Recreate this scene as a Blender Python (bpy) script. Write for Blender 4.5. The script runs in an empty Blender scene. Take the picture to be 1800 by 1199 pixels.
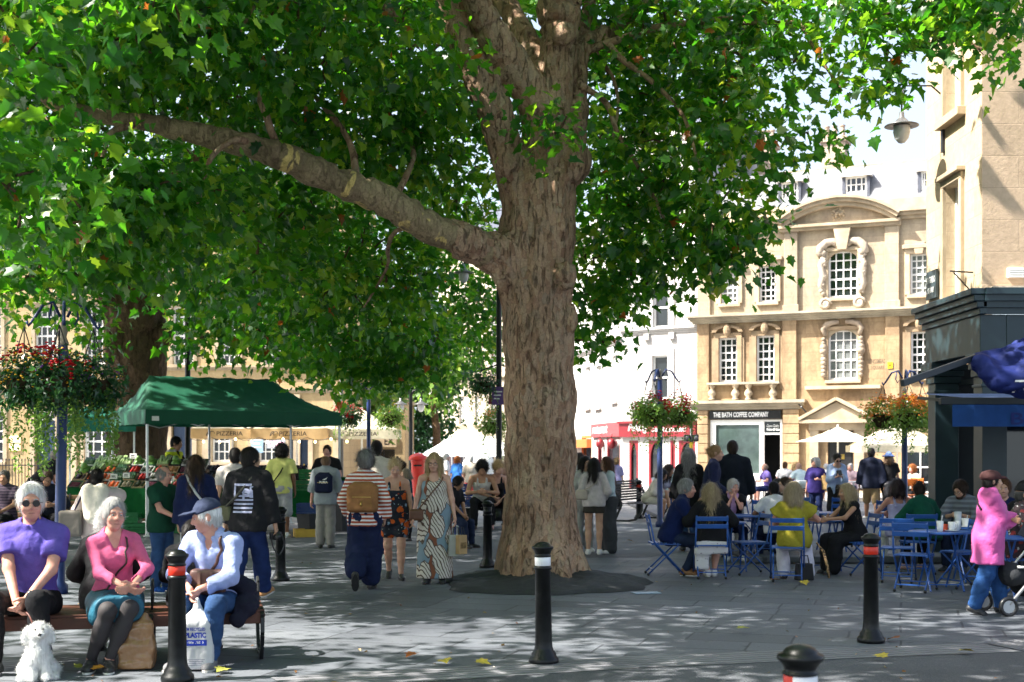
import bpy,math,random
import numpy as np
from mathutils import Vector,Matrix
from mathutils.bvhtree import BVHTree
# ------------------------------------------------------------------ camera, sky, sun, exposure
SC=bpy.context.scene
COL=SC.collection
F_PX,CX,HY,CAM_H=2250.0,900.0,792.0,1.70
cam_d=bpy.data.cameras.new("camera"); cam=bpy.data.objects.new("camera",cam_d); COL.objects.link(cam)
cam.location=(0,0,CAM_H); cam.rotation_euler=(math.radians(90),0,0)
cam_d.sensor_width=36.0; cam_d.lens=36.0*F_PX/1800.0
cam_d.shift_y=(HY-599.5)/1800.0
cam_d.clip_start=0.1; cam_d.clip_end=2000
cam_d.dof.use_dof=True; cam_d.dof.focus_distance=13.0; cam_d.dof.aperture_fstop=3.5
SC.camera=cam
SUN=Vector((-0.80,-0.20,0.98)).normalized()
EL=math.asin(SUN.z); ROT=math.atan2(SUN.x,SUN.y)
W=bpy.data.worlds.new("World"); SC.world=W; W.use_nodes=True
_n=W.node_tree.nodes; _l=W.node_tree.links
_sky=_n.new("ShaderNodeTexSky"); _sky.sky_type='NISHITA'; _sky.sun_disc=False
_sky.sun_elevation=EL; _sky.sun_rotation=ROT; _sky.dust_density=4.0; _sky.air_density=0.7; _sky.ozone_density=1.0
_n["Background"].inputs[1].default_value=0.125
_tc=_n.new("ShaderNodeTexCoord"); _sx=_n.new("ShaderNodeSeparateXYZ"); _l.new(_tc.outputs['Generated'],_sx.inputs[0])
_rp=_n.new("ShaderNodeValToRGB"); _rp.color_ramp.elements[0].position=0.02; _rp.color_ramp.elements[0].color=(.85,.85,.85,1); _rp.color_ramp.elements[1].position=0.5; _rp.color_ramp.elements[1].color=(.12,.12,.12,1); _l.new(_sx.outputs[2],_rp.inputs[0])
_mx=_n.new("ShaderNodeMix"); _mx.data_type='RGBA'; _l.new(_rp.outputs[0],_mx.inputs[0]); _l.new(_sky.outputs[0],_mx.inputs[6]); _mx.inputs[7].default_value=(2.6,2.95,3.15,1)
_l.new(_mx.outputs[2],_n["Background"].inputs[0])
sun_d=bpy.data.lights.new("sun",'SUN'); sun_d.energy=5.0; sun_d.angle=math.radians(0.53); sun_d.color=(1.0,0.95,0.87)
sun=bpy.data.objects.new("sun",sun_d); COL.objects.link(sun)
sun.rotation_euler=SUN.to_track_quat('Z','Y').to_euler(); sun.location=(-20,-10,40)
SC.view_settings.view_transform='Standard'; SC.view_settings.look='None'
SC.view_settings.exposure=1.9; SC.view_settings.gamma=1.0
SC.render.engine='CYCLES'
SC.cycles.max_bounces=6; SC.cycles.diffuse_bounces=3; SC.cycles.glossy_bounces=2
SC.cycles.transmission_bounces=4; SC.cycles.transparent_max_bounces=6
SC.cycles.sample_clamp_indirect=6.0
SC.cycles.use_denoising=True
RNG=np.random.default_rng(7); random.seed(7)
def at(px,py,d):
 return Vector(((px-CX)/F_PX*d,d,CAM_H+(HY-py)/F_PX*d))
def gd(y):
 return F_PX*CAM_H/(y-HY)
def gx(px,d):return(px-CX)/F_PX*d
def zz(py,d):return CAM_H+(HY-py)/F_PX*d
# ------------------------------------------------------------------ materials
_MC={}
def _nt(name):
 m=bpy.data.materials.new(name); m.use_nodes=True
 t=m.node_tree; b=t.nodes["Principled BSDF"]
 return m,t,b
def nd(t,typ,**kw):
 n=t.nodes.new(typ)
 for k,v in kw.items():
  if k.startswith('i_'):
   key=k[2:]
   n.inputs[int(key)if key.isdigit()else key.replace('_',' ')].default_value=v
  else:setattr(n,k,v)
 return n
def ramp(t,stops,interp='LINEAR'):
 r=t.nodes.new("ShaderNodeValToRGB"); r.color_ramp.interpolation=interp
 e=r.color_ramp.elements
 while len(e)<len(stops):e.new(0.5)
 for k,(p,c)in enumerate(stops):
  e[k].position=p; e[k].color=(c[0],c[1],c[2],1)
 return r
def mix(t,fac,a,b,blend='MIX'):
 m=t.nodes.new("ShaderNodeMix"); m.data_type='RGBA'; m.blend_type=blend
 for sock,v in((m.inputs[0],fac),(m.inputs[6],a),(m.inputs[7],b)):
  if hasattr(v,'is_output'):t.links.new(v,sock)
  elif isinstance(v,(int,float)):sock.default_value=v
  else:sock.default_value=(v[0],v[1],v[2],1)
 return m.outputs[2]
def mth(t,op,a,b=None,c=None):
 m=t.nodes.new("ShaderNodeMath"); m.operation=op
 for k,v in enumerate((a,b,c)):
  if v is None:continue
  if hasattr(v,'is_output'):t.links.new(v,m.inputs[k])
  else:m.inputs[k].default_value=v
 return m.outputs[0]
def coords(t,scale=(1,1,1),rot=(0,0,0),loc=(0,0,0)):
 c=t.nodes.new("ShaderNodeTexCoord"); mp=t.nodes.new("ShaderNodeMapping")
 mp.inputs['Scale'].default_value=scale; mp.inputs['Rotation'].default_value=rot; mp.inputs['Location'].default_value=loc
 t.links.new(c.outputs['Object'],mp.inputs['Vector']); return mp.outputs[0]
def noise(t,vec,scale,detail=4,rough=0.55,dist=0.0):
 n=t.nodes.new("ShaderNodeTexNoise"); n.inputs['Scale'].default_value=scale
 n.inputs['Detail'].default_value=detail; n.inputs['Roughness'].default_value=rough; n.inputs['Distortion'].default_value=dist
 t.links.new(vec,n.inputs['Vector']); return n.outputs[0]
def bump(t,b,h,strength=0.3,dist=0.01):
 n=t.nodes.new("ShaderNodeBump"); n.inputs['Strength'].default_value=strength; n.inputs['Distance'].default_value=dist
 t.links.new(h,n.inputs['Height']); t.links.new(n.outputs[0],b.inputs['Normal']); return n
def mat(name,c,rough=0.6,spec=0.35,metal=0.0,var=0.18,vs=6.0,bs=0.0,bsc=60.0,bd=0.004,coat=0.0,sheen=0.0,emit=None,es=1.0,trl=0.0):
 key=(name,tuple(c),rough,metal,var,vs,bs,coat,emit)
 if key in _MC:return _MC[key]
 m,t,b=_nt(name)
 v=coords(t)
 nz=noise(t,v,vs,5,0.6)
 r=ramp(t,[(0.25,[max(0,x*(1-var))for x in c]),(0.75,[min(1,x*(1+var))for x in c])])
 t.links.new(nz,r.inputs[0]); t.links.new(r.outputs[0],b.inputs['Base Color'])
 b.inputs['Roughness'].default_value=rough; b.inputs['Metallic'].default_value=metal
 b.inputs['Specular IOR Level'].default_value=spec
 if coat:b.inputs['Coat Weight'].default_value=coat; b.inputs['Coat Roughness'].default_value=0.12
 if sheen:b.inputs['Sheen Weight'].default_value=sheen
 if bs:bump(t,b,noise(t,v,bsc,3),bs,bd)
 if emit:b.inputs['Emission Color'].default_value=(*emit,1); b.inputs['Emission Strength'].default_value=es
 if trl:
  tr=nd(t,"ShaderNodeBsdfTranslucent"); t.links.new(r.outputs[0],tr.inputs[0])
  ms=nd(t,"ShaderNodeMixShader"); ms.inputs[0].default_value=trl
  t.links.new(b.outputs[0],ms.inputs[1]); t.links.new(tr.outputs[0],ms.inputs[2])
  t.links.new(ms.outputs[0],t.nodes["Material Output"].inputs[0])
 _MC[key]=m; return m
def fabric(c,var=0.2):
 key=('fab',tuple(c),var)
 if key in _MC:return _MC[key]
 m,t,b=_nt('fabric'); v=coords(t); vz=coords(t,(1.25,1.25,.55))
 r=ramp(t,[(0.3,[x*(1-var)for x in c]),(0.7,[min(1,x*(1+var))for x in c])]); t.links.new(noise(t,v,5,8,.7),r.inputs[0]); t.links.new(r.outputs[0],b.inputs['Base Color'])
 b.inputs['Roughness'].default_value=.88; b.inputs['Specular IOR Level'].default_value=.12; w=nd(t,"ShaderNodeTexNoise"); w.noise_type='RIDGED_MULTIFRACTAL'; w.inputs['Scale'].default_value=7.5; w.inputs['Detail'].default_value=3; w.inputs['Distortion'].default_value=.7; t.links.new(vz,w.inputs['Vector'])
 h=mth(t,'ADD',mth(t,'MULTIPLY',w.outputs[0],.35),mth(t,'ADD',mth(t,'MULTIPLY',noise(t,v,12,3),.8),mth(t,'MULTIPLY',noise(t,v,160,2),.12)))
 bump(t,b,h,.75,.021); _MC[key]=m; return m
def knit(c):return mat('knit',c,0.95,0.1,0,0.2,14.0,0.6,120.0,0.006,sheen=0.05)
def paint(c,rough=0.35):return mat('paint',c,rough,0.5,0,0.12,5.0,0.12,40,0.002)
def plastic(c,rough=0.4):return mat('plastic',c,rough,0.45,0,0.08,8.0)
def leather(c):return mat('leather',c,0.5,0.4,0,0.2,12.0,0.3,90,0.003)
def skin_mat(c):
 key=('skin',tuple(c))
 if key in _MC:return _MC[key]
 m,t,b=_nt('skin'); v=coords(t)
 r=ramp(t,[(0.3,(c[0]*0.86,c[1]*0.76,c[2]*0.74)),(0.7,(min(1,c[0]*1.08),min(1,c[1]*1.05),min(1,c[2]*1.05)))])
 t.links.new(noise(t,v,14,4),r.inputs[0]); t.links.new(r.outputs[0],b.inputs['Base Color'])
 b.inputs['Roughness'].default_value=0.52; b.inputs['Specular IOR Level'].default_value=0.35
 bump(t,b,noise(t,v,130,2),0.2,0.002)
 _MC[key]=m; return m
def hair_mat(c,c2=None):
 key=('hair',tuple(c),c2)
 if key in _MC:return _MC[key]
 m,t,b=_nt('hair'); v=coords(t,(70,70,9))
 c2=c2 or tuple(min(1,x*1.9+0.01)for x in c)
 r=ramp(t,[(0.3,[x*0.72 for x in c]),(0.5,c),(0.75,c2)])
 nz=noise(t,v,1.0,4); t.links.new(nz,r.inputs[0]); t.links.new(r.outputs[0],b.inputs['Base Color'])
 b.inputs['Roughness'].default_value=0.5; b.inputs['Specular IOR Level'].default_value=0.25
 bump(t,b,nz,0.5,0.008)
 _MC[key]=m; return m
def glass_mat(tint=(0.012,0.016,0.018),rough=0.05):
 return mat('window_glass',tint,rough,0.8,0,0.6,0.7)  # blotchy tint stands in for reflections in the panes
 # ------------------------------------------------------------------ mesh building
class MB:
 def __init__(s):s.v=[]; s.f=[]; s.m=[]; s.T=None; s.mi=0
 def _add(s,vs,fs):
  o=len(s.v)
  if s.T is not None:vs=[s.T@Vector(p)for p in vs]
  s.v.extend([tuple(p)for p in vs]); s.f.extend([tuple(i+o for i in f)for f in fs]); s.m.extend([s.mi]*len(fs))
  return s
 def box(s,x0,x1,y0,y1,z0,z1):
  v=[(x0,y0,z0),(x1,y0,z0),(x1,y1,z0),(x0,y1,z0),(x0,y0,z1),(x1,y0,z1),(x1,y1,z1),(x0,y1,z1)]
  return s._add(v,[(3,2,1,0),(4,5,6,7),(0,1,5,4),(1,2,6,5),(2,3,7,6),(3,0,4,7)])
 def cbox(s,c,sz):return s.box(c[0]-sz[0]/2,c[0]+sz[0]/2,c[1]-sz[1]/2,c[1]+sz[1]/2,c[2]-sz[2]/2,c[2]+sz[2]/2)
 def bar(s,a,b,w,h=None,up=(0,0,1)):
  a,b=Vector(a),Vector(b); h=h or w; d=(b-a).normalized(); u=Vector(up)
  if abs(d.dot(u))>0.98:u=Vector((0,1,0))
  l=d.cross(u).normalized()*(w/2); u=l.cross(d).normalized()*(h/2)
  v=[a-l-u,a+l-u,a+l+u,a-l+u,b-l-u,b+l-u,b+l+u,b-l+u]
  return s._add(v,[(0,1,2,3),(7,6,5,4),(4,5,1,0),(5,6,2,1),(6,7,3,2),(7,4,0,3)])
 def tube(s,pts,r,n=8,caps=True):
  pts=[Vector(p)for p in pts]; k=len(pts); rs=r if isinstance(r,(list,tuple))else[r]*k
  vs=[]; fs=[]; prev=None
  for i,p in enumerate(pts):
   d=(pts[min(i+1,k-1)]-pts[max(i-1,0)])
   d=d.normalized()if d.length>1e-9 else Vector((0,0,1))
   if prev is None:
    u=Vector((0,0,1))if abs(d.z)<0.9 else Vector((1,0,0))
    a=d.cross(u).normalized()
   else:
    a=prev-d*prev.dot(d); a=a.normalized()if a.length>1e-6 else d.orthogonal().normalized()
   prev=a; b=d.cross(a)
   for j in range(n):
    an=2*math.pi*j/n; vs.append(p+(a*math.cos(an)+b*math.sin(an))*rs[i])
  for i in range(k-1):
   for j in range(n):
    fs.append((i*n+j,i*n+(j+1)%n,(i+1)*n+(j+1)%n,(i+1)*n+j))
  if caps:fs.append(tuple(range(n))[::-1]); fs.append(tuple((k-1)*n+j for j in range(n)))
  return s._add(vs,fs)
 def cyl(s,a,b,r,r2=None,n=12):return s.tube([a,b],[r,r if r2 is None else r2],n)
 def lathe(s,prof,c=(0,0,0),n=24,a0=0.0,a1=2*math.pi):
  full=abs(a1-a0-2*math.pi)<1e-6; m=n if full else n+1
  vs=[]; fs=[]
  for r,z in prof:
   for j in range(m):
    an=a0+(a1-a0)*j/n; vs.append((c[0]+r*math.cos(an),c[1]+r*math.sin(an),c[2]+z))
  for i in range(len(prof)-1):
   for j in range(n):
    j2=(j+1)%m; fs.append((i*m+j,i*m+j2,(i+1)*m+j2,(i+1)*m+j))
  return s._add(vs,fs)
 def ball(s,c,r,n=10,sc=(1,1,1)):
  k=max(4,n//2+1)
  prof=[(r*math.sin(math.pi*i/k),-r*math.cos(math.pi*i/k))for i in range(k+1)]
  vs=[]; fs=[]
  for rr,z in prof:
   for j in range(n):
    an=2*math.pi*j/n; vs.append((c[0]+rr*math.cos(an)*sc[0],c[1]+rr*math.sin(an)*sc[1],c[2]+z*sc[2]))
  for i in range(k):
   for j in range(n):fs.append((i*n+j,i*n+(j+1)%n,(i+1)*n+(j+1)%n,(i+1)*n+j))
  return s._add(vs,fs)
 def prism(s,poly,t,axis='y',o=(0,0,0)):
  n=len(poly); out=[]
  for k in(0,t):
   for a,b in poly:
    out.append({'y':(o[0]+a,o[1]+k,o[2]+b),'x':(o[0]+k,o[1]+a,o[2]+b),'z':(o[0]+a,o[1]+b,o[2]+k)}[axis])
  fs=[tuple(range(n)),tuple(range(2*n-1,n-1,-1))]+[((i+1)%n,i,n+i,n+(i+1)%n)for i in range(n)]
  return s._add(out,fs)
 def quad(s,a,b,c,d):return s._add([a,b,c,d],[(0,1,2,3)])
 def build(s,name,mats,parent=None,smooth=False,bevel=0.0,auto=None):
  me=bpy.data.meshes.new(name); me.from_pydata(s.v,[],s.f)
  if not isinstance(mats,(list,tuple)):mats=[mats]
  for m in mats:me.materials.append(m)
  if len(mats)>1:me.polygons.foreach_set('material_index',s.m)
  if smooth:me.polygons.foreach_set('use_smooth',[True]*len(s.f))
  me.validate(); me.update()
  o=bpy.data.objects.new(name,me); COL.objects.link(o)
  if parent is not None:o.parent=parent
  if bevel:
   bm=o.modifiers.new('bevel','BEVEL'); bm.width=bevel; bm.segments=2; bm.limit_method='ANGLE'
  if auto:
   import bmesh
   b2=bmesh.new(); b2.from_mesh(me); bmesh.ops.recalc_face_normals(b2,faces=b2.faces); b2.to_mesh(me); b2.free()
   me.set_sharp_from_angle(angle=math.radians(auto))
   me.polygons.foreach_set('use_smooth',[True]*len(me.polygons)); me.set_sharp_from_angle(angle=math.radians(auto))
  return o
def np_obj(name,V,Fq,mats,parent=None,smooth=True,midx=None):
 me=bpy.data.meshes.new(name); V=np.asarray(V,np.float32); Fq=np.asarray(Fq,np.int32)
 nf,k=Fq.shape
 me.vertices.add(len(V)); me.vertices.foreach_set('co',V.ravel())
 me.loops.add(nf*k); me.loops.foreach_set('vertex_index',Fq.ravel())
 me.polygons.add(nf); me.polygons.foreach_set('loop_start',np.arange(0,nf*k,k,dtype=np.int32))
 me.polygons.foreach_set('loop_total',np.full(nf,k,np.int32))
 if not isinstance(mats,(list,tuple)):mats=[mats]
 for m in mats:me.materials.append(m)
 if midx is not None:me.polygons.foreach_set('material_index',np.asarray(midx,np.int32))
 me.polygons.foreach_set('use_smooth',np.full(nf,smooth,bool))
 me.update(calc_edges=True)
 o=bpy.data.objects.new(name,me); COL.objects.link(o)
 if parent is not None:o.parent=parent
 return o
def tag(o,label=None,cat=None,group=None,kind=None):
 if label:o['label']=label
 if cat:o['category']=cat
 if group:o['group']=group
 if kind:o['kind']=kind
 return o
def thing(name,label,cat,loc=(0,0,0),rz=0.0,group=None):
 o=bpy.data.objects.new(name,None); o.empty_display_size=0.2; COL.objects.link(o)
 o.location=loc; o.rotation_euler=(0,0,rz); return tag(o,label,cat,group)
_kids={}
def children_of(o):return[c for c in bpy.data.objects if c.parent==o]
def copy_tree(o,parent=None):
 c=o.copy(); COL.objects.link(c)
 if parent is not None:c.parent=parent
 for ch in children_of(o):copy_tree(ch,c)
 return c
def dup(o,loc,rz=0.0,label=None,group=None):
 c=copy_tree(o); c.location=loc; c.rotation_euler=(0,0,rz)
 if label:c['label']=label
 if group:c['group']=group
 return c
_TC={}
def text2d(s,size=1.0,bold=0.0,shear=0.0):
 key=(s,bold,shear)
 if key not in _TC:
  cu=bpy.data.curves.new('t','FONT'); cu.body=s; cu.size=1.0; cu.offset=bold; cu.shear=shear; cu.resolution_u=3
  ob=bpy.data.objects.new('t',cu); COL.objects.link(ob)
  dg=bpy.context.evaluated_depsgraph_get(); me=bpy.data.meshes.new_from_object(ob.evaluated_get(dg))
  _TC[key]=([v.co.xy[:]for v in me.vertices],[tuple(p.vertices)for p in me.polygons])
  bpy.data.objects.remove(ob); bpy.data.curves.remove(cu); bpy.data.meshes.remove(me)
 vs,fs=_TC[key]; return[(x*size,y*size)for x,y in vs],fs
def text_obj(name,s,width,height,M,mt,parent=None,bold=0.0,shear=0.0,label=None):
 vs,fs=text2d(s,1.0,bold,shear)
 xs=[v[0]for v in vs]; ys=[v[1]for v in vs]; w=max(xs)-min(xs)or 1; h=max(ys)-min(ys)or 1
 cx,cy=(max(xs)+min(xs))/2,(max(ys)+min(ys))/2
 b=MB(); b._add([M@Vector(((x-cx)/w*width,0,(y-cy)/h*height))for x,y in vs],fs)
 o=b.build(name,mt,parent)
 if label:o['label']=label
 return o
def decal(name,vs,fs,target,mt,parent,M,off=0.003):
 bvh=BVHTree.FromPolygons([v.co for v in target.data.vertices],[p.vertices for p in target.data.polygons])
 out=[]; d=(M.to_3x3()@Vector((0,1,0))).normalized()
 for x,z in vs:
  p=M@Vector((x,0,z)); h=bvh.ray_cast(p,d)
  out.append((h[0]-d*off)if h[0]is not None else p+d*0.25)
 b=MB(); b._add(out,fs); return b.build(name,mt,parent)
def grid2d(x0,x1,z0,z1,nx=6,nz=4):
 vs=[(x0+(x1-x0)*i/nx,z0+(z1-z0)*j/nz)for j in range(nz+1)for i in range(nx+1)]
 fs=[(j*(nx+1)+i,j*(nx+1)+i+1,(j+1)*(nx+1)+i+1,(j+1)*(nx+1)+i)for j in range(nz)for i in range(nx)]
 return vs,fs
 # ------------------------------------------------------------------ implicit surfaces -> one continuous mesh
def cap(a,b,ra,rb=None,tg=0):return('c',np.array(a,float),np.array(b,float),ra,ra if rb is None else rb,tg)
def ell(c,r,R=None,tg=0):return('e',np.array(c,float),np.array(r,float),None if R is None else np.array(R,float),tg)
def rbox(c,h,r=.02,R=None,tg=0):return('b',np.array(c,float),np.array(h,float)-r,(r,None if R is None else np.array(R,float)),tg)
def prim_d(p,X,Y,Z):
 if p[0]=='b':
  _,c,h,(r,R),_t=p; dx,dy,dz=X-c[0],Y-c[1],Z-c[2]
  if R is not None:dx,dy,dz=(R[0,0]*dx+R[1,0]*dy+R[2,0]*dz,R[0,1]*dx+R[1,1]*dy+R[2,1]*dz,R[0,2]*dx+R[1,2]*dy+R[2,2]*dz)
  a,b_,c_=np.abs(dx)-h[0],np.abs(dy)-h[1],np.abs(dz)-h[2]
  return np.sqrt(np.maximum(a,0)**2+np.maximum(b_,0)**2+np.maximum(c_,0)**2)+np.minimum(np.maximum(a,np.maximum(b_,c_)),0)-r
 if p[0]=='c':
  _,a,b,ra,rb,_t=p; ab=b-a; L=max(1e-9,ab@ab)
  t=np.clip(((X-a[0])*ab[0]+(Y-a[1])*ab[1]+(Z-a[2])*ab[2])/L,0,1)
  return np.sqrt((X-a[0]-t*ab[0])**2+(Y-a[1]-t*ab[1])**2+(Z-a[2]-t*ab[2])**2)-(ra+(rb-ra)*t)
 _,c,r,R,_t=p; dx,dy,dz=X-c[0],Y-c[1],Z-c[2]
 if R is not None:
  dx,dy,dz=(R[0,0]*dx+R[1,0]*dy+R[2,0]*dz,R[0,1]*dx+R[1,1]*dy+R[2,1]*dz,R[0,2]*dx+R[1,2]*dy+R[2,2]*dz)
 q=np.sqrt((dx/r[0])**2+(dy/r[1])**2+(dz/r[2])**2)
 g=np.sqrt((dx/r[0]**2)**2+(dy/r[1]**2)**2+(dz/r[2]**2)**2)+1e-6
 return q*(q-1)/g
def prim_box(p):
 if p[0]=='b':
  q=p[2]+p[3][0]; q=q if p[3][1]is None else np.full(3,np.linalg.norm(q)); return p[1]-q,p[1]+q
 if p[0]=='c':
  r=max(p[3],p[4]); return np.minimum(p[1],p[2])-r,np.maximum(p[1],p[2])+r
 r=p[2]if p[3]is None else np.full(3,p[2].max()); return p[1]-r,p[1]+r
def bounds(prims):
 B=[prim_box(p)for p in prims]; return np.min([b[0]for b in B],0),np.max([b[1]for b in B],0)
def axis(lo,hi,step,fine=()):
 out=[lo]
 while out[-1]<hi:
  x=out[-1]; s=step
  for a,b,f in fine:
   if a<=x<=b:s=min(s,f)
   elif x<a<x+s:s=max(a-x,f)
  out.append(x+s)
 return np.array(out)
class Field:
 def __init__(s,lo,hi,step,fine=()):
  m=step*1.6
  ax=[]
  for k in range(3):ax.append(axis(lo[k]-m,hi[k]+m,step,[(f[0][k],f[1][k],f[2])for f in fine]))
  s.x,s.y,s.z=ax
  s.X,s.Y,s.Z=s.x[:,None,None],s.y[None,:,None],s.z[None,None,:]
  s.F=np.full((len(s.x),len(s.y),len(s.z)),0.5,np.float32); s.prims=[]
 def add(s,p,k=0.02,off=0.0,sub=False):
  lo,hi=prim_box(p); m=k+abs(off)+0.05
  sl=[]
  for a,l,h in((s.x,lo[0],hi[0]),(s.y,lo[1],hi[1]),(s.z,lo[2],hi[2])):
   sl.append(slice(max(0,np.searchsorted(a,l-m)-1),np.searchsorted(a,h+m)+1))
  d=prim_d(p,s.X[sl[0]],s.Y[:,sl[1]],s.Z[:,:,sl[2]])-off
  A=s.F[sl[0],sl[1],sl[2]]
  if d.size==0 or A.size==0:return s
  if sub:
   d=-d; h=np.maximum(k-np.abs(A-d),0)/max(k,1e-6); s.F[sl[0],sl[1],sl[2]]=np.maximum(A,d)+h*h*k*0.25
  else:
   h=np.maximum(k-np.abs(A-d),0)/max(k,1e-6); s.F[sl[0],sl[1],sl[2]]=np.minimum(A,d)-h*h*k*0.25
   s.prims.append((p,off))
  return s
 def plane(s,p0,n):
  s.F=np.maximum(s.F,((s.X-p0[0])*n[0]+(s.Y-p0[1])*n[1]+(s.Z-p0[2])*n[2])).astype(np.float32); return s
 def union(s,G,k=0.02):
  h=np.maximum(k-np.abs(s.F-G),0)/k; s.F=np.minimum(s.F,G)-h*h*k*0.25; return s
 def ripple(s,amp,freq,seed=0,zs=1.0,n=5):
  r=np.random.default_rng(seed); N=0
  for i in range(n):
   w=r.normal(size=3); w/=np.linalg.norm(w); f=freq*r.uniform(0.6,1.8)
   q=np.sin(f*(w[0]*s.X+w[1]*s.Y+w[2]*zs*s.Z)+r.uniform(0,6.28)+(.9*N if i else 0)); N=N+(q if i%2 else 1.2-2*np.abs(q))
  s.F=(s.F+amp*N/n*1.6).astype(np.float32); return s
 def mesh(s):
  return surfnet(s.F,s.x,s.y,s.z)
 def tags(s,V,Fq):
  C=V[Fq].mean(1); best=np.full(len(C),9.0); tg=np.zeros(len(C),int)
  for p,off in s.prims:
   d=prim_d(p,C[:,0],C[:,1],C[:,2])-off; m=d<best; best[m]=d[m]; tg[m]=p[-1]
  return tg
def surfnet(F,xs,ys,zs):
 I=F<0; c=np.zeros(tuple(n-1 for n in F.shape),np.int8)
 for i in(0,1):
  for j in(0,1):
   for k in(0,1):c+=I[i:F.shape[0]-1+i,j:F.shape[1]-1+j,k:F.shape[2]-1+k]
 act=(c>0)&(c<8); idx=np.full(act.shape,-1,np.int32); n=int(act.sum()); idx[act]=np.arange(n)
 a,b,d=np.nonzero(act); S=np.zeros((n,3)); Nn=np.zeros(n)
 for ax in range(3):
  for u in(0,1):
   for v in(0,1):
    o0=[0,0,0]; o0[(ax+1)%3]=u; o0[(ax+2)%3]=v; o1=list(o0); o1[ax]=1
    f0=F[a+o0[0],b+o0[1],d+o0[2]]; f1=F[a+o1[0],b+o1[1],d+o1[2]]
    m=(f0<0)!=(f1<0); t=np.where(m,f0/np.where(m,f0-f1,1),0)
    P=np.stack([xs[a+o0[0]],ys[b+o0[1]],zs[d+o0[2]]],1); Q=np.stack([xs[a+o1[0]],ys[b+o1[1]],zs[d+o1[2]]],1)
    S[m]+=(P+(Q-P)*t[:,None])[m]; Nn[m]+=1
 V=S/np.maximum(Nn,1)[:,None]; faces=[]
 A,B=I[:-1,1:-1,1:-1],I[1:,1:-1,1:-1]
 for flip,M in((0,A&~B),(1,~A&B)):
  i,j,k=np.nonzero(M); j=j+1; k=k+1
  q=np.stack([idx[i,j-1,k-1],idx[i,j,k-1],idx[i,j,k],idx[i,j-1,k]],1); faces.append(q[:,::-1]if flip else q)
 A,B=I[1:-1,:-1,1:-1],I[1:-1,1:,1:-1]
 for flip,M in((1,A&~B),(0,~A&B)):
  i,j,k=np.nonzero(M); i=i+1; k=k+1
  q=np.stack([idx[i-1,j,k-1],idx[i,j,k-1],idx[i,j,k],idx[i-1,j,k]],1); faces.append(q[:,::-1]if flip else q)
 A,B=I[1:-1,1:-1,:-1],I[1:-1,1:-1,1:]
 for flip,M in((0,A&~B),(1,~A&B)):
  i,j,k=np.nonzero(M); i=i+1; j=j+1
  q=np.stack([idx[i-1,j-1,k],idx[i,j-1,k],idx[i,j,k],idx[i-1,j,k]],1); faces.append(q[:,::-1]if flip else q)
 Fq=np.concatenate(faces)if faces else np.zeros((0,4),int)
 return V,Fq[(Fq>=0).all(1)]
 # ------------------------------------------------------------------ materials of the setting
def stone_mat(name,c,joint=0.75,bw=0.75,bh=0.32,stain=0.35,rough=0.85,stainc=None,stops=(0.42,0.72),mortar=0.008):
 m,t,b=_nt(name)
 v=coords(t,rot=(math.radians(-90),0,0))
 vo=coords(t)
 br=nd(t,"ShaderNodeTexBrick"); t.links.new(v,br.inputs['Vector'])
 br.inputs['Scale'].default_value=1.0; br.inputs['Brick Width'].default_value=bw; br.inputs['Row Height'].default_value=bh
 br.inputs['Mortar Size'].default_value=mortar; br.inputs['Mortar Smooth'].default_value=0.3; br.inputs['Bias'].default_value=0.0
 br.inputs['Color1'].default_value=(*[x*1.06 for x in c],1); br.inputs['Color2'].default_value=(*[x*0.9 for x in c],1)
 br.inputs['Mortar'].default_value=(*[x*joint for x in c],1)
 sc=stainc or[x*y for x,y in zip(c,(0.5,0.44,0.38))]
 vz=coords(t,(1.0,1.0,0.35))
 n1=noise(t,vz,1.3,8,0.7,0.6)
 r=ramp(t,[(stops[0],(0,0,0)),(stops[1],(1,1,1))]); t.links.new(n1,r.inputs[0])
 f=mth(t,'MULTIPLY',r.outputs[0],stain)
 col=mix(t,f,br.outputs[0],sc)
 n2=noise(t,vo,9,6,0.65)
 r2=ramp(t,[(0.3,(0.86,0.85,0.83)),(0.7,(1.08,1.08,1.08))]); t.links.new(n2,r2.inputs[0])
 col=mix(t,1.0,col,r2.outputs[0],'MULTIPLY')
 t.links.new(col,b.inputs['Base Color']); b.inputs['Roughness'].default_value=rough; b.inputs['Specular IOR Level'].default_value=0.2
 h=mth(t,'ADD',mth(t,'MULTIPLY',br.outputs[1],-0.6),mth(t,'MULTIPLY',noise(t,vo,26,4),0.5))
 bump(t,b,h,0.5,0.015)
 return m
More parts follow.
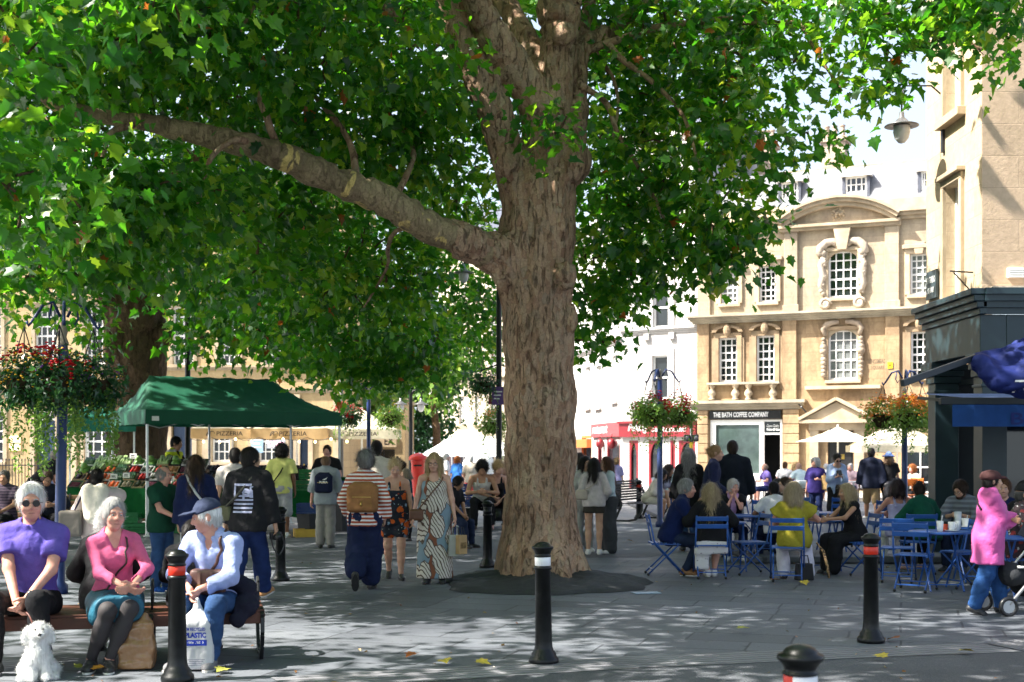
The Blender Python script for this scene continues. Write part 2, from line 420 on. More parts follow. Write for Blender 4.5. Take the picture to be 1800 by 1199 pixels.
def paving_mat(name,c,rot,bw,bh,joint=0.45,seed=0.0,var=0.3):
 m,t,b=_nt(name)
 v=coords(t,rot=(0,0,math.radians(rot)),loc=(seed,seed*0.7,0))
 w=nd(t,"ShaderNodeTexNoise"); w.inputs['Scale'].default_value=0.35; t.links.new(v,w.inputs['Vector'])
 wv=mix(t,0.055,v,w.outputs['Color'],'ADD')
 br=nd(t,"ShaderNodeTexBrick"); t.links.new(wv,br.inputs['Vector']); br.offset=0.37; br.squash=1.35; br.squash_frequency=3
 br.inputs['Scale'].default_value=1.0; br.inputs['Brick Width'].default_value=bw; br.inputs['Row Height'].default_value=bh
 br.inputs['Mortar Size'].default_value=0.012; br.inputs['Mortar Smooth'].default_value=0.25
 br.inputs['Color1'].default_value=(*[x*(1+var)for x in c],1); br.inputs['Color2'].default_value=(*[x*(1-var)for x in c],1)
 br.inputs['Mortar'].default_value=(*[x*joint for x in c],1)
 n1=noise(t,v,0.8,8,0.62,0.3); r1=ramp(t,[(0.3,(0.68,0.68,0.70)),(0.5,(1,1,1)),(0.74,(1.3,1.27,1.22))]); t.links.new(n1,r1.inputs[0])
 n2=noise(t,v,45,5,0.7); r2=ramp(t,[(0.3,(0.8,0.8,0.8)),(0.7,(1.2,1.2,1.2))]); t.links.new(n2,r2.inputs[0])
 n3=noise(t,v,11,3,0.5); r3=ramp(t,[(0.66,(1,1,1)),(0.71,(0.55,0.54,0.53))]); t.links.new(n3,r3.inputs[0])
 col=mix(t,1.0,mix(t,1.0,mix(t,1.0,br.outputs[0],r1.outputs[0],'MULTIPLY'),r2.outputs[0],'MULTIPLY'),r3.outputs[0],'MULTIPLY')
 t.links.new(col,b.inputs['Base Color'])
 rr=ramp(t,[(0.3,(0.5,0.5,0.5)),(0.7,(0.8,0.8,0.8))]); t.links.new(n1,rr.inputs[0]); t.links.new(rr.outputs[0],b.inputs['Roughness'])
 b.inputs['Specular IOR Level'].default_value=0.35
 h=mth(t,'ADD',mth(t,'MULTIPLY',br.outputs[1],-0.8),mth(t,'ADD',mth(t,'MULTIPLY',n1,0.7),mth(t,'MULTIPLY',n2,0.25)))
 bump(t,b,h,0.55,0.02); return m
def asphalt_mat(name,c):
 m,t,b=_nt(name); v=coords(t)
 vo=nd(t,"ShaderNodeTexVoronoi"); vo.inputs['Scale'].default_value=95; t.links.new(v,vo.inputs['Vector'])
 n1=noise(t,v,0.9,6,0.6); n2=noise(t,v,120,3)
 r1=ramp(t,[(0.3,[x*0.75 for x in c]),(0.7,[x*1.25 for x in c])]); t.links.new(n1,r1.inputs[0])
 r2=ramp(t,[(0.35,(0.6,0.6,0.6)),(0.6,(1,1,1)),(0.72,(2.0,2.0,2.0))]); t.links.new(n2,r2.inputs[0])
 t.links.new(mix(t,1.0,r1.outputs[0],r2.outputs[0],'MULTIPLY'),b.inputs['Base Color'])
 b.inputs['Roughness'].default_value=0.75; bump(t,b,vo.outputs[0],0.6,0.006); return m
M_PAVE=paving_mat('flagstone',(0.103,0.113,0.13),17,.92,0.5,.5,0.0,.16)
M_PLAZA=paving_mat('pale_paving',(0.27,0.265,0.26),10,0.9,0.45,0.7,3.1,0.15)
M_ROAD=asphalt_mat('asphalt',(0.082,0.088,0.1))
M_STONE_Y=stone_mat('golden_stone',(0.46,0.345,0.19),stain=0.45)
M_STONE_T=stone_mat('weathered_stone',(0.39,0.275,0.16),stain=0.9,stops=(.42,.62),stainc=(.2,.135,.08),bw=0.9,bh=0.38)
M_STONE_P=stone_mat('pale_stone',(0.41,0.335,0.235),stain=0.75,bw=0.9,bh=0.38,stainc=(0.25,0.2,0.15),stops=(.43,.64))
M_STONE_C=stone_mat('cream_ashlar',(0.55,0.41,0.29),joint=0.9,bw=1.05,bh=0.45,stain=0.3,stainc=(0.42,0.32,0.2))
M_STUCCO=stone_mat('white_stucco',(0.47,0.455,0.44),joint=0.99,stain=0.25,stainc=(0.5,0.48,0.45),bw=3,bh=3,mortar=0.001)
M_CREAM=stone_mat('cream_render',(0.72,0.62,0.48),joint=0.95,stain=0.2,bw=2,bh=1)
M_TRIM=mat('stone_trim',(0.40,0.32,0.22),0.8,0.2,0,0.35,1.6,0.3,30,0.01)
M_TRIMB=mat('brown_stone_trim',(0.29,0.21,0.13),0.8,0.2,0,0.4,1.6,0.3,30,0.01)
M_LEDGE=mat('lead_topped_ledge',(0.36,0.31,0.23),0.75,0.2,0,0.45,1.2,0.3,22,0.01)
M_WHITE=mat('white_window_paint',(0.78,0.77,0.74),0.45,0.4,0,0.06)
M_GLASS=glass_mat()
M_GLASSB=mat('blind_glass',(0.16,0.17,0.17),0.08,0.7,0,0.5,1.2)
M_SLATE=stone_mat('slate',(0.2,0.21,0.23),joint=0.7,bw=0.3,bh=0.22,stain=0.3,rough=0.35,mortar=0.006)
M_SLATED=stone_mat('dark_slate',(0.10,0.11,0.14),joint=0.6,bw=0.3,bh=0.22,stain=0.2,rough=0.5,mortar=0.006)
M_TEAL=paint((0.016,0.036,0.045),0.42)
M_TEALD=paint((0.010,0.018,0.024),0.5)
M_RED=paint((0.19,0.013,0.02),0.4)
M_BLACK=paint((0.012,0.012,0.013),0.35)
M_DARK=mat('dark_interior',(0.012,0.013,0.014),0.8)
M_LETTER=mat('white_lettering',(0.8,0.8,0.78),0.5)
M_NAVYD=paint((0.012,0.03,0.075),0.35)
M_BRICKC=stone_mat('chimney_stone',(0.45,0.36,0.28),stain=0.4,bw=0.3,bh=0.12)
# ------------------------------------------------------------------ ground, road, plaza
def sheet(name,poly,z,m,sub=0):
 b=MB(); b._add([(x,y,z)for x,y in poly],[tuple(range(len(poly)))]); o=b.build(name,m); return tag(o,kind='structure')
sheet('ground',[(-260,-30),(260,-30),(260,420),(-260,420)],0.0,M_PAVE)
sheet('road',[(-30,-25),(30,-25),(30,13.6),(9.0,11.6),(3.2,10.6),(1.1,10.05),(-1.35,9.1),(-30,5.0)],0.004,M_ROAD)
sheet('road',[(-40,19.2),(-9,19.0),(2.2,20.4),(3.3,22.0),(3.3,27.2),(-9,26.3),(-40,26.0)],0.004,M_ROAD)
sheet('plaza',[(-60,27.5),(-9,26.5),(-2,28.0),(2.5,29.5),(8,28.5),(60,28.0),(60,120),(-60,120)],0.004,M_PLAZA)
def tactile(name,poly,dx,dy,mode):
 m,t,b=_nt('tactile_paving'); v=coords(t,rot=(0,0,-math.atan2(dy,dx)))
 wv=nd(t,"ShaderNodeTexWave"); wv.inputs['Scale'].default_value=3.4; wv.bands_direction='Y'; t.links.new(v,wv.inputs['Vector'])
 n=noise(t,v,1.4,5)
 r=ramp(t,[(0.3,(0.13,0.13,0.145)),(0.7,(0.22,0.22,0.235))]); t.links.new(n,r.inputs[0])
 h=wv.outputs[1]
 if mode=='dots':
  w2=nd(t,"ShaderNodeTexWave"); w2.inputs['Scale'].default_value=4.0; w2.bands_direction='X'; t.links.new(v,w2.inputs['Vector'])
  h=mth(t,'MULTIPLY',wv.outputs[1],w2.outputs[1])
 rr=ramp(t,[(0.15,(0.72,0.72,0.72)),(0.6,(1.1,1.1,1.1))]); t.links.new(h,rr.inputs[0])
 t.links.new(mix(t,1.0,r.outputs[0],rr.outputs[0],'MULTIPLY'),b.inputs['Base Color']); b.inputs['Roughness'].default_value=0.7
 bump(t,b,h,0.9,0.02)
 return sheet(name,poly,0.008,m)
tactile('pavement',[(-1.55,9.05),(1.0,9.98),(3.25,10.55),(4.3,10.78),(4.12,11.25),(3.0,11.02),(0.85,10.5),(-1.8,9.55)],0.93,0.27,'lines')
tactile('pavement',[(4.34,10.79),(9.0,11.7),(9.0,13.1),(6.4,12.6),(4.16,11.26)],0.98,0.2,'dots')
b=MB(); b.box(3.6,14,19.2,40,0.012,0.11); o=b.build('pavement',M_PAVE,bevel=0.02); tag(o,kind='structure')
def mound():
 cx,cy=0.42,16.35; nr,na=22,96; V=[]; F=[]
 for i in range(nr+1):
  q=i/nr
  for j in range(na):
   a=2*math.pi*j/na; c,s=math.cos(a),math.sin(a)
   k=1.0/(abs(c)**2.6+abs(s)**2.6)**(1/2.6)
   wob=1+0.05*math.sin(3*a+1)+0.035*math.sin(7*a)+0.02*math.sin(13*a+2)+0.012*math.sin(29*a)
   V.append((cx+1.30*k*c*q*wob,cy+1.25*k*s*q*wob,0.006+0.17*max(0,1-q)**0.8*(1+0.3*math.sin(4*a+q*5))+(0.02 if q<0.97 else 0)+(random.uniform(-.012,.014)if q<.97 else 0)))
 for i in range(nr):
  for j in range(na):F.append((i*na+j,i*na+(j+1)%na,(i+1)*na+(j+1)%na,(i+1)*na+j))
 b=MB(); b._add(V,[f[::-1]for f in F]); o=b.build('ground',asphalt_mat('tarmac',(0.03,0.032,0.035)),smooth=True); tag(o,kind='structure')
mound()
# ------------------------------------------------------------------ facades
class Facade:
 def __init__(s,pl,dl,pr,dr):
  s.A=Vector((gx(pl,dl),dl,0)); B=Vector((gx(pr,dr),dr,0)); s.L=(B-s.A).length; s.t=(B-s.A).normalized()
  s.rz=math.atan2(s.t.y,s.t.x)
 def u(s,px):
  k=(px-CX)/F_PX; return(k*s.A.y-s.A.x)/(s.t.x-k*s.t.y)
 def d(s,px):return s.A.y+s.u(px)*s.t.y
 def z(s,px,py):return zz(py,s.d(px))
 def rect(s,x0,x1,y0,y1):
  xm=(x0+x1)/2; return(s.u(x0),s.u(x1),s.z(xm,y1),s.z(xm,y0))
def wall_holes(b,u0,u1,z0,z1,holes,dep=0.22,y=0.0):
 us=sorted({u0,u1,*[h[0]for h in holes],*[h[1]for h in holes]}); zs=sorted({z0,z1,*[h[2]for h in holes],*[h[3]for h in holes]})
 us=[u for u in us if u0<=u<=u1]; zs=[z for z in zs if z0<=z<=z1]
 for i in range(len(us)-1):
  for j in range(len(zs)-1):
   cu,cz=(us[i]+us[i+1])/2,(zs[j]+zs[j+1])/2
   if any(h[0]<cu<h[1]and h[2]<cz<h[3]for h in holes):continue
   b.quad((us[i],y,zs[j]),(us[i+1],y,zs[j]),(us[i+1],y,zs[j+1]),(us[i],y,zs[j+1]))
 for a,c,e,f in holes:
  b.quad((a,y,e),(a,y,f),(a,y+dep,f),(a,y+dep,e)); b.quad((c,y,f),(c,y,e),(c,y+dep,e),(c,y+dep,f))
  b.quad((a,y,f),(c,y,f),(c,y+dep,f),(a,y+dep,f)); b.quad((c,y,e),(a,y,e),(a,y+dep,e),(c,y+dep,e))
def shell(b,u0,u1,z0,z1,D):
 b.quad((u0,D,z0),(u0,0,z0),(u0,0,z1),(u0,D,z1)); b.quad((u1,0,z0),(u1,D,z0),(u1,D,z1),(u1,0,z1))
 b.quad((u1,D,z0),(u0,D,z0),(u0,D,z1),(u1,D,z1)); b.quad((u0,0,z1),(u1,0,z1),(u1,D,z1),(u0,D,z1))
def window(parent,r,nx,ny,y=0.12,fm=None,gm=None,fr=0.07,mu=0.045,arch=False,sash=True,sill=None,fan=False):
 u0,u1,z0,z1=r; b=MB(); h=z1-z0
 b.box(u0,u0+fr,y-0.03,y+0.05,z0,z1); b.box(u1-fr,u1,y-0.03,y+0.05,z0,z1)
 b.box(u0+fr,u1-fr,y-0.03,y+0.05,z0,z0+fr*1.2); b.box(u0+fr,u1-fr,y-0.03,y+0.05,z1-fr,z1)
 for i in range(1,nx):c=u0+(u1-u0)*i/nx; b.box(c-mu/2,c+mu/2,y-0.005,y+0.03,z0+fr*1.2,z1-fr)
 for j in range(1,ny):
  c=z0+h*j/ny; w=mu*(1.7 if(sash and j==ny//2)else 1)
  b.box(u0+fr,u1-fr,y-0.009,y+0.034,c-w/2,c+w/2)
 if arch:
  pass
 o=b.build('window',fm or M_WHITE,parent)
 p=MB(); p.quad((u0,y+0.04,z0),(u1,y+0.04,z0),(u1,y+0.04,z1),(u0,y+0.04,z1)); p.build('pane',gm or M_GLASS,o)
 if sill is not None:
  s=MB(); s.box(u0-0.12,u1+0.12,-0.13,y+0.03,z0-0.13,z0-0.003); s.build('sill',sill,o,bevel=0.012)
 return o
def arch_head(b,u0,u1,zs,zt,y0,y1,top):
 n=12; cu=(u0+u1)/2; hw=(u1-u0)/2
 pts=[(cu-hw*math.cos(math.pi*i/n),zs+(zt-zs)*math.sin(math.pi*i/n))for i in range(n+1)]
 for i in range(n):
  (a,za),(c,zc)=pts[i],pts[i+1]
  b.quad((a,y0,za),(c,y0,zc),(c,y0,top),(a,y0,top)); b.quad((a,y0,za),(a,y1,za),(c,y1,zc),(c,y0,zc))
def surround(b,r,w,out,head=0.0,y=0.0):
 u0,u1,z0,z1=r
 b.box(u0-w,u0-0.002,y-out,y+0.1,z0,z1); b.box(u1+0.002,u1+w,y-out,y+0.1,z0,z1)
 b.box(u0-w,u1+w,y-out,y+0.1,z1+0.002,z1+w)
 if head:b.box(u0-w*1.4,u1+w*1.4,y-out*2.2,y+0.1,z1+w+0.003,z1+w+head)
def moulding(b,u0,u1,z0,z1,out,y=0.0,steps=3):
 for k in range(steps):
  a,c=z0+(z1-z0)*k/steps,z0+(z1-z0)*(k+1)/steps
  o=out*(k+1)/steps; b.box(u0-o*0.5,u1+o*0.5,y-o,y+0.05,a+(0.002 if k else 0),c)
  # ---- left golden stone terrace
fl=Facade(-90,55,600,54)
t0=thing('terrace_house','long golden stone terrace with tall white sash windows behind the green market tent','building',fl.A,fl.rz)
wins=[(-38,2),(62,101),(150,188),(232,268),(304,340),(384,420),(464,500),(545,580)]
up=[fl.rect(a,c,540,641)for a,c in wins]
up2=[fl.rect(a,c,350,460)for a,c in wins]
gw=[(-42,6),(148,192),(230,270),(373,404),(455,487)]
gr=[fl.rect(a,c,722,812)for a,c in gw]
drs=[fl.rect(62,98,722,870),fl.rect(302,338,722,870),fl.rect(508,542,742,870)]
drs=[(a,c,0.0,f)for a,c,e,f in drs]
b=MB(); UL=fl.u(600); wall_holes(b,0,UL,0,13.2,up+up2+gr+drs); shell(b,0,UL,0,13.2,9); b.build('wall',M_STONE_Y,t0)
for r in up:window(t0,r,4,6,sill=M_TRIM)
for r in up2:window(t0,r,4,6,sill=M_TRIM)
for r in gr:window(t0,r,3,5,sill=M_TRIM)
def surr(r,w,out,head=0.0,m=None,nm='window_surround',bev=0):b=MB(); surround(b,r,w,out,head); return b.build(nm,m or M_TRIM,t0,bevel=bev)
for r in up:surr(r,0.16,0.05,0.14)
for r in gr:surr(r,0.16,0.05,0.0)
for r in drs:surr(r,0.2,0.08,0.2,nm='door_surround')
b=MB(); moulding(b,0,UL,zz(652,54.6),zz(644,54.6),0.16); b.build('string_course',M_TRIM,t0)
b=MB(); moulding(b,0,UL,zz(692,54.6),zz(684,54.6),0.12); b.build('string_course',M_TRIM,t0)
for px in(130,212,285,362,442,522,592):u=fl.u(px); b=MB(); b.box(u-0.14,u+0.14,-0.1,0.04,0,zz(694,54.6)); b.build('pilaster',M_TRIM,t0)
b=MB(); moulding(b,0,UL,12.7,13.3,0.4); b.build('cornice',M_TRIM,t0)
b=MB(); b._add([(0,0.4,13.3),(UL,0.4,13.3),(UL-4,4.5,14.6),(0,4.5,14.6),(0,9,13.3),(UL,9,13.3)],[(0,1,2,3),(3,2,5,4),(0,3,4),(1,5,2)]); b.build('roof',M_SLATED,t0)
for r in drs:
 b=MB(); b.box(r[0]+0.05,r[1]-0.05,0.12,0.17,0,r[3]-0.45)
 for k in range(2):
  for j in range(3):
   uu=r[0]+0.14+k*(r[1]-r[0]-0.2)/2; b.box(uu,uu+(r[1]-r[0])/2-0.2,0.105,0.12,0.25+j*0.75,0.85+j*0.75)
 d=b.build('door',M_NAVYD,t0,bevel=0.008)
 k=MB(); k.ball((r[1]-0.2,0.07,1.1),0.04,8); k.cyl((r[1]-0.2,0.12,1.1),(r[1]-0.2,0.07,1.1),0.02); k.build('handle',mat('brass',(0.6,0.42,0.12),0.3,0.5,1.0),d,True)
 window(t0,(r[0],r[1],r[3]-0.42,r[3]),3,1,sash=False)
b=MB(); rr=fl.rect(17,36,766,792); b.box(rr[0],rr[1],-0.05,-0.002,rr[2],rr[3]); o=b.build('lit_menu_case',mat('lit_case',(0.5,0.4,0.25),0.4,emit=(1.0,0.72,0.35),es=0.7,var=0.5,vs=9),t0)
b=MB(); rr=fl.rect(18,35,778,780); b.box(rr[0],rr[1],-0.06,-0.053,rr[2],rr[3]); b.build('case_bar',M_BLACK,t0)
# ---- far cream building in the middle
ff=Facade(770,82,905,80)
t0=thing('town_house','cream rendered corner building far behind, beside the main trunk','building',ff.A,ff.rz)
ws=[(786,796),(806,816),(834,842),(862,872)]
hs=[ff.rect(a,c,y0,y1)for a,c in ws for(y0,y1)in((696,746),(620,664),(556,594))]
gs=ff.rect(774,868,772,830); gs=(gs[0],gs[1],0.0,gs[3])
b=MB(); UL=ff.u(905); wall_holes(b,0,UL,0,15,hs+[gs]); shell(b,0,UL,0,15,10); b.build('wall',M_CREAM,t0)
for r in hs:window(t0,r,2,4,gm=M_GLASSB,sill=M_TRIM)
b=MB(); moulding(b,0,UL,zz(668,81),zz(662,81),0.15); b.build('string_course',M_TRIM,t0)
b=MB(); b.box(gs[0],gs[1],0.06,0.16,0,gs[3]); b.build('shopfront',mat('plum_paint',(0.06,0.05,0.075),0.5),t0)
b=MB(); b._add([(gs[0],-0.01,gs[3]+0.2),(gs[1],-0.01,gs[3]+0.2),(gs[1],-1.5,gs[3]-0.25),(gs[0],-1.5,gs[3]-0.25),(gs[0],-0.01,gs[3]+0.14),(gs[1],-0.01,gs[3]+0.14),(gs[1],-1.5,gs[3]-0.4),(gs[0],-1.5,gs[3]-0.4)],[(0,3,2,1),(4,5,6,7),(3,7,6,2),(0,4,7,3),(1,2,6,5)]); b.build('awning',mat('white_canvas',(0.75,0.75,0.72),0.8,0.1),t0)
b=MB(); moulding(b,0,UL,14.6,15.2,0.4); b.build('cornice',M_TRIM,t0)
b=MB(); b._add([(0,0.3,15.2),(UL,0.3,15.2),(UL,5,18),(0,5,18),(0,10,15.2),(UL,10,15.2)],[(0,1,2,3),(3,2,5,4),(0,3,4),(1,5,2)]); b.build('roof',M_SLATED,t0)
# ---- low tan shop behind the pizzeria parasols
fs=Facade(600,66,712,66)
t0=thing('shop','low tan shop with a dark window behind the pizzeria parasols','building',fs.A,fs.rz)
hole=fs.rect(634,694,790,890); hole=(hole[0],hole[1],0.3,hole[3])
b=MB(); UL=fs.u(712); wall_holes(b,0,UL,0,4.2,[hole]); shell(b,0,UL,0,4.2,6); b.build('wall',M_STONE_Y,t0)
window(t0,hole,3,2,fm=M_BLACK,sash=False)
b=MB(); r=fs.rect(630,697,765,786); b.box(r[0],r[1],-0.08,-0.003,r[2],r[3]); s=b.build('shop_sign',mat('tan_sign',(0.5,0.38,0.24),0.6),t0)
r=fs.rect(676,692,769,782); text_obj('lettering','EX',r[1]-r[0],r[3]-r[2],Matrix.Translation(((r[0]+r[1])/2,-0.085,(r[2]+r[3])/2)),M_BLACK,s,0.02)
b=MB(); b.box(-0.1,UL+0.1,-0.12,6.1,4.205,4.4); b.build('parapet',M_TRIM,t0)
# ---- white stucco house with the red restaurant front
fw=Facade(1094,56.2,1226,54.2)
t0=thing('stucco_house','plain white stucco house above the red restaurant front, left of the carved stone house','building',fw.A,fw.rz)
hs=[fw.rect(1148,1175,505,576),fw.rect(1147,1174,625,702),fw.rect(1148,1175,370,440)]
shopz=fw.z(1160,768)
gsh=[(fw.u(a),fw.u(c),0.0,shopz-0.15)for a,c in((1106,1122),(1140,1164),(1178,1187),(1193,1222))]
b=MB(); UL=fw.u(1226); wall_holes(b,0,UL,0,15.2,hs+gsh); shell(b,0,UL,0,15.2,9); b.build('wall',M_STUCCO,t0)
for r in hs:window(t0,r,1,2,sill=M_STUCCO)
for r in hs:surr(r,0.3,0.05,0,M_STUCCO)
b=MB(); moulding(b,0,UL,fw.z(1160,586),fw.z(1160,576),0.16)
for px in(1138,1182):u=fw.u(px); b.box(u-0.12,u+0.12,-0.14,0.02,fw.z(1160,597),fw.z(1160,586)-0.002)
b.build('string_course',M_STUCCO,t0)
b=MB(); moulding(b,0,UL,14.4,15.4,0.4); b.build('cornice',M_STUCCO,t0)
b=MB(); b.box(fw.u(1091),UL-0.02,-0.16,-0.003,shopz,fw.z(1160,744)); b.box(fw.u(1091)-0.05,UL-0.01,-0.24,-0.003,fw.z(1160,744)+0.002,fw.z(1160,740)); fa=b.build('fascia',M_RED,t0)
def fw_text(s,a,c,y0,y1,bold=0.0,shear=0.0):
 r=fw.rect(a,c,y0,y1); return text_obj('lettering',s,r[1]-r[0],r[3]-r[2],Matrix.Translation(((r[0]+r[1])/2,-0.165,(r[2]+r[3])/2)),M_LETTER,fa,bold,shear)
fw_text('Peking',1107,1141,745,762,0.015,0.25); fw_text('CHINESE RESTAURANT',1148,1209,752,759,0.02)
for r in gsh:
 b=MB(); w=0.09; b.box(r[0],r[0]+w,0.0,0.1,0,r[3]); b.box(r[1]-w,r[1],0.0,0.1,0,r[3]); b.box(r[0]+w,r[1]-w,0.0,0.1,r[3]-w,r[3])
 arch_head(b,r[0]+w,r[1]-w,r[3]-w-0.75,r[3]-w-0.02,0.01,0.08,r[3]-w)
 if r[1]-r[0]>0.62:b.box(r[0]+w,r[1]-w,0.02,0.09,0.0,0.5)
 f=b.build('shop_window',M_RED,t0); p=MB(); p.quad((r[0],0.12,0),(r[1],0.12,0),(r[1],0.12,r[3]),(r[0],0.12,r[3])); p.build('pane',M_GLASS,f)
b=MB(); b._add([(0,0.3,15.4),(UL,0.3,15.4),(UL,4.5,17.5),(0,4.5,17.5),(0,9,15.4),(UL,9,15.4)],[(0,1,2,3),(3,2,5,4),(0,3,4),(1,5,2)]); b.build('roof',M_SLATED,t0)
# ---- sunlit white return wall, left of it
fr_=Facade(1004,68.5,1093.5,56.6)
t0=thing('stucco_house','sunlit white house turned away to the left with narrow blank windows','building',fr_.A,fr_.rz)
hs=[fr_.rect(1030,1038,645,717),fr_.rect(1048,1057,643,716),fr_.rect(1077,1085,625,705)]
zt=fr_.z(1068,745)
gsh=[(fr_.u(1051),fr_.u(1058),0.0,fr_.z(1055,768)),(fr_.u(1067),fr_.u(1090),0.0,fr_.z(1078,768)),(fr_.u(1022),fr_.u(1040),0,fr_.z(1030,766))]
b=MB(); UL=fr_.u(1093.5); wall_holes(b,0,UL,0,12.5,hs+gsh,0.18); shell(b,0,UL,0,12.5,7); b.build('wall',M_STUCCO,t0)
for r in hs:window(t0,r,2,2,gm=mat('pale_blind',(0.5,0.48,0.44),0.5),sill=M_STUCCO)
b=MB(); b.box(fr_.u(1043),UL-0.02,-0.12,-0.003,fr_.z(1068,768),fr_.z(1068,744)); f2=b.build('fascia',mat('sunlit_red',(0.36,0.06,0.07),0.5),t0)  # sunlight on this side put into a paler, pinker red
r=fr_.rect(1046,1072,748,762); text_obj('lettering','restaurant',r[1]-r[0],r[3]-r[2],Matrix.Translation(((r[0]+r[1])/2,-0.125,(r[2]+r[3])/2)),M_LETTER,f2,0.02,0.2)
for k,r in enumerate(gsh):
 b=MB(); n=3 if r[1]-r[0]>3 else 1
 for i in range(n+1):u=r[0]+(r[1]-r[0]-0.1)*i/n; b.box(u,u+0.1,0.0,0.1,0,r[3])
 b.box(r[0]+0.1,r[1]-0.1,0.01,0.09,r[3]-0.12,r[3]-0.001); b.box(r[0]+0.1,r[1]-0.1,0.01,0.09,0.0,0.6)
 f=b.build('shop_window',mat('orange_paint',(0.65,0.16,0.04),0.5)if k==2 else M_RED,t0); p=MB(); p.quad((r[0],0.12,0),(r[1],0.12,0),(r[1],0.12,r[3]),(r[0],0.12,r[3])); p.build('pane',M_GLASS,f)
b=MB(); r=fr_.rect(1014,1040,772,787); b.box(r[0],r[1],-0.25,-0.003,r[2],r[3]); b.build('shop_sign',mat('orange_paint',(0.65,0.16,0.04),0.5),t0)
for px in(1062,1082):
 b=MB(); u=fr_.u(px); z=fr_.z(px,780); b.ball((u,-0.2,z),0.2,10,(1,1,1.2)); b.cyl((u,-0.2,z+0.2),(u,-0.2,z+0.45),0.02); b.cyl((u,-0.2,z+0.43),(u,0.0,z+0.43),0.02); b.build('lantern',M_RED,t0,True)
b=MB(); moulding(b,0,UL,11.8,12.7,0.35); moulding(b,0,UL,fr_.z(1068,610),fr_.z(1068,602),0.15); b.build('cornice',M_STUCCO,t0)
b=MB(); b._add([(0,0.3,12.7),(UL,0.3,12.7),(UL,3.5,14.5),(0,3.5,14.5),(0,7,12.7),(UL,7,12.7)],[(0,1,2,3),(3,2,5,4),(0,3,4),(1,5,2)]); b.build('roof',M_SLATED,t0)
# ---- the carved stone house with the coffee shop
fc=Facade(1227,54.0,1640,50.2)
t0=thing('carved_stone_house','ornate weathered stone house with an arched pediment and a coffee shop at street level','building',fc.A,fc.rz)
UL=fc.u(1720); S3,S2=fc.z(1430,548),fc.z(1430,562)
ZC=fc.z(1430,392)
wu=[fc.rect(1268,1297,477,534),fc.rect(1335,1364,467,531),fc.rect(1456,1508,441,523),fc.rect(1600,1632,446,518)]
wm=[fc.rect(1264,1296,594,672),fc.rect(1330,1362,590,672),fc.rect(1456,1508,580,668),fc.rect(1601,1633,583,663)]
gh=[(fc.u(1249),fc.u(1375),0.0,fc.z(1310,738)),(fc.u(1455),fc.u(1500),0.0,fc.z(1478,757)),(fc.u(1585),fc.u(1650),0.0,fc.z(1600,775))]
b=MB(); wall_holes(b,0,UL,0,S2,wm+gh,0.25); shell(b,0,UL,0,S2,9); b.build('wall',M_STONE_T,t0)
b=MB(); wall_holes(b,0.05,UL,S3,ZC+0.05,wu,0.25); shell(b,0.05,UL,S3,ZC+0.05,9); b.build('wall',M_STONE_P,t0,)
b=MB(); moulding(b,-0.15,UL,S2,S3,0.5,steps=4); b.build('string_course',M_LEDGE,t0)
for k,r in enumerate(wu+wm):window(t0,r,3 if r[1]-r[0]<1 else 4,6 if r[1]-r[0]<1 else 5,sill=M_TRIM,gm=M_GLASS if k%3 else M_GLASSB)
for a,c in((1380,1403),(1556,1581)):
 b=MB(); u0,u1=fc.u(a),fc.u(c); b.box(u0,u1,-0.16,0.02,S3,ZC-0.35); b.box(u0-0.08,u1+0.08,-0.24,0.02,ZC-0.35+0.002,ZC-0.12); b.box(u0-0.06,u1+0.06,-0.22,-0.161,S3,S3+0.3); b.build('pilaster',M_STONE_P,t0,bevel=0.02)
b=MB(); b.box(0.02,0.55,-0.12,0.02,S3,ZC-0.12); b.build('pilaster',M_STONE_P,t0,bevel=0.02)
for a,c in((1376,1401),(1557,1582)):b=MB(); b.box(fc.u(a),fc.u(c),-0.15,0.02,fc.z(1390,712),S2); b.build('pilaster',M_STONE_T,t0,bevel=0.02)
b=MB(); b.box(-0.02,0.5,-0.12,0.02,fc.z(1240,706),S2); b.build('pilaster',M_STONE_T,t0,bevel=0.02)
uA,uB=fc.u(1372),fc.u(1582); uc=(uA+uB)/2; hw=(uB-uA)/2; zk=fc.z(1475,350); zb=ZC+0.05
b=MB(); moulding(b,0,uA-0.03,ZC-0.1,ZC+0.3,0.4); b.build('cornice',M_TRIM,t0); b=MB(); moulding(b,uB+0.03,UL,ZC-0.1,ZC+0.3,0.4); b.box(0.05,UL,0.02,0.3,ZC+0.305,ZC+0.75); b.build('cornice',M_TRIM,t0)
b=MB(); n=20; ris=zk-zb-0.05; R=(hw*hw+ris*ris)/(2*ris); cz=zb+ris-R; a_max=math.asin(hw/R)
def arc(rad,k):an=-a_max+2*a_max*k/n; return(uc+rad*math.sin(an),cz+rad*math.cos(an))
for lay,(r0,r1,out)in enumerate(((R-0.28,R-0.12,0.32),(R-0.118,R+0.02,0.48),(R+0.022,R+0.12,0.6))):
 for k in range(n):
  p0,p1,q0,q1=arc(r0,k),arc(r0,k+1),arc(r1,k),arc(r1,k+1)
  b.quad((p0[0],-out,p0[1]),(p1[0],-out,p1[1]),(q1[0],-out,q1[1]),(q0[0],-out,q0[1]))
  b.quad((p1[0],-out,p1[1]),(p0[0],-out,p0[1]),(p0[0],0.05,p0[1]),(p1[0],0.05,p1[1])); b.quad((q0[0],-out,q0[1]),(q1[0],-out,q1[1]),(q1[0],0.4,q1[1]),(q0[0],0.4,q0[1]))
b.build('pediment',M_TRIM,t0)
b=MB(); poly=[(uA+0.1,zb-0.2)]+[arc(R-0.2,k)for k in range(n+1)]+[(uB-0.1,zb-0.2)]
b._add([(x,-0.06,z)for x,z in poly],[tuple(range(len(poly)))]); b.build('tympanum',M_STONE_P,t0)
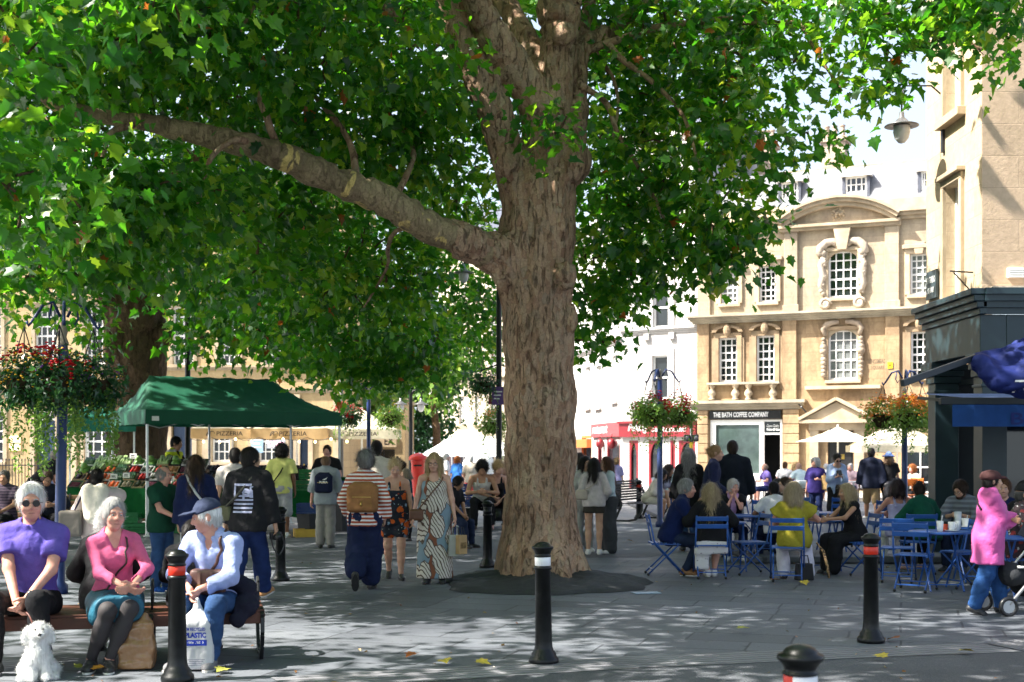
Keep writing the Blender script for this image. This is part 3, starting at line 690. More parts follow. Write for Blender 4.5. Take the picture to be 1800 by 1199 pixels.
b=MB(); b.box(uA-0.05,uB+0.05,-0.38,0.02,zb-0.25,zb-0.14); b.box(uA,uB,-0.26,0.02,zb-0.36,zb-0.252); b.build('cornice',M_TRIM,t0)
def blob_carving(name,cu,z,sx,sz,seed,n=26,mt=None,out=0.16):
 r=random.Random(seed); b=MB()
 for i in range(n):
  a=r.uniform(0,6.28); q=math.sqrt(r.random()); s=r.uniform(0.05,0.1)*max(sx,sz)
  b.ball((cu+math.cos(a)*q*sx*0.8,-0.05-out*(1-q)*r.uniform(0.6,1.1),z+math.sin(a)*q*sz*0.8),s*1.6,8,(1,0.8,r.uniform(0.7,1.4)))
 return b.build(name,mt or M_TRIM,t0,True)
def scroll(b,pts,rad=0.09):
 b.tube([Vector((u,-0.1,z))for u,z in pts],[rad*(0.6+0.6*math.sin(math.pi*(i+0.5)/len(pts)))for i in range(len(pts))],8)
blob_carving('carved_crest',fc.u(1472),fc.z(1472,376),0.36,0.36,3,40)
for sgn in(-1,1):
 b=MB(); c=fc.u(1481); e=lambda px:c+sgn*abs(fc.u(1481+px)-c)
 zf=lambda py:fc.z(1481,py)
 scroll(b,[(e(8),zf(432)),(e(16),zf(424)),(e(28),zf(426)),(e(38),zf(434)),(e(40),zf(444)),(e(34),zf(447)),(e(31),zf(440))],0.15)
 scroll(b,[(e(33),zf(448)),(e(38),zf(465)),(e(34),zf(482)),(e(38),zf(500)),(e(33),zf(516))],0.12)
 for k in range(14):b.ball((e(35)+random.uniform(-0.1,0.1),-0.12,zf(450+k*5)),random.uniform(0.07,0.12),7)
 scroll(b,[(e(30)+0.25*math.cos(q*0.7)*(1-q/16),zf(534)+0.25*math.sin(q*0.7)*(1-q/16))for q in range(14)],0.07)
 b.ball((e(30),-0.06,zf(534)),0.2,10,(1,0.5,1))
 b.build('carved_garland',mat('carved_stone',(0.38,0.32,0.25),0.85,0.2,0,0.4,3.0),t0,True); b=MB()
 for k in range(10):b.ball((e(33),-0.1,zf(596+k*7)),random.uniform(0.09,0.13)*(1.5 if k in(2,3)else 1),8)
 scroll(b,[(e(30),zf(590)),(e(34),zf(578)),(e(28),zf(570)),(e(18),zf(567)),(e(6),zf(566))],0.1)
 b.build('carved_bracket',mat('carved_stone',(0.33,0.26,0.19),0.85,0.2,0,0.4,3.0),t0,True)
for r in(wu[0],wu[1],wu[3]):b=MB(); surround(b,r,0.2,0.1,0.16); c=(r[0]+r[1])/2; b.prism([(c-0.14,r[3]-0.03),(c+0.14,r[3]-0.03),(c+0.24,r[3]+0.45),(c-0.24,r[3]+0.45)],-0.2,'y',(0,-0.003,0)); b.build('window_surround',M_TRIM,t0,bevel=0.015)
b=MB(); surround(b,wu[2],0.14,0.1)
r=wu[2]; c=(r[0]+r[1])/2; b.prism([(c-0.18,r[3]+0.02),(c+0.18,r[3]+0.02),(c+0.34,zb-0.37),(c-0.34,zb-0.37)],-0.3,'y',(0,-0.003,0))
b.build('window_surround',M_TRIM,t0,bevel=0.015)
for r in(wm[0],wm[1],wm[3]):
 b=MB(); surround(b,r,0.2,0.1); c=(r[0]+r[1])/2; hwid=(r[1]-r[0])/2+0.28
 for k in range(8):
  a0,a1=math.pi*k/8,math.pi*(k+1)/8
  p=lambda a,q:(c-hwid*q*math.cos(a),r[3]+0.22+0.28*q*math.sin(a))
  for qa,qb,out in((0.72,1.0,0.22),):
   x0,x1,y0,y1=p(a0,qa),p(a1,qa),p(a0,qb),p(a1,qb)
   b.quad((x0[0],-out,x0[1]),(x1[0],-out,x1[1]),(y1[0],-out,y1[1]),(y0[0],-out,y0[1])); b.quad((y0[0],-out,y0[1]),(y1[0],-out,y1[1]),(y1[0],0,y1[1]),(y0[0],0,y0[1])); b.quad((x1[0],-out,x1[1]),(x0[0],-out,x0[1]),(x0[0],0,x0[1]),(x1[0],0,x1[1]))
 b.ball((c,-0.22,r[3]+0.3),0.2,10,(0.8,0.7,1.3)); b.box(r[0]-0.3,r[0]-0.21,-0.06,0.02,r[2]-0.3,r[3]); b.box(r[1]+0.21,r[1]+0.3,-0.06,0.02,r[2]-0.3,r[3]); b.build('window_surround',M_TRIMB,t0)
b=MB(); surround(b,wm[2],0.14,0.1); b.build('window_surround',M_TRIMB,t0)
b=MB(); r=wm[2]; b.box(r[0]-0.9,r[1]+0.9,-0.25,0.02,fc.z(1480,684),fc.z(1480,678)); b.build('sill_shelf',M_TRIM,t0); b=MB(); arch_head(b,r[0],r[1],r[3]-0.42,r[3]-0.02,-0.01,0.14,r[3]+0.001); b.build('arch_head',M_TRIM,t0); b=MB(); r=wu[2]; arch_head(b,r[0],r[1],r[3]-0.42,r[3]-0.02,-0.011,0.13,r[3]+0.001); b.build('arch_head',M_TRIM,t0)
for px in(1253,1294,1317,1360):
 b=MB(); u=fc.u(px); z0,z1=fc.z(px,703),fc.z(px,676); h=z1-z0
 b.lathe([(0.13,z0),(0.14,z0+0.1*h),(0.08,z0+0.16*h),(0.18,z0+0.36*h),(0.16,z0+0.5*h),(0.07,z0+0.72*h),(0.13,z0+0.84*h),(0.16,z0+h)],(u,-0.14,0),12); b.build('baluster',M_TRIM,t0,True)
b=MB(); b.box(fc.u(1245),fc.u(1372),-0.3,0.02,fc.z(1310,676)+0.003,fc.z(1310,672)); b.build('balcony_rail',M_LEDGE,t0); b=MB(); moulding(b,-0.2,fc.u(1408),fc.z(1310,720),fc.z(1310,704),0.45,steps=3); b.build('shop_cornice',M_LEDGE,t0)
for a,c in((1228,1246),(1378,1406)):
 b=MB(); u0,u1=fc.u(a),fc.u(c); z=0.0
 while z<fc.z(1310,724):b.box(u0,u1,-0.2,0.02,z,min(z+0.37,fc.z(1310,721))); b.box(u0+0.04,u1-0.04,-0.15,0.02,z+0.3705,z+0.3995); z+=0.4
 b.build('rusticated_pier',M_STONE_T,t0,bevel=0.012)
g=gh[0]; b=MB(); sg=fc.rect(1248,1374,722,737); b.box(sg[0],sg[1],-0.12,-0.003,sg[2],sg[3]); sgn=b.build('shop_sign',M_BLACK,t0)
r=fc.rect(1255,1352,724.5,733.5); text_obj('lettering','THE BATH COFFEE COMPANY',r[1]-r[0],r[3]-r[2],Matrix.Translation(((r[0]+r[1])/2,-0.126,(r[2]+r[3])/2)),M_LETTER,sgn,0.03)
b=MB(); u=fc.u; zt=g[3]
dl,dr=u(1335),u(1343)
for a,c in((g[0],u(1258)),(dl,dr),(u(1374)-0.05,g[1])):b.box(a,c,-0.02,0.12,0,zt)
b.box(u(1258),dl,-0.015,0.11,zt-0.2,zt-0.002); b.box(u(1258),dl,-0.015,0.11,0.0,0.75); b.box(dr,u(1374)-0.05,-0.014,0.11,zt-0.08,zt-0.003); b.box(dr,u(1374)-0.05,-0.014,0.11,fc.z(1358,764),fc.z(1358,761))
sw=b.build('shop_window',M_WHITE,t0)
p=MB(); p.quad((u(1258),0.07,0.75),(dl,0.07,0.75),(dl,0.07,zt),(u(1258),0.07,zt)); p.build('pane',mat('cafe_glass',(0.05,0.075,0.07),0.05,0.8,0,0.7,0.9),sw)  # mottled tint stands in for reflections in the shop pane
p=MB(); p.quad((dr,0.07,fc.z(1358,762)),(u(1374),0.07,fc.z(1358,762)),(u(1374),0.07,zt),(dr,0.07,zt)); tp=p.build('transom_pane',M_GLASS,sw)
r=fc.rect(1347,1370,746,757); text_obj('lettering','Open Daily\nfrom till late',(r[1]-r[0]),(r[3]-r[2]),Matrix.Translation(((r[0]+r[1])/2,0.06,(r[2]+r[3])/2)),M_LETTER,sw,0.01)
p=MB(); p.box(u(1249),u(1375),1.5,1.55,0,zt); p.build('dark_room',M_DARK,t0)  # near-black panel: shade inside the shop put into its colour
b=MB(); uL,uR,up_=u(1413),u(1537),u(1474); z0,zp=fc.z(1474,738),fc.z(1474,707)
b.prism([(uL,z0),(uR,z0),(up_,zp)],-0.5,'y',(0,-0.003,0))
for a,c in(((uL-0.1,z0+0.02),(up_,zp+0.12)),((up_,zp+0.12),(uR+0.1,z0+0.02))):b.bar((a[0],-0.33,a[1]),(c[0],-0.33,c[1]),0.68,0.12,(0,0,1))
b.box(uL-0.06,uR+0.06,-0.62,-0.002,z0-0.14,z0-0.002); b.box(u(1424),u(1522),-0.3,-0.002,z0-0.42,z0-0.142)
for a,c in((1425,1440),(1503,1520)):b.box(u(a),u(c),-0.22,-0.003,0,z0-0.422)
b.build('door_pediment',M_TRIM,t0,bevel=0.012)
g=gh[1]; b=MB(); b.box(g[0],g[1],0.1,0.16,0,g[3])
for k in range(2):
 for j in range(3):w=(g[1]-g[0])/2; b.box(g[0]+0.1+k*w,g[0]+w-0.08+k*w,0.08,0.098,0.25+j*0.8,0.95+j*0.8)
d=b.build('door',M_BLACK,t0); k=MB(); k.box(u(1472),u(1484),0.06,0.079,1.35,1.55); k.build('plate',mat('brass',(0.6,0.42,0.12),0.3,0.5,1.0),d)
g=gh[2]; window(t0,(g[0],g[1],0,g[3]),2,2,fm=M_WHITE,sash=False)
b=MB(); r=fc.rect(1461,1479,747,757); b.box(r[0],r[1],-0.32,-0.301,r[2]-0.25,r[3]-0.15); b.build('slate_plaque',M_SLATED,t0)
m_cut=mat('cut_letters',(0.16,0.12,0.08),0.9)
for s,a,c,y0,y1 in(('KINGSMEAD',1527,1557,631,639),('SQUARE',1531,1555,643,650)):
 r=fc.rect(a,c,y0,y1); text_obj('lettering',s,r[1]-r[0],r[3]-r[2],Matrix.Translation(((r[0]+r[1])/2,-0.006,(r[2]+r[3])/2)),m_cut,t0,0.01)
b=MB(); r=fc.rect(1561,1570,637,648); b.box(r[0],r[1],-0.19,-0.152,r[2],r[3]); pl=b.build('hydrant_plate',mat('yellow_plate',(0.75,0.5,0.02),0.5),t0)
text_obj('lettering','H',(r[1]-r[0])*0.5,(r[3]-r[2])*0.6,Matrix.Translation(((r[0]+r[1])/2,-0.195,(r[2]+r[3])/2)),M_BLACK,pl,0.03)
b=MB(); b.tube([Vector((u(1400),-0.2,fc.z(1400,706))),Vector((u(1412),-0.35,fc.z(1412,716))),Vector((u(1424),-0.3,fc.z(1424,730))),Vector((u(1436),-0.2,fc.z(1436,738)))],0.03,6); b.build('cable',M_BLACK,t0)
zr0=ZC+0.76; yb=fc.d(1430)
b=MB(); z1=zr0+1.6; z2=fc.z(1500,272)+0.35
b._add([(0.3,0.45,zr0),(UL,0.45,zr0),(UL,1.1,z1),(0.9,1.1,z1),(0.3,8.5,zr0),(0.9,7.5,z1),(UL,4.3,z2),(2.6,4.3,z2),(UL,8.5,zr0)],[(0,1,2,3),(4,0,3,5),(3,2,6,7),(5,3,7),(5,7,6,8),(4,5,8)])
roof=b.build('roof',M_SLATE,t0)
b=MB(); b.box(2.4,UL,4.15,4.45,z2-0.05,z2+0.12); b.build('ridge',M_TRIM,roof)
for a,c,y0,y1 in((1368,1398,337,375),(1482,1520,327,348),(1616,1640,318,352)):
 r=fc.rect(a,c,y0,y1); z0,zt=max(zr0+0.05,r[2]),r[3]+0.5; b=MB()
 fz=0.55; b.box(r[0]-0.12,r[0]-0.002,fz,fz+2.2,z0,zt); b.box(r[1]+0.002,r[1]+0.12,fz,fz+2.2,z0,zt); b.mi=1; b.box(r[0]-0.2,r[1]+0.2,fz-0.12,fz+2.4,zt+0.002,zt+0.12)
 dm=b.build('dormer',[M_SLATED,M_WHITE],t0); window(dm,(r[0],r[1],z0,zt),4,3,y=fz+0.08)
for a,c,yt in((1288,1316,232),(1408,1452,236)):
 d_=57; x0,x1=fc.u(a),fc.u(c); zt=zz(yt,d_); b=MB(); b.box(x0,x1,4.6,5.7,z1,zt-0.5); b.box(x0-0.1,x1+0.1,4.5,5.8,zt-0.498,zt-0.3)
 n=3
 for i in range(n):q=x0+(x1-x0)*(i+0.5)/n; b.lathe([(0.12,zt-0.3),(0.1,zt+0.2),(0.13,zt+0.25),(0.13,zt+0.3)],(q,5.1,0),10)
 b.build('chimney',M_BRICKC,t0)
 # ---- near corner building on the right
XR=6.62; YN=18.05; YF=20.45
t0=thing('corner_building','tall cream ashlar corner building with a dark teal shopfront','building',(XR,YF,0),math.radians(-90))
LW=YF-YN
def ru(px):k=(px-CX)/F_PX; return YF-XR/k
def rzp(px,py):return zz(py,XR/((px-CX)/F_PX))
w1=(ru(1663),ru(1691),rzp(1678,522),rzp(1678,322)); w2=(ru(1663),ru(1691),rzp(1678,200),rzp(1678,20))
w3=(w1[0],w1[1],w2[2]+2.7,w2[3]+2.7)
ZF=3.98
b=MB(); wall_holes(b,0,LW,ZF,12.5,[w1,w2,w3],0.3)
b.quad((LW,0,ZF),(LW,9,ZF),(LW,9,12.5),(LW,0,12.5)); b.quad((0,9,ZF),(0,0,ZF),(0,0,12.5),(0,9,12.5)); b.quad((0,0,12.5),(LW,0,12.5),(LW,9,12.5),(0,9,12.5)); b.quad((LW,9,ZF),(0,9,ZF),(0,9,12.5),(LW,9,12.5)); b.quad((0,0,ZF),(0,9,ZF),(LW,9,ZF),(LW,0,ZF))
b.build('wall',stone_mat('cream_ashlar_wall',(0.46,0.365,0.25),joint=0.8,bw=0.85,bh=0.42,stain=0.3,stainc=(0.42,0.32,0.2),mortar=0.006),t0)
b=MB(); b.box(0,9,-0.02,-0.004,ZF,12.5); o=b.build('wall',M_STONE_C,t0); o.location=(LW,0,0); o.rotation_euler=(0,0,math.radians(90))
for r in(w1,w2,w3):window(t0,r,2,4,y=0.17,sill=None,fr=0.06,mu=0.03,gm=M_GLASSB)
for r in(w1,w2,w3):b=MB(); surround(b,r,0.1,0.06,0.07); b.box(r[0]-0.16,r[1]+0.16,-0.13,0.1,r[2]-0.13,r[2]-0.003); b.build('window_surround',M_TRIM,t0,bevel=0.01)
b=MB(); moulding(b,-0.1,LW+0.1,12.3,12.9,0.35); b.build('cornice',M_TRIM,t0)
b=MB(); moulding(b,-0.05,LW+0.05,3.62,3.975,0.2,steps=4); b.box(0,LW,-0.02,0.35,3.08,3.618); b.box(LW-0.33,LW,0.352,9,3.08,3.618)
b.build('fascia',M_TEAL,t0,bevel=0.01)
b=MB()
for k in range(4):o_=0.2*(k+1)/4; b.box(LW+0.001,LW+o_,0.0,9,3.62+k*0.089+0.001,3.62+(k+1)*0.089)
b.build('cornice',M_TEAL,t0)
b=MB(); b.box(LW-0.3,LW+0.19,0.1,3,3.977,4.0); b.build('flashing',mat('flashing',(0.5,0.42,0.33),0.8,var=0.5,vs=14),t0)
b=MB(); b.box(LW+0.022,LW+0.06,0.35,0.58,4.13,4.27)
for k in range(4):b.box(LW+0.061,LW+0.075,0.36,0.57,4.14+k*0.033,4.157+k*0.033)
b.build('vent',M_WHITE,t0)
def column(x0,x1,y0,y1):
 b=MB(); b.box(x0,x1,y0,y1,0.012,2.75); b.box(x0-0.04,x1+0.04,y0-0.04,y1+0.04,0.013,0.35);
 for k,(e,a,c)in enumerate(((0.02,2.6,2.64),(0.03,2.752,2.86),(0.06,2.862,2.95),(0.09,2.952,3.078))):b.box(x0-e,x1+e,y0-e,y1+e,a+0.001,c)
 return b.build('column',M_TEAL,t0,bevel=0.008)
column(0.02,0.37,0.02,0.39); column(LW-0.37,LW-0.02,0.02,0.37); column(LW-0.37,LW-0.02,1.6,2.0)
b=MB(); b.box(0.05,0.12,0.4,1.15,0.02,3.07); b.box(0.05,0.12,1.9,9,0.02,3.07); b.build('shopfront',M_TEALD,t0)
b=MB(); b.quad((LW-0.2,0.37,0.6),(LW-0.2,1.6,0.6),(LW-0.2,1.6,3.07),(LW-0.2,0.37,3.07)); b.build('pane',M_GLASS,t0)
b=MB(); b.box(LW-0.24,LW-0.16,0.372,1.598,0.02,0.598); b.build('stall_riser',M_TEALD,t0)
b=MB(); b.box(0.02,LW-0.35,0.41,0.44,2.72,2.8); b.build('shop_rail',M_TEALD,t0)
b=MB(); b.box(0.0,0.5,-0.06,-0.022,0,0.44); pl=b.build('name_plate',paint((0.03,0.05,0.06),0.4),t0); pl.location=(ru(1634.5),-0.0,rzp(1645,525));
w_=ru(1652)-ru(1634.5); pl.scale=(w_/0.5,1,1)
for s,z in(('KINGSMEAD',0.3),('SQUARE',0.13)):text_obj('lettering',s,0.42 if z>0.2 else 0.3,0.1,Matrix.Translation((0.25,-0.064,z)),M_LETTER,pl,0.015)
b=MB(); z=rzp(1700,484); b.tube([Vector((ru(1713),-0.02,z)),Vector((ru(1713),-0.35,z+0.02))],0.012,6); b.tube([Vector((ru(1713),-0.02,z-0.3)),Vector((ru(1713),-0.3,z))],0.01,6); b.build('bracket',M_BLACK,t0)
# ---- iron railing in front of the golden terrace
t0=thing('railing','black iron railing before the golden terrace at the left edge','railing',(gx(-60,46),46,0))
b=MB(); Lr=gx(75,46)-gx(-60,46)
b.box(0,Lr,-0.02,0.02,1.15,1.19); b.box(0,Lr,-0.02,0.02,0.12,0.16)
b.build('rail',M_BLACK,t0)
for i in range(24):
 b=MB(); x=Lr*(i+0.5)/24; b.cyl((x,0,0),(x,0,1.32),0.016,n=6); b.lathe([(0.0,1.44),(0.03,1.36),(0.0,1.3)],(x,0,0),6); b.build('baluster',M_BLACK,t0)
 # ------------------------------------------------------------------ trees
def leaf_mat(name,cols,trans_c,tr=0.47):
 m,t,b=_nt(name)
 a=nd(t,"ShaderNodeAttribute",attribute_name='tint'); v=coords(t)
 r=ramp(t,cols); t.links.new(a.outputs['Fac'],r.inputs[0])
 n=noise(t,v,26,3); rn=ramp(t,[(0.3,(0.8,0.8,0.8)),(0.7,(1.15,1.15,1.15))]); t.links.new(n,rn.inputs[0])
 col=mix(t,1.0,r.outputs[0],rn.outputs[0],'MULTIPLY')
 t.links.new(col,b.inputs['Base Color']); b.inputs['Roughness'].default_value=0.33; b.inputs['Specular IOR Level'].default_value=0.6
 r2=ramp(t,trans_c); t.links.new(a.outputs['Fac'],r2.inputs[0])
 tl=nd(t,"ShaderNodeBsdfTranslucent"); t.links.new(r2.outputs[0],tl.inputs[0])
 ms=nd(t,"ShaderNodeMixShader"); ms.inputs[0].default_value=tr
 t.links.new(b.outputs[0],ms.inputs[1]); t.links.new(tl.outputs[0],ms.inputs[2]); t.links.new(ms.outputs[0],t.nodes["Material Output"].inputs[0])
 return m
M_LEAF=leaf_mat('plane_leaf',[(0.0,(0.007,0.045,0.009)),(0.45,(0.016,0.092,0.010)),(0.85,(0.05,0.155,0.012)),(0.965,(0.15,0.24,0.02)),(0.985,(0.32,0.09,0.02)),(1.0,(0.4,0.1,0.02))],[(0.0,(0.05,0.29,0.01)),(0.5,(0.17,0.53,0.012)),(0.9,(0.55,0.80,0.04)),(0.965,(0.5,0.6,0.04)),(0.985,(0.6,0.2,0.03)),(1.0,(0.6,0.15,0.02))])
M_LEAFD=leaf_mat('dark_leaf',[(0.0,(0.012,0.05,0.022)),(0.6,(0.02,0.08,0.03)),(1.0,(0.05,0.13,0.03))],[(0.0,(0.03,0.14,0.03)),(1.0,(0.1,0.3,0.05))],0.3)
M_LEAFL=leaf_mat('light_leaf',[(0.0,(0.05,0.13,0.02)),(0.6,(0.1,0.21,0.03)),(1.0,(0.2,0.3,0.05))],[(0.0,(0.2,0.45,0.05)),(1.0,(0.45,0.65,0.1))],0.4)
def bark_mat(name,c1,c2,c3,patch,dark=(0.05,0.03,0.02),fis=0.62,pt=.625):
 m,t,b=_nt(name)
 v=coords(t,(1,1,0.55)); vf=coords(t,(1,1,0.22)); vo=coords(t)
 w=nd(t,"ShaderNodeTexNoise"); w.inputs['Scale'].default_value=5; w.inputs['Detail'].default_value=4; t.links.new(v,w.inputs['Vector'])
 wv=mix(t,0.10,v,w.outputs['Color'],'ADD')
 vo2=nd(t,"ShaderNodeTexVoronoi"); vo2.inputs['Scale'].default_value=15; t.links.new(wv,vo2.inputs['Vector'])
 ed=nd(t,"ShaderNodeTexVoronoi"); ed.feature='DISTANCE_TO_EDGE'; ed.inputs['Scale'].default_value=15; t.links.new(wv,ed.inputs['Vector'])
 r=ramp(t,[(0.1,c1),(0.5,c2),(0.9,c3)]); t.links.new(vo2.outputs['Color'],r.inputs[0])
 nl=noise(t,v,1.4,6,0.65); rl=ramp(t,[(0.3,(0.55,0.52,0.5)),(0.6,(1.1,1.08,1.05))]); t.links.new(nl,rl.inputs[0])
 col=mix(t,1.0,r.outputs[0],rl.outputs[0],'MULTIPLY')
 npt=noise(t,v,2.6,4,0.55,0.6); rp=ramp(t,[(pt,(0,0,0)),(pt+.015,(1,1,1))]); t.links.new(npt,rp.inputs[0])
 col=mix(t,rp.outputs[0],col,patch)
 nf=noise(t,vf,15,8,0.72,1.0); rf=ramp(t,[(0.38,(1,1,1)),(0.46,(0,0,0))]); t.links.new(nf,rf.inputs[0])
 rb=ramp(t,[(0.0,(1,1,1)),(0.05,(0,0,0))]); t.links.new(ed.outputs[0],rb.inputs[0])
 f=mth(t,'MAXIMUM',mth(t,'MULTIPLY',rf.outputs[0],fis),mth(t,'MULTIPLY',rb.outputs[0],0.16))
 col=mix(t,f,col,dark)
 n3=noise(t,vo,40,5,0.7); r3=ramp(t,[(0.3,(0.75,0.75,0.75)),(0.7,(1.2,1.2,1.2))]); t.links.new(n3,r3.inputs[0])
 t.links.new(mix(t,1.0,col,r3.outputs[0],'MULTIPLY'),b.inputs['Base Color'])
 b.inputs['Roughness'].default_value=0.85; b.inputs['Specular IOR Level'].default_value=0.2
 h=mth(t,'ADD',mth(t,'MULTIPLY',f,-1.0),mth(t,'ADD',mth(t,'MULTIPLY',n3,0.25),mth(t,'MULTIPLY',vo2.outputs['Distance'],0.3)))
 bump(t,b,h,0.9,0.035)
 return m
M_BARK=bark_mat('plane_bark',(0.29,0.17,0.11),(0.43,0.285,0.19),(0.33,0.24,0.17),(0.40,0.29,0.19))
M_BARKL=bark_mat('limb_bark',(0.24,0.18,0.11),(0.34,0.26,0.155),(0.27,0.21,0.13),(0.62,0.45,0.17),fis=0.35,pt=.6)
M_BARKD=bark_mat('dark_bark',(0.095,0.06,0.036),(0.15,0.095,0.055),(0.12,0.08,0.05),(0.2,0.13,0.07))
LEAF_HI=[(0,0.02),(0.20,-0.07),(0.21,0.09),(0.49,0.19),(0.36,0.36),(0.48,0.61),(0.26,0.62),(0.14,0.80),(0,1.0)]
def leaf_shape(hi):
 if hi:
  h=LEAF_HI; pts=[(0,0.36)]+h+[(-x,y)for x,y in h[-2:0:-1]]
  n=len(pts)-1; tri=[(0,1+i,1+(i+1)%n)for i in range(n)]
 else:
  pts=[(0,0.0),(0.36,0.42),(0,1.0),(-0.36,0.42)]; tri=[(0,1,2),(0,2,3)]
 P=np.array([(x,y,0.22*abs(x)-0.22*y*y)for x,y in pts]); return P,np.array(tri)
def norm(a):return a/np.maximum(np.linalg.norm(a,axis=1,keepdims=True),1e-9)
class Leaves:
 def __init__(s):s.V=[]; s.F=[]; s.T=[]; s.n=0
 def add(s,pos,size,up=0.55,droop=0.5,hi=True,out=None,tint=None,rng=RNG):
  n=len(pos)
  if n==0:return
  nr=rng.normal(size=(n,3))*0.75; nr[:,2]=np.abs(nr[:,2])*0.5+up
  if out is not None:nr=nr+out*0.45
  nr=norm(nr); d=rng.normal(size=(n,3)); d[:,2]-=droop*1.4
  if out is not None:d=d+out*0.8
  d=norm(d-nr*(d*nr).sum(1,keepdims=True)); sd=np.cross(d,nr)
  sz=size*rng.uniform(0.5,1.3,size=(n,1,1)); cu=rng.uniform(-.6,2.6,size=(n,1,1)); wx=rng.uniform(.72,1.08,size=(n,1,1)); sk=rng.normal(size=(n,1,1))*.14
  P,tri=leaf_shape(hi)
  V=pos[:,None,:]+sz*((P[None,:,0:1]*wx+sk*P[None,:,1:2]**2)*sd[:,None,:]+P[None,:,1:2]*d[:,None,:]+P[None,:,2:3]*cu*nr[:,None,:])
  k=len(P); F=tri[None]+(s.n+np.arange(n)*k)[:,None,None]
  s.V.append(V.reshape(-1,3)); s.F.append(F.reshape(-1,3)); s.n+=n*k
  if tint is None:tint=rng.beta(2,2.4,n)*0.95
  tint=np.where(rng.random(n)<0.006,0.99,tint)
  s.T.append(np.repeat(tint,k))
 def blob(s,c,r,ntw,size=0.16,per=9,spread=0.26,hi=True,up=0.55,droop=0.5,shell=0.5,tb=0.0,twigs=None,rng=RNG):
  c=np.array(c,float); r=np.array(r,float)
  u=norm(rng.normal(size=(ntw,3))); q=rng.random(ntw)**(1/3.0); q=q*(1-shell)+shell*(0.55+0.45*q)
  tw=c+u*q[:,None]*r
  if twigs is not None:
   for i in range(0,ntw,3):twigs.append((tw[i]-u[i]*r*0.45*rng.uniform(0.4,1.0),tw[i]))
  tt=np.clip(rng.beta(1.3,1.9,ntw)*0.97+tb,0,0.96)
  pos=np.repeat(tw,per,0)+rng.normal(size=(ntw*per,3))*spread*np.array([1,1,0.8])
  out=np.repeat(u,per,0)
  tin=np.clip(np.repeat(tt,per)+rng.normal(size=ntw*per)*0.14,0,0.96)
  s.add(pos,size,up,droop,hi,out,tin,rng)
 def build(s,name,m,parent):
  o=np_obj(name,np.concatenate(s.V),np.concatenate(s.F),m,parent,smooth=False)
  a=o.data.attributes.new('tint','FLOAT','POINT'); a.data.foreach_set('value',np.concatenate(s.T).astype(np.float32)); return o
def limb(b,pts,rs,n=14,seg=6,wob=0.05,seed=0):
 r=np.random.default_rng(seed); P=[Vector(p)for p in pts]; out=[]; rad=[]
 for i in range(len(P)-1):
  p0,p1,p2,p3=P[max(i-1,0)],P[i],P[i+1],P[min(i+2,len(P)-1)]
  for k in range(seg):
   t=k/seg; q=0.5*((2*p1)+(p2-p0)*t+(2*p0-5*p1+4*p2-p3)*t*t+(3*p1-p0-3*p2+p3)*t**3)
   rr=rs[i]+(rs[i+1]-rs[i])*t
   out.append(q+Vector(r.normal(size=3))*wob*rr); rad.append(rr*(1+0.07*r.normal()))
 out.append(P[-1]); rad.append(rs[-1]); b.tube(out,rad,n)
def twig_mesh(name,tw,parent,m,r=0.012):
 b=MB()
 for a,c in tw:
  a,c=Vector(a),Vector(c); mid=(a+c)/2+Vector((random.uniform(-0.1,0.1),random.uniform(-0.1,0.1),random.uniform(0,0.15))); b.tube([a,mid,c],[r*1.6,r,r*0.4],4,False)
 o=b.build(name,m,parent,True); o['kind']='stuff'; return o
 # ---- the great plane tree in the middle
D1=16.6
def p1(px,py,d=D1):return at(px,py,d)
T1=thing('plane_tree','great plane tree whose thick mottled trunk rises from the dark mound','tree',(gx(950,D1),D1,0))
TL=T1.location
def rel(p):return np.array(p)-np.array(TL)
prims=[]
tr=[(952,1026,.55),(950,985,.49),(949,900,.435),(950,800,.425),(949,700,.435),(946,600,.42),(941,500,.44),(944,420,.45),(946,340,.47)]
for(a,b_,r0),(c,d,r1)in zip(tr,tr[1:]):prims.append(cap(rel(p1(a,b_)),rel(p1(c,d)),r0,r1))
ZT=7.9
limbA=[(922,335,.33,16.6),(888,262,.215,16.4),(868,190,.21,16.2),(838,125,.205,16.1),(802,30,.18,16),(775,-40,.16,15.9),(740,-130,.13,15.7),(690,-260,.1,15.4)]
limbD=[(955,330,.38,16.6),(962,255,.32,16.6),(964,190,.29,16.6),(978,110,.235,16.6),(984,50,.25,16.6),(985,0,.29,16.7),(980,-80,.24,16.8),(1000,-200,.2,17),(1020,-340,.15,17.3)]
limbB=[(955,215,.25,16.5),(925,150,.21,16.3),(893,105,.22,16.1),(862,55,.2,15.9),(836,0,.18,15.7),(800,-80,.16,15.4),(770,-180,.12,15)]
limbC=[(960,140,.25,16.8),(925,70,.16,17.1),(890,10,.14,17.4),(850,-60,.13,17.8),(820,-160,.1,18.4)]
limbE=[(985,110,.22,16.7),(1020,85,.12,16.9),(1062,62,.1,17),(1105,30,.085,17.2),(1180,-20,.07,17.5),(1260,-50,.05,17.6)]
limbF=[(1005,300,.16,16.4),(1020,200,.09,16.6),(1018,130,.09,16.8),(1024,60,.09,17),(1045,-30,.08,17.4),(1080,-120,.06,17.8)]
limbG=[(925,480,0.300,16.6),(875,448,0.224,16.3),(815,425,0.194,16.0),(745,395,0.189,15.7),(690,358,0.185,15.5),(625,330,0.180,15.3),(555,303,0.176,15.1),(495,275,0.163,14.9),(440,258,0.141,14.8),(345,235,0.119,14.6),(250,215,0.097,14.4),(150,200,0.084,14.2),(90,178,0.075,14.1),(40,120,0.062,14),(-60,60,0.044,13.8)]
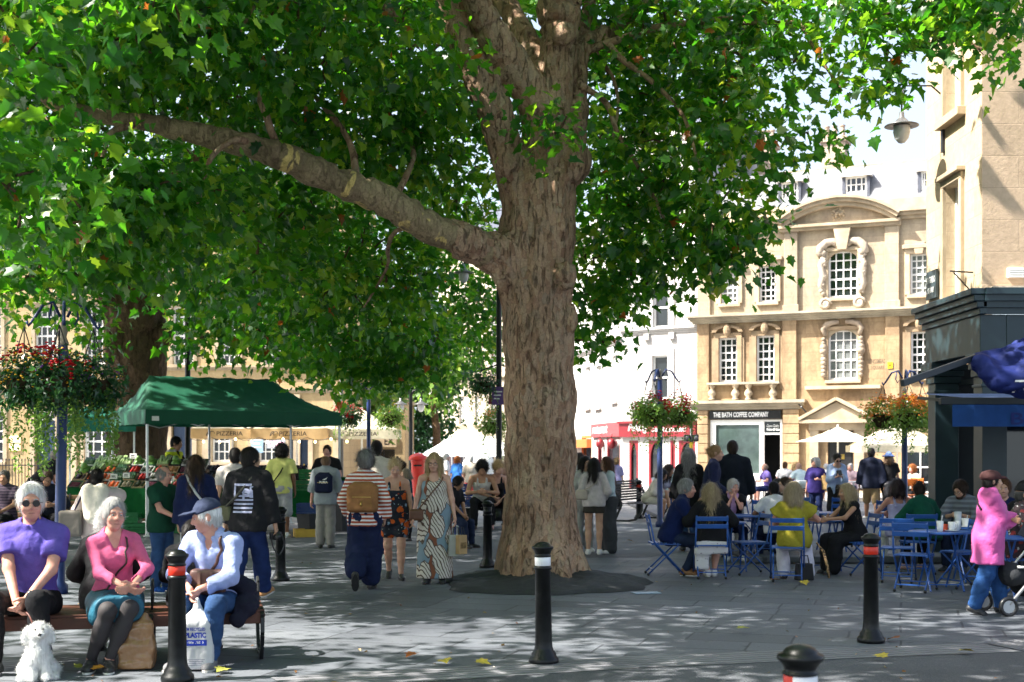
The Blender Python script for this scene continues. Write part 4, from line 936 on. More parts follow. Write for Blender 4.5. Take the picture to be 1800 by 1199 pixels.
for L in(limbA,limbB,limbC,limbD,limbE,limbF,limbG):
 for(a,b_,r0,d0),(c,d,r1,d1)in list(zip(L,L[1:]))[:3]:
  prims.append(cap(rel(p1(a,b_,d0)),rel(p1(c,d,d1)),r0,r1))
rg=random.Random(4)
for k in range(9):
 a=2*math.pi*k/9+0.3; r0=rg.uniform(.5,.72); prims.append(cap((math.cos(a)*.32,math.sin(a)*.32,0.6),(math.cos(a)*r0,math.sin(a)*r0,-0.02),.13,.1))
prims+=[ell(rel(p1(987,486,16.3)),(.19,.2,.2)),ell(rel(p1(1012,285,16.5)),(.2,.2,.26)),ell(rel(p1(1003,560,16.4)),(.09,.1,.2)),ell(rel(p1(890,285,16.25)),(.16,.15,.2)),ell(rel(p1(990,60,16.3)),(.15,.13,.15)),ell(rel(p1(888,470,16.3)),(.18,.2,.3))]
lo,hi=np.array([-1.15,-1.0,-.12]),np.array([1.0,1.1,7.9])
f=Field(lo,hi,0.032)
for p in prims:f.add(p,0.16 if p[1][2]<5.0 and p[0]=='c'and p[2][2]<5.4 else 0.05)
f.add(ell(rel(p1(993,478,16.0)),(.05,.1,.07)),0.05,sub=True)
f.ripple(0.026,11,3,0.3,7); f.ripple(0.018,30,5,0.28,9); f.ripple(0.009,80,8,0.5,9)
f.plane((0,0,7.8),(0,0,1)); f.plane((-1.12,0,0),(-1,0,0))
V,Fq=f.mesh(); np_obj('trunk',V,Fq,M_BARK,T1)
for k,L in enumerate((limbA,limbB,limbC,limbD,limbE,limbF,limbG)):
 b=MB(); L2=L[2:]if k in(0,1,3)else L[1:]
 limb(b,[rel(p1(a,b_,d))for a,b_,r,d in L2],[r for a,b_,r,d in L2],16,6,0.05,k); b.build('limb',M_BARKL if k in(6,4)else M_BARK,T1,True)
b=MB(); rg=random.Random(11)
def bough(px0,py0,d0,px1,py1,d1,r0,r1=0.015,sag=0.3):
 a,c=Vector(rel(p1(px0,py0,d0))),Vector(rel(p1(px1,py1,d1)))
 pts=[a]
 for k in range(1,4):q=a.lerp(c,k/4); pts.append(q+Vector((rg.uniform(-.15,.15),rg.uniform(-.15,.15),sag*math.sin(math.pi*k/4)+rg.uniform(-.1,.1))))
 pts.append(c); bb=MB(); limb(bb,pts,[r0+(r1-r0)*k/4 for k in range(5)],8,4,0.1,rg.randint(0,99)); return bb
BOUGHS=[(1100,30,17.2,1330,120,16.5,.06),(1060,60,17,1230,300,16,.05),(1020,150,16.6,1180,420,17,.05),(1030,90,16.9,1450,60,16,.06),(1180,-20,17.5,1560,40,15,.06),(1300,40,16.4,1480,160,15.5,.03),(690,40,15.5,600,45,14.8,.05),(690,-260,15.4,420,60,14,.06),(700,38,15.6,460,20,14.4,.04),(440,258,14.8,330,420,14.2,.05),(250,215,14.4,140,330,13.5,.04),(495,275,14.9,420,80,15.5,.05),(625,330,15.3,520,130,16.5,.05),(880,10,17.4,700,150,19,.05),(980,-80,16.8,1120,200,20,.06),(745,395,15.7,640,540,19,.04),(690,358,15.5,760,200,18,.04),(1045,75,17,1075,250,16.8,.035)]
for q in BOUGHS:bough(*q).build('bough',M_BARK,T1,True)
L1=Leaves(); TW=[]
def pblob(Lv,px,py,d,rx,ry,rd,n,**kw):
 s=d/F_PX; Lv.blob(rel_(p1(px,py,d)),(rx*s,rd,ry*s),n,**kw)
rel_=rel
kw=dict(size=0.148,per=11,spread=0.22,twigs=TW)
vis=[(60,60,13.0,150,90,.9,60),(230,40,13.6,150,90,1.0,60),(400,60,14.0,140,100,1.0,60),(560,80,14.6,130,110,1.1,60),(690,70,15.0,110,100,1.0,46),(50,235,15.6,140,110,.9,60),(200,125,15.2,150,70,.9,55),(330,145,15.8,120,80,1.0,50),(480,180,15.6,120,90,1.1,50),(640,200,16.2,130,90,1.2,55),(760,180,16.8,90,120,1.2,50),(180,345,13.2,150,80,.8,60),(330,345,13.8,110,60,.8,36),(50,360,12.6,110,80,.8,44),(470,385,17.5,110,70,1.0,46),(590,230,17.2,120,70,1.2,44),(690,270,17.6,120,80,1.2,50),(800,290,18.2,90,100,1.3,50),(250,430,14.6,130,60,1.0,44),(90,460,14.0,130,50,.9,44),(420,480,17.0,120,60,1.2,44),(330,10,16.5,260,80,1.6,90),(620,-10,17,200,80,1.6,80),(60,0,15,160,80,1.5,60),(500,300,18.5,200,120,1.5,90),(260,250,17.5,260,140,1.5,110),(720,60,19.5,160,140,1.6,90),(860,120,20,130,160,1.4,80),(500,500,20.5,110,80,1.4,60),(600,470,19.5,120,90,1.3,66),(672,505,20,92,90,1.3,54),(775,395,20.5,80,60,1.2,36),(840,480,33,90,110,1.4,60),(560,590,21.5,100,70,1.3,52),(680,590,22,110,80,1.3,58),(755,600,21.5,46,50,.9,26),(830,590,33,60,60,1.2,36),(640,650,22.5,90,40,1.2,36),(730,640,22.5,70,40,1.1,28),(850,560,33,60,80,1.2,40),(540,640,23,36,30,.8,9),(600,400,22.5,200,120,1.4,90),(790,400,33.5,120,130,1.6,90),(460,420,23,160,120,1.4,70),(1080,150,17.8,100,120,1.2,56),(1190,110,17,120,110,1.2,62),(1300,90,16.2,100,85,1.1,40),(1110,290,17.6,90,100,1.1,50),(1220,250,16.6,100,90,1.0,52),(1300,200,16,62,72,.8,24),(1070,420,18.0,80,90,1.1,46),(1160,400,17.2,90,90,1.0,50),(1260,370,16.5,75,70,.9,38),(1050,530,18.4,50,60,.9,24),(1110,500,17.8,60,50,.8,24),(1210,470,16.8,70,35,.7,22),(1295,445,16.4,40,30,.5,11),(1050,585,18.6,35,30,.6,9),(1080,30,18,120,90,1.4,60),(1230,10,17,140,80,1.3,66),(1390,15,16,100,40,1.0,26),(1385,100,15.6,44,40,.5,6),(1360,285,15.8,40,34,.5,8),(1430,235,15.4,36,26,.4,6),(1500,30,15.2,90,44,.9,24),(1590,20,14.6,80,40,.8,26),(1540,120,15,50,40,.5,13),(1480,140,15.2,26,26,.3,4),(1545,165,15,28,30,.35,6),(1690,10,14,70,34,.7,20),(1780,5,13.4,60,40,.7,18),(1640,60,14.2,34,32,.4,7),(1790,85,13.2,26,40,.4,6),(1720,60,13.6,26,40,.3,5),(1460,268,15.2,20,12,.3,2),(1330,390,16.2,40,40,.5,11),(1150,200,20,150,200,1.4,90),(1060,350,20.5,90,150,1.3,60),(985,240,15.4,40,35,.35,7),(945,215,15.5,26,20,.3,3),(800,150,15.2,34,40,.4,6),(1000,190,15.6,20,20,.3,2)]
for q in vis:pblob(L1,*q[:6],q[6],**kw)
def high(Lv,c,r,n,size=0.3,per=12,spread=0.5):
 Lv.blob(np.array(c)-np.array(TL_),r,n,size=size,per=per,spread=spread,hi=False,shell=0.35)
TL_=TL; rr_=random.Random(5)
def canopy_grid(Lv,x0,x1,y0,y1,step,inside,zlo,zhi,n,size=.3,fill=.9,spread=.42,thick=(.7,1.2),skip=()):  # unseen leaf clumps added above the view to shade; skip opens sun gaps
 y=y0
 while y<y1:
  x=x0+(.5*step if int((y-y0)/step)%2 else 0)
  while x<x1:
   X,Y=x+rr_.uniform(-.3,.3)*step,y+rr_.uniform(-.3,.3)*step; z=max(1.7+.352*Y+1.3,rr_.uniform(zlo,zhi))
   gx_,gy_=X-SUN.x/SUN.z*z,Y-SUN.y/SUN.z*z
   wt=6.62-X; wy,wz=Y-SUN.y/-SUN.x*wt*-1 if 0 else Y+SUN.y/SUN.x*wt,z+SUN.z/SUN.x*wt
   if inside(X,Y)and rr_.random()<(fill if Y<17.5 else min(1,fill+.3))and not(wt>0 and 16.5<wy<22 and 2.5<wz<10.5)and not any((gx_-a)**2+(gy_-b_)**2<r*r for a,b_,r in skip):
    q=step*rr_.uniform(.48,.68); high(Lv,(X,Y,z),(q,q,rr_.uniform(*thick)),n,size,12,spread)
   x+=step
  y+=step*.87
SKIP=[(11.2,27.7,1.3),(8.2,29.6,1.4),(6.2,29.2,1.1),(6.8,18.6,.6),(-4.6,9.4,.75),(-3.0,10.0,.45),(-2.2,10.2,.4),(-1.6,10.8,.6),(-2.6,12.3,.7),(1.9,8.4,.5),(-4.0,13.5,.5)]  # sunlit spots: canopy clumps that would shade them are left out
canopy_grid(L1,-9.5,7,8,26,2.1,lambda x,y:((x-.4)/9.6)**2+((y-16.6)/9.6)**2<1,8.2,10.5,40,fill=.7,skip=SKIP)
canopy_grid(L1,-9.5,1,9,24,2.3,lambda x,y:((x-.4)/9.8)**2+((y-16.6)/9.6)**2<1,11,14.5,36,fill=.3,skip=SKIP)
L1.build('crown',M_LEAF,T1); twig_mesh('twig',TW[::2],T1,M_BARKD)
# ---- second plane, the broad dark trunk behind the market stall
D2=31.5
T2=thing('plane_tree','second plane tree with a very broad dark brown trunk behind the green market tent','tree',(gx(241,D2),D2,0)); TL=T2.location
prims=[]
tr=[(243,916,.86),(242,840,.72),(241,740,.68),(240,640,.66),(238,560,.70),(236,480,.64),(240,400,.6),(250,320,.5),(262,240,.42)]
for(a,b_,r0),(c,d,r1)in zip(tr,tr[1:]):prims.append(cap(rel(at(a,b_,D2)),rel(at(c,d,D2)),r0,r1))
limH=[(215,540,.4,31.3),(185,505,.24,31),(130,497,.19,30.6),(70,495,.17,30.2),(0,502,.14,29.8),(-90,480,.1,29)]
limI=[(240,420,.4,31.5),(300,330,.28,31),(380,250,.22,30),(460,180,.15,29),(540,130,.1,28)]
limJ=[(238,440,.4,31.5),(180,350,.25,32),(110,260,.2,32.5),(40,190,.14,33)]
for L in(limH,limI,limJ):
 for(a,b_,r0,d0),(c,d,r1,d1)in list(zip(L,L[1:]))[:2]:prims.append(cap(rel(at(a,b_,d0)),rel(at(c,d,d1)),r0,r1))
prims+=[ell(rel(at(288,590,31.2)),(.22,.25,.3)),ell(rel(at(200,610,31.1)),(.2,.25,.4)),ell(rel(at(250,545,30.9)),(.3,.2,.4))]
f=Field(np.array([-1.4,-1.2,-.1]),np.array([1.4,1.2,7.2]),0.055)
for p in prims:f.add(p,0.25)
f.ripple(0.035,9,3,0.5,7); f.ripple(0.025,22,6,0.4,8); f.plane((0,0,7.1),(0,0,1))
V,Fq=f.mesh(); np_obj('trunk',V,Fq,M_BARKD,T2)
for k,L in enumerate((limH,limI,limJ)):
 b=MB(); limb(b,[rel(at(a,b_,d))for a,b_,r,d in L[1:]],[r for a,b_,r,d in L[1:]],12,5,0.06,k); b.build('limb',M_BARKD,T2,True)
L2=Leaves(); TL_=TL; TW=[]
kw=dict(size=0.19,per=10,spread=0.3,twigs=TW)
for q in[(40,480,28,120,50,1.6,40),(130,440,28.5,120,70,1.7,60),(250,400,28,130,60,1.6,50),(340,470,27.5,90,70,1.5,46),(400,540,27,90,60,1.4,44),(350,590,27,50,35,1.0,16),(430,575,26.5,70,45,1.2,28),(480,605,26.5,45,34,1.0,13),(130,540,29.5,40,45,1.0,16),(165,590,29.8,24,50,.8,12),(20,540,28.5,40,30,.9,10),(120,330,30,200,120,2.2,100),(330,330,30,180,140,2.2,110),(500,420,29,150,140,2.2,100),(520,560,29,90,80,1.7,50),(570,630,30,40,36,1.2,14),(60,150,31,260,140,2.4,120),(330,120,31,240,150,2.4,130),(590,250,30,200,160,2.4,120),(620,480,31,160,130,2.2,100),(760,430,33.5,140,130,1.8,90),(700,600,31,100,60,1.8,44),(800,560,33.5,70,60,1.4,30)]:
 pblob(L2,*q[:6],q[6],**kw)
canopy_grid(L2,-23,0,15.5,39,2.6,lambda x,y:y>21 or x<-9,10,15,34,.42,.68,.55,(.9,1.5),[(-3.2,39.4,2.6),(-6.5,39,1.6),(-5.0,22,.9)])
L2.build('crown',M_LEAF,T2); twig_mesh('twig',TW[::3],T2,M_BARKD,0.02)
# ---- third plane, its trunk out of the picture to the left, its boughs reaching over the bench
T3=thing('plane_tree','plane tree whose near leafy boughs hang into the top left corner','tree',(-8.8,5.5,0)); TL=T3.location
b=MB(); limb(b,[(0,0,-.1),(.05,0,1),(.0,.1,3),(.2,.2,5),(.5,.6,7)],[.62,.45,.42,.4,.3],18,6,0.04,3); b.build('trunk',M_BARK,T3,True)
b=MB(); limb(b,[(.2,.2,5),(2,1.5,6),(3.8,2.6,6.2),(5,3.4,5.9)],[.25,.16,.09,.03],10,6,0.06,4); b.build('limb',M_BARKL,T3,True)
b=MB(); limb(b,[(.4,.5,6.5),(3,0.5,8.2),(6,0.6,8.6),(9,1.5,8.3)],[.25,.18,.12,.04],10,6,0.06,5); b.build('limb',M_BARKL,T3,True)
L3=Leaves(); TL_=TL; TW=[]
kw=dict(size=0.128,per=10,spread=0.17,twigs=TW)
for q in[(20,300,8.0,60,60,.4,9),(10,200,8.4,50,60,.4,9),(70,20,8.6,90,40,.5,13),(190,10,9.0,80,34,.5,10),(30,110,8.2,60,50,.4,9),(130,250,9.2,60,50,.4,8),(140,360,9.6,45,60,.4,7),(20,400,9.0,50,40,.4,7),(300,30,9.6,70,40,.5,9),(-40,300,8,60,90,.5,14)]:
 pblob(L3,*q[:6],q[6],**kw)
canopy_grid(L3,-18,2.2,-2,17,1.6,lambda x,y:y<10.6 or x<-7.5,6.6,9.5,26,.24,.74,.36,(.6,1.0),SKIP)
L3.build('crown',M_LEAF,T3); twig_mesh('twig',TW,T3,M_BARKD,0.007)
# ---- far trees between the houses
def far_tree(name,label,px,d,h,w,m,blobs,size=0.34,seed=1):
 global TL_
 t=thing(name,label,'tree',(gx(px,d),d,0)); TL_=t.location
 b=MB(); limb(b,[(0,0,-.1),(.1,0,h*.3),(-.1,.1,h*.6),(.1,0,h*.85)],[.3,.24,.16,.05],10,5,.08,seed); b.build('trunk',M_BARKD,t,True)
 Lv=Leaves(); s=d/F_PX
 for(bx,by,rx,ry,n)in blobs:Lv.blob(np.array(at(bx,by,d))-np.array(TL_),(rx*s,min(rx,ry)*s*1.1,ry*s),n,size=size,per=10,spread=0.45,hi=False,shell=.55)
 Lv.build('crown',m,t); return t
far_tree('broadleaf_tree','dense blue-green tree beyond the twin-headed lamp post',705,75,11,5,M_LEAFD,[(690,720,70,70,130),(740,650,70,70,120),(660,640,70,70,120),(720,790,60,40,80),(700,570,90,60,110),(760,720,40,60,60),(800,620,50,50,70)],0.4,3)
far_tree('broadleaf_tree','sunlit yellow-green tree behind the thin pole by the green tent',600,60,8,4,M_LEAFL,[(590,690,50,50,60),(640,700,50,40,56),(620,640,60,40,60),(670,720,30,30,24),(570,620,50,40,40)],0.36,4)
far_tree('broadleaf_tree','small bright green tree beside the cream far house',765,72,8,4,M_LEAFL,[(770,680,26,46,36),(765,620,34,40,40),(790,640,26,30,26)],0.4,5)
# ------------------------------------------------------------------ street furniture
M_BOLL=mat('cast_iron_paint',(0.0045,0.0055,0.006),0.36,0.32,0,0.8,14.0,0.25,45,0.003)
M_BAND_R=mat('red_band',(0.62,0.03,0.012),0.3,0.5,0,0.08)
M_BAND_W=mat('white_band',(0.82,0.82,0.84),0.3,0.5,0,0.05)
M_BLUEP=paint((0.015,0.035,0.14),0.4)
M_IRON=mat('iron',(0.02,0.02,0.021),0.45,0.5,0.2,0.3,20)
M_WOODR=mat('red_brown_wood',(0.11,0.04,0.025),0.5,0.4,0,0.45,5,0.3,60,0.003)
M_WOODL=mat('worn_wood',(0.24,0.14,0.075),0.6,0.3,0,0.35,6,0.3,60,0.003)
M_STEEL=mat('galvanised',(0.55,0.56,0.57),0.4,0.5,0.7,0.1)
M_WPOLE=paint((0.78,0.78,0.78),0.35)
M_CANW=mat('white_canvas',(0.75,0.75,0.72),0.8,0.1,trl=0.25)
M_CREAMC=mat('cream_canvas',(0.72,0.66,0.5),0.8,0.1,trl=0.3)
M_TANC=mat('tan_canvas',(0.55,0.38,0.2),0.8,0.1,0,0.12,trl=0.3)
M_GREENC=mat('green_canvas',(0.008,0.085,0.045),0.62,0.3,0,0.14,2.2,0.4,5,0.03,trl=0.15)
M_GCLOTH=mat('green_cloth',(0.008,0.09,0.025),0.9,0.1,0,0.25,6)
M_BLUEM=mat('blue_chair_paint',(0.018,0.085,0.32),0.38,0.5,0,0.2,10)
M_BLUEN=mat('navy_canvas',(0.009,0.018,0.115),0.7,0.25,0,0.25,4,.3,9,.02)
M_BLUEV=mat('blue_canvas',(0.01,0.05,0.19),0.75,0.2,0,0.15,6)
M_GREENP=plastic((0.01,0.14,0.04)); M_BLUEC=plastic((0.015,0.05,0.2)); M_CHINA=mat('china',(0.8,0.8,0.79),0.2,0.5,0,0.02)
M_CARD=mat('white_card',(0.72,0.7,0.66),0.7,0.2,0,0.08)
M_KRAFT=mat('kraft_paper',(0.45,0.29,0.14),0.7,0.25,0,0.15,7)
M_FLOW={k:mat('petal',c,0.6,0.2,0,0.25,30,trl=0.2)for k,c in dict(red=(0.6,0.012,0.02),yellow=(0.8,0.45,0.02),orange=(0.9,0.3,0.05),purple=(0.16,0.04,0.3),dark=(0.04,0.02,0.06)).items()}
def bollard(px,yb,band,label,H=0.97,lean=0.0):
 d=gd(yb); t=thing('bollard',label,'bollard',(gx(px,d),d,0),random.uniform(0,6),'cast iron bollards round the square'); t.rotation_euler[1]=lean
 b=MB(); b.lathe([(0.0,0),(0.118,0),(0.122,0.02),(0.118,0.045),(0.1,0.06),(0.098,0.08),(0.08,0.105),(0.072,0.13),(0.068,0.18),(0.062,0.745),(0.07,0.75),(0.073,0.762),(0.07,0.775),(0.062,0.78)],n=28); b.build('post',M_BOLL,t,True)
 b=MB(); b.lathe([(0.061,0.78),(0.0635,0.783),(0.0635,0.845),(0.061,0.848)],n=28); b.build('band',{'r':M_BAND_R,'w':M_BAND_W}.get(band,M_BOLL),t,True)
 b=MB(); b.lathe([(0.061,0.848),(0.067,0.853),(0.067,0.862),(0.06,0.868),(0.063,0.88),(0.076,0.905),(0.085,0.915),(0.088,0.925),(0.084,0.935),(0.068,0.941),(0.066,0.945),(0.056,0.957),(0.034,0.968),(0.0,0.972)],n=28); b.build('finial',M_BOLL,t,True)
 return t
bollard(956,1166,'w','black bollard with a white band standing in front of the big trunk',lean=math.radians(1.0))
bollard(312,1197,'r','black bollard with a red band in front of the bench',lean=math.radians(.7))
bollard(1531,1129,'r','black bollard with a red band in front of the blue chairs')
bollard(493,1021,None,'plain black bollard with a round white sticker left of the striped walker')
bollard(857,997,None,'plain black bollard just left of the big trunk')
bollard(1123,912,'r','small distant bollard with a red band beside the black mesh bench')
bollard(1298,962,None,'plain black bollard hidden among the cafe tables')
d=1.7*0+(CAM_H-0.972)*F_PX/(1133-HY)
t=thing('bollard','bollard with a white and red band, mostly cut off by the bottom edge','bollard',(gx(1407,d),d,0),0,'cast iron bollards round the square')
b=MB(); b.lathe([(0.0,0),(0.118,0),(0.122,0.02),(0.1,0.06),(0.08,0.105),(0.068,0.18),(0.062,0.70)],n=28); b.build('post',M_BOLL,t,True)
b=MB(); b.lathe([(0.061,0.70),(0.0635,0.705),(0.0635,0.852),(0.061,0.858)],n=28); o=b.build('band',[M_BAND_W,M_BAND_R],t,True)
for p in o.data.polygons:
 a=math.atan2(p.center.y,p.center.x)
 if abs((a+math.pi*0.93+math.pi)%(2*math.pi)-math.pi)<0.6:p.material_index=1
b=MB(); b.lathe([(0.061,0.858),(0.068,0.862),(0.068,0.869),(0.059,0.874),(0.061,0.888),(0.074,0.906),(0.085,0.915),(0.089,0.925),(0.085,0.935),(0.066,0.941),(0.064,0.947),(0.054,0.959),(0.034,0.969),(0.0,0.973)],n=36); b.build('finial',M_BOLL,t,True)
BZ=0.42
bench=thing('street_bench','long red-brown slatted bench with iron armrests, seating the three older people','bench',(-3.36,10.34,0),math.radians(14))
def arm_loop(x):
 b=MB(); pts=[(x,-0.13,BZ),(x,-0.16,BZ+0.12),(x,-0.14,BZ+0.19),(x,-0.02,BZ+0.215),(x,0.1,BZ+0.19),(x,0.13,BZ+0.12),(x,0.11,BZ)]
 for a,c in zip(pts,pts[1:]):b.bar(a,c,0.05,0.018,(1,0,0))
 return b.build('armrest',M_IRON,bench,bevel=0.004)
for k in range(7):
 y=-0.31+k*0.1035; b=MB(); b.box(-1.32,1.32,y-0.044,y+0.044,BZ-0.035,BZ); b.build('slat',M_WOODR,bench,bevel=0.006)
for y in(-0.365,0.365):
 b=MB(); b.box(-1.32,1.32,y-0.014,y+0.014,BZ-0.11,BZ-0.02); b.build('apron',M_WOODR,bench,bevel=0.005)
for x in(-1.3,-0.42,0.44,1.3):
 for s in(-1,1):
  b=MB(); pts=[(x,0.28*s,BZ-0.02),(x,0.40*s,BZ-0.06),(x,0.42*s,BZ-0.18),(x,0.35*s,0.14),(x,0.24*s,0.025),(x,0.08*s,0.015),(x,0.08*s,0.05)]
  for a,c in zip(pts,pts[1:]):b.bar(a,c,0.065,0.03,(1,0,0))
  b.build('leg',M_IRON,bench,bevel=0.004)
 b=MB(); b.box(x-0.025,x+0.025,-0.34,0.34,BZ-0.06,BZ-0.037); b.build('rail',M_IRON,bench)
for x in(-0.42,0.44,1.28):arm_loop(x)
t=thing('wooden_bench','plain wooden bench with a slatted back behind the man in the purple tee shirt','bench',(gx(30,22.5),22.5,0),math.radians(4))
for k in range(5):b=MB(); b.box(-0.95,0.95,-0.2+k*0.1,-0.115+k*0.1,0.42,0.45); b.build('slat',M_WOODL,t,bevel=0.005)
for k in range(4):b=MB(); b.box(-0.95,0.95,0.3+k*0.03,0.33+k*0.03,0.52+k*0.1,0.6+k*0.1); b.build('back_slat',M_WOODL,t,bevel=0.005)
for x in(-0.8,0.8):
 for y in(-0.16,0.26):b=MB(); b.bar((x,y,0),(x,y*1.02,0.42),0.05); b.build('leg',M_IRON,t)
 b=MB(); b.bar((x,0.26,0.42),(x,0.42,0.92),0.05,0.03,(1,0,0)); b.build('back_post',M_IRON,t)
t=thing('mesh_bench','black mesh street bench with curved iron legs in the sun beyond the trunk','bench',(gx(1132,31),31.2,0),math.radians(62))
M_MESHB=mat('black_mesh',(0.018,0.018,0.02),0.5,0.4,0,0.5,60)
for k in range(9):b=MB(); b.box(-0.9,0.9,-0.3+k*0.058,-0.255+k*0.058,0.43,0.445); b.build('slat',M_MESHB,t)
for k in range(8):b=MB(); b.box(-0.9,0.9,0.22+k*0.035,0.235+k*0.035,0.5+k*0.06,0.55+k*0.06); b.build('back_slat',M_MESHB,t)
for x in(-0.85,0.85):
 b=MB()
 for a,c in zip([(x,-0.32,0.44),(x,-0.3,0.25),(x,-0.16,0.06),(x,0.05,0.02),(x,0.38,0.02)],[(x,-0.3,0.25),(x,-0.16,0.06),(x,0.05,0.02),(x,0.38,0.02),(x,0.2,0.42)]):b.bar(a,c,0.05,0.025,(1,0,0))
 b.bar((x,0.2,0.42),(x,0.52,1.0),0.05,0.025,(1,0,0)); b.build('leg',M_IRON,t)
 # ---- hanging baskets and their poles
def basket(label,loc,r,mixc,seed,trail=0.9,lush=1.0,sun=0.0,group='hanging flower baskets'):
 g=np.random.default_rng(seed); t=thing('hanging_basket',label,'flower basket',loc,0,group)
 b=MB(); b.lathe([(0.0,-0.30),(r*0.35,-0.27),(r*0.62,-0.12),(r*0.7,0.0),(r*0.66,0.0),(r*0.3,-0.1)],n=16); b.build('bowl',mat('coir',(0.05,0.035,0.02),0.9,0.1,0,0.4),t,True)
 for k in range(3):
  a=k*2.1+seed; b=MB(); b.tube([(math.cos(a)*r*0.66,math.sin(a)*r*0.66,0),(0.0,0.0,0.62)],0.007,5); b.build('chain',M_IRON,t)
 L=Leaves(); L.blob((0,0,0.03),(r,r,0.26),int(46*lush),size=0.075,per=14,spread=0.085,hi=False,rng=g,tb=sun)
 L.blob((0,0,-0.12),(r*.92,r*.92,0.2),int(34*lush),size=0.075,per=14,spread=0.08,hi=False,rng=g,tb=sun)
 L.build('foliage',M_LEAFD if sun==0 else M_LEAFL,t)  # sun above zero: sunlight put into a paler foliage colour
 L=Leaves()
 for k in range(int(15*trail)+3):
  a=g.uniform(0,6.28); q=r*g.uniform(0.5,1.0); ln=trail*g.uniform(0.35,1.0); n=int(ln*60)
  z=-0.1-np.linspace(0,1,n)*ln; P=np.stack([math.cos(a)*q+0.03*np.sin(z*9+a),math.sin(a)*q+0.03*np.cos(z*8),z],1)+g.normal(size=(n,3))*0.016
  L.add(P,0.05,0.4,0.5,False,rng=g,tint=np.clip(g.beta(2,2,n),0,0.96))
 L.build('trailing_foliage',M_LEAFL,t)
 for c,n in mixc:
  b=MB()
  for k in range(n):
   a=g.uniform(0,6.28); el=g.uniform(-0.15,1.3); q=r*g.uniform(0.85,1.08)
   p=Vector((math.cos(a)*math.cos(el)*q,math.sin(a)*math.cos(el)*q,0.02+math.sin(el)*0.33)); s=g.uniform(0.05,0.075)if c in('red','orange')else g.uniform(.03,.05)
   for j in range(16 if c in('red','orange')else 4):
    o=Vector(g.normal(size=3))*s*0.75; b.ball(p+o,s*g.uniform(0.25,0.42),5,(1,1,0.5))
  b.build('blossom',M_FLOW[c],t)
 return t
def flower_pole(px,d,ytop,label,n,r,specs,R,yb,rot=0.0,trail=0.9,lean=0.0):
 H=zz(ytop,d); t=thing('flower_pole',label,'pole',(gx(px,d),d,0),rot); t.rotation_euler[1]=lean
 b=MB(); b.lathe([(0,0),(0.1,0),(0.1,0.1),(0.065,0.14),(0.058,H-0.35),(0.05,H-0.25)],n=16); b.build('post',M_BLUEP,t,True)
 b=MB(); b.lathe([(0.05,H-0.25),(0.065,H-0.22),(0.05,H-0.19),(0.035,H-0.15),(0.05,H-0.08),(0.03,H-0.03),(0.0,H)],n=12); b.build('finial',mat('worn_finial',(0.3,0.26,0.2),0.5),t,True)
 zb=zz(yb,d)
 for k in range(n):
  a=2*math.pi*k/n; c,s=math.cos(a),math.sin(a)
  P=[(0.04,zb+0.75),(R*.3,zb+0.92),(R*.6,zb+0.88),(R*.9,zb+0.68),(R,zb+0.63),(R*1.06,zb+0.68)]
  b=MB(); b.tube([(c*u,s*u,z)for u,z in P],0.02,6); b.tube([(c*u,s*u,z)for u,z in((R*.35,zb+0.9),(R*.42,zb+0.74),(R*.32,zb+0.66),(R*.25,zb+0.72))],0.012,5); b.build('arm',M_BLUEP,t,True)
  M=Matrix.Translation(t.location)@Matrix.Rotation(rot,4,'Z'); p=M@Vector((c*R,s*R,zb)); lab,mx,sd,sun=specs[k]
  basket(lab,p,r,mx,sd,trail,sun=sun)
 return t
flower_pole(104,15.2,570,'tall blue pole with scrolled arms and four hanging baskets behind the purple-shirted man',4,0.31,[('basket of red geraniums and violet petunias on the right arm of the tall blue pole',[('red',4),('purple',7),('yellow',16)],1,0),('rear basket of dark foliage and yellow daisies on the tall blue pole',[('yellow',18),('red',3)],2,0),('basket of yellow daisies and red geraniums at the left picture edge',[('red',6),('yellow',34),('purple',5)],3,0),('foremost basket with long trailing stems on the tall blue pole',[('red',5),('yellow',24),('purple',10)],4,0)],0.39,668,0.35,1.05,math.radians(0.9))
flower_pole(1160,28.5,648,'blue flower pole with red baskets right of the big trunk',3,0.36,[('right-hand red geranium basket on the pole before the red restaurant',[('red',16),('yellow',6)],5,0.2),('left-hand basket of red and yellow blooms before the red restaurant',[('red',10),('yellow',12),('purple',3)],6,0.2),('rear basket half hidden behind the blue pole before the red restaurant',[('red',8),('yellow',5)],7,0.2)],0.44,722,0.12,0.85)
flower_pole(1590,27,680,'blue flower pole with orange baskets beside the corner building',3,0.38,[('right basket of orange begonias touching the teal column',[('orange',34),('purple',6),('yellow',20)],8,0.3),('rear basket of orange begonias above the cream parasols',[('orange',30),('yellow',16)],9,0.3),('left basket of bright orange begonias before the carved stone house',[('orange',36),('yellow',26)],10,0.3)],0.46,728,0.4,0.75)
flower_pole(648,37,682,'far blue flower pole above the pizzeria parasols',2,0.42,[('far basket with yellow blooms above the pizzeria parasol',[('yellow',20),('purple',4)],11,0.1),('far basket with scarlet geraniums above the pizzeria parasol',[('red',22),('dark',4)],12,0)],0.6,730,0.1,0.7)
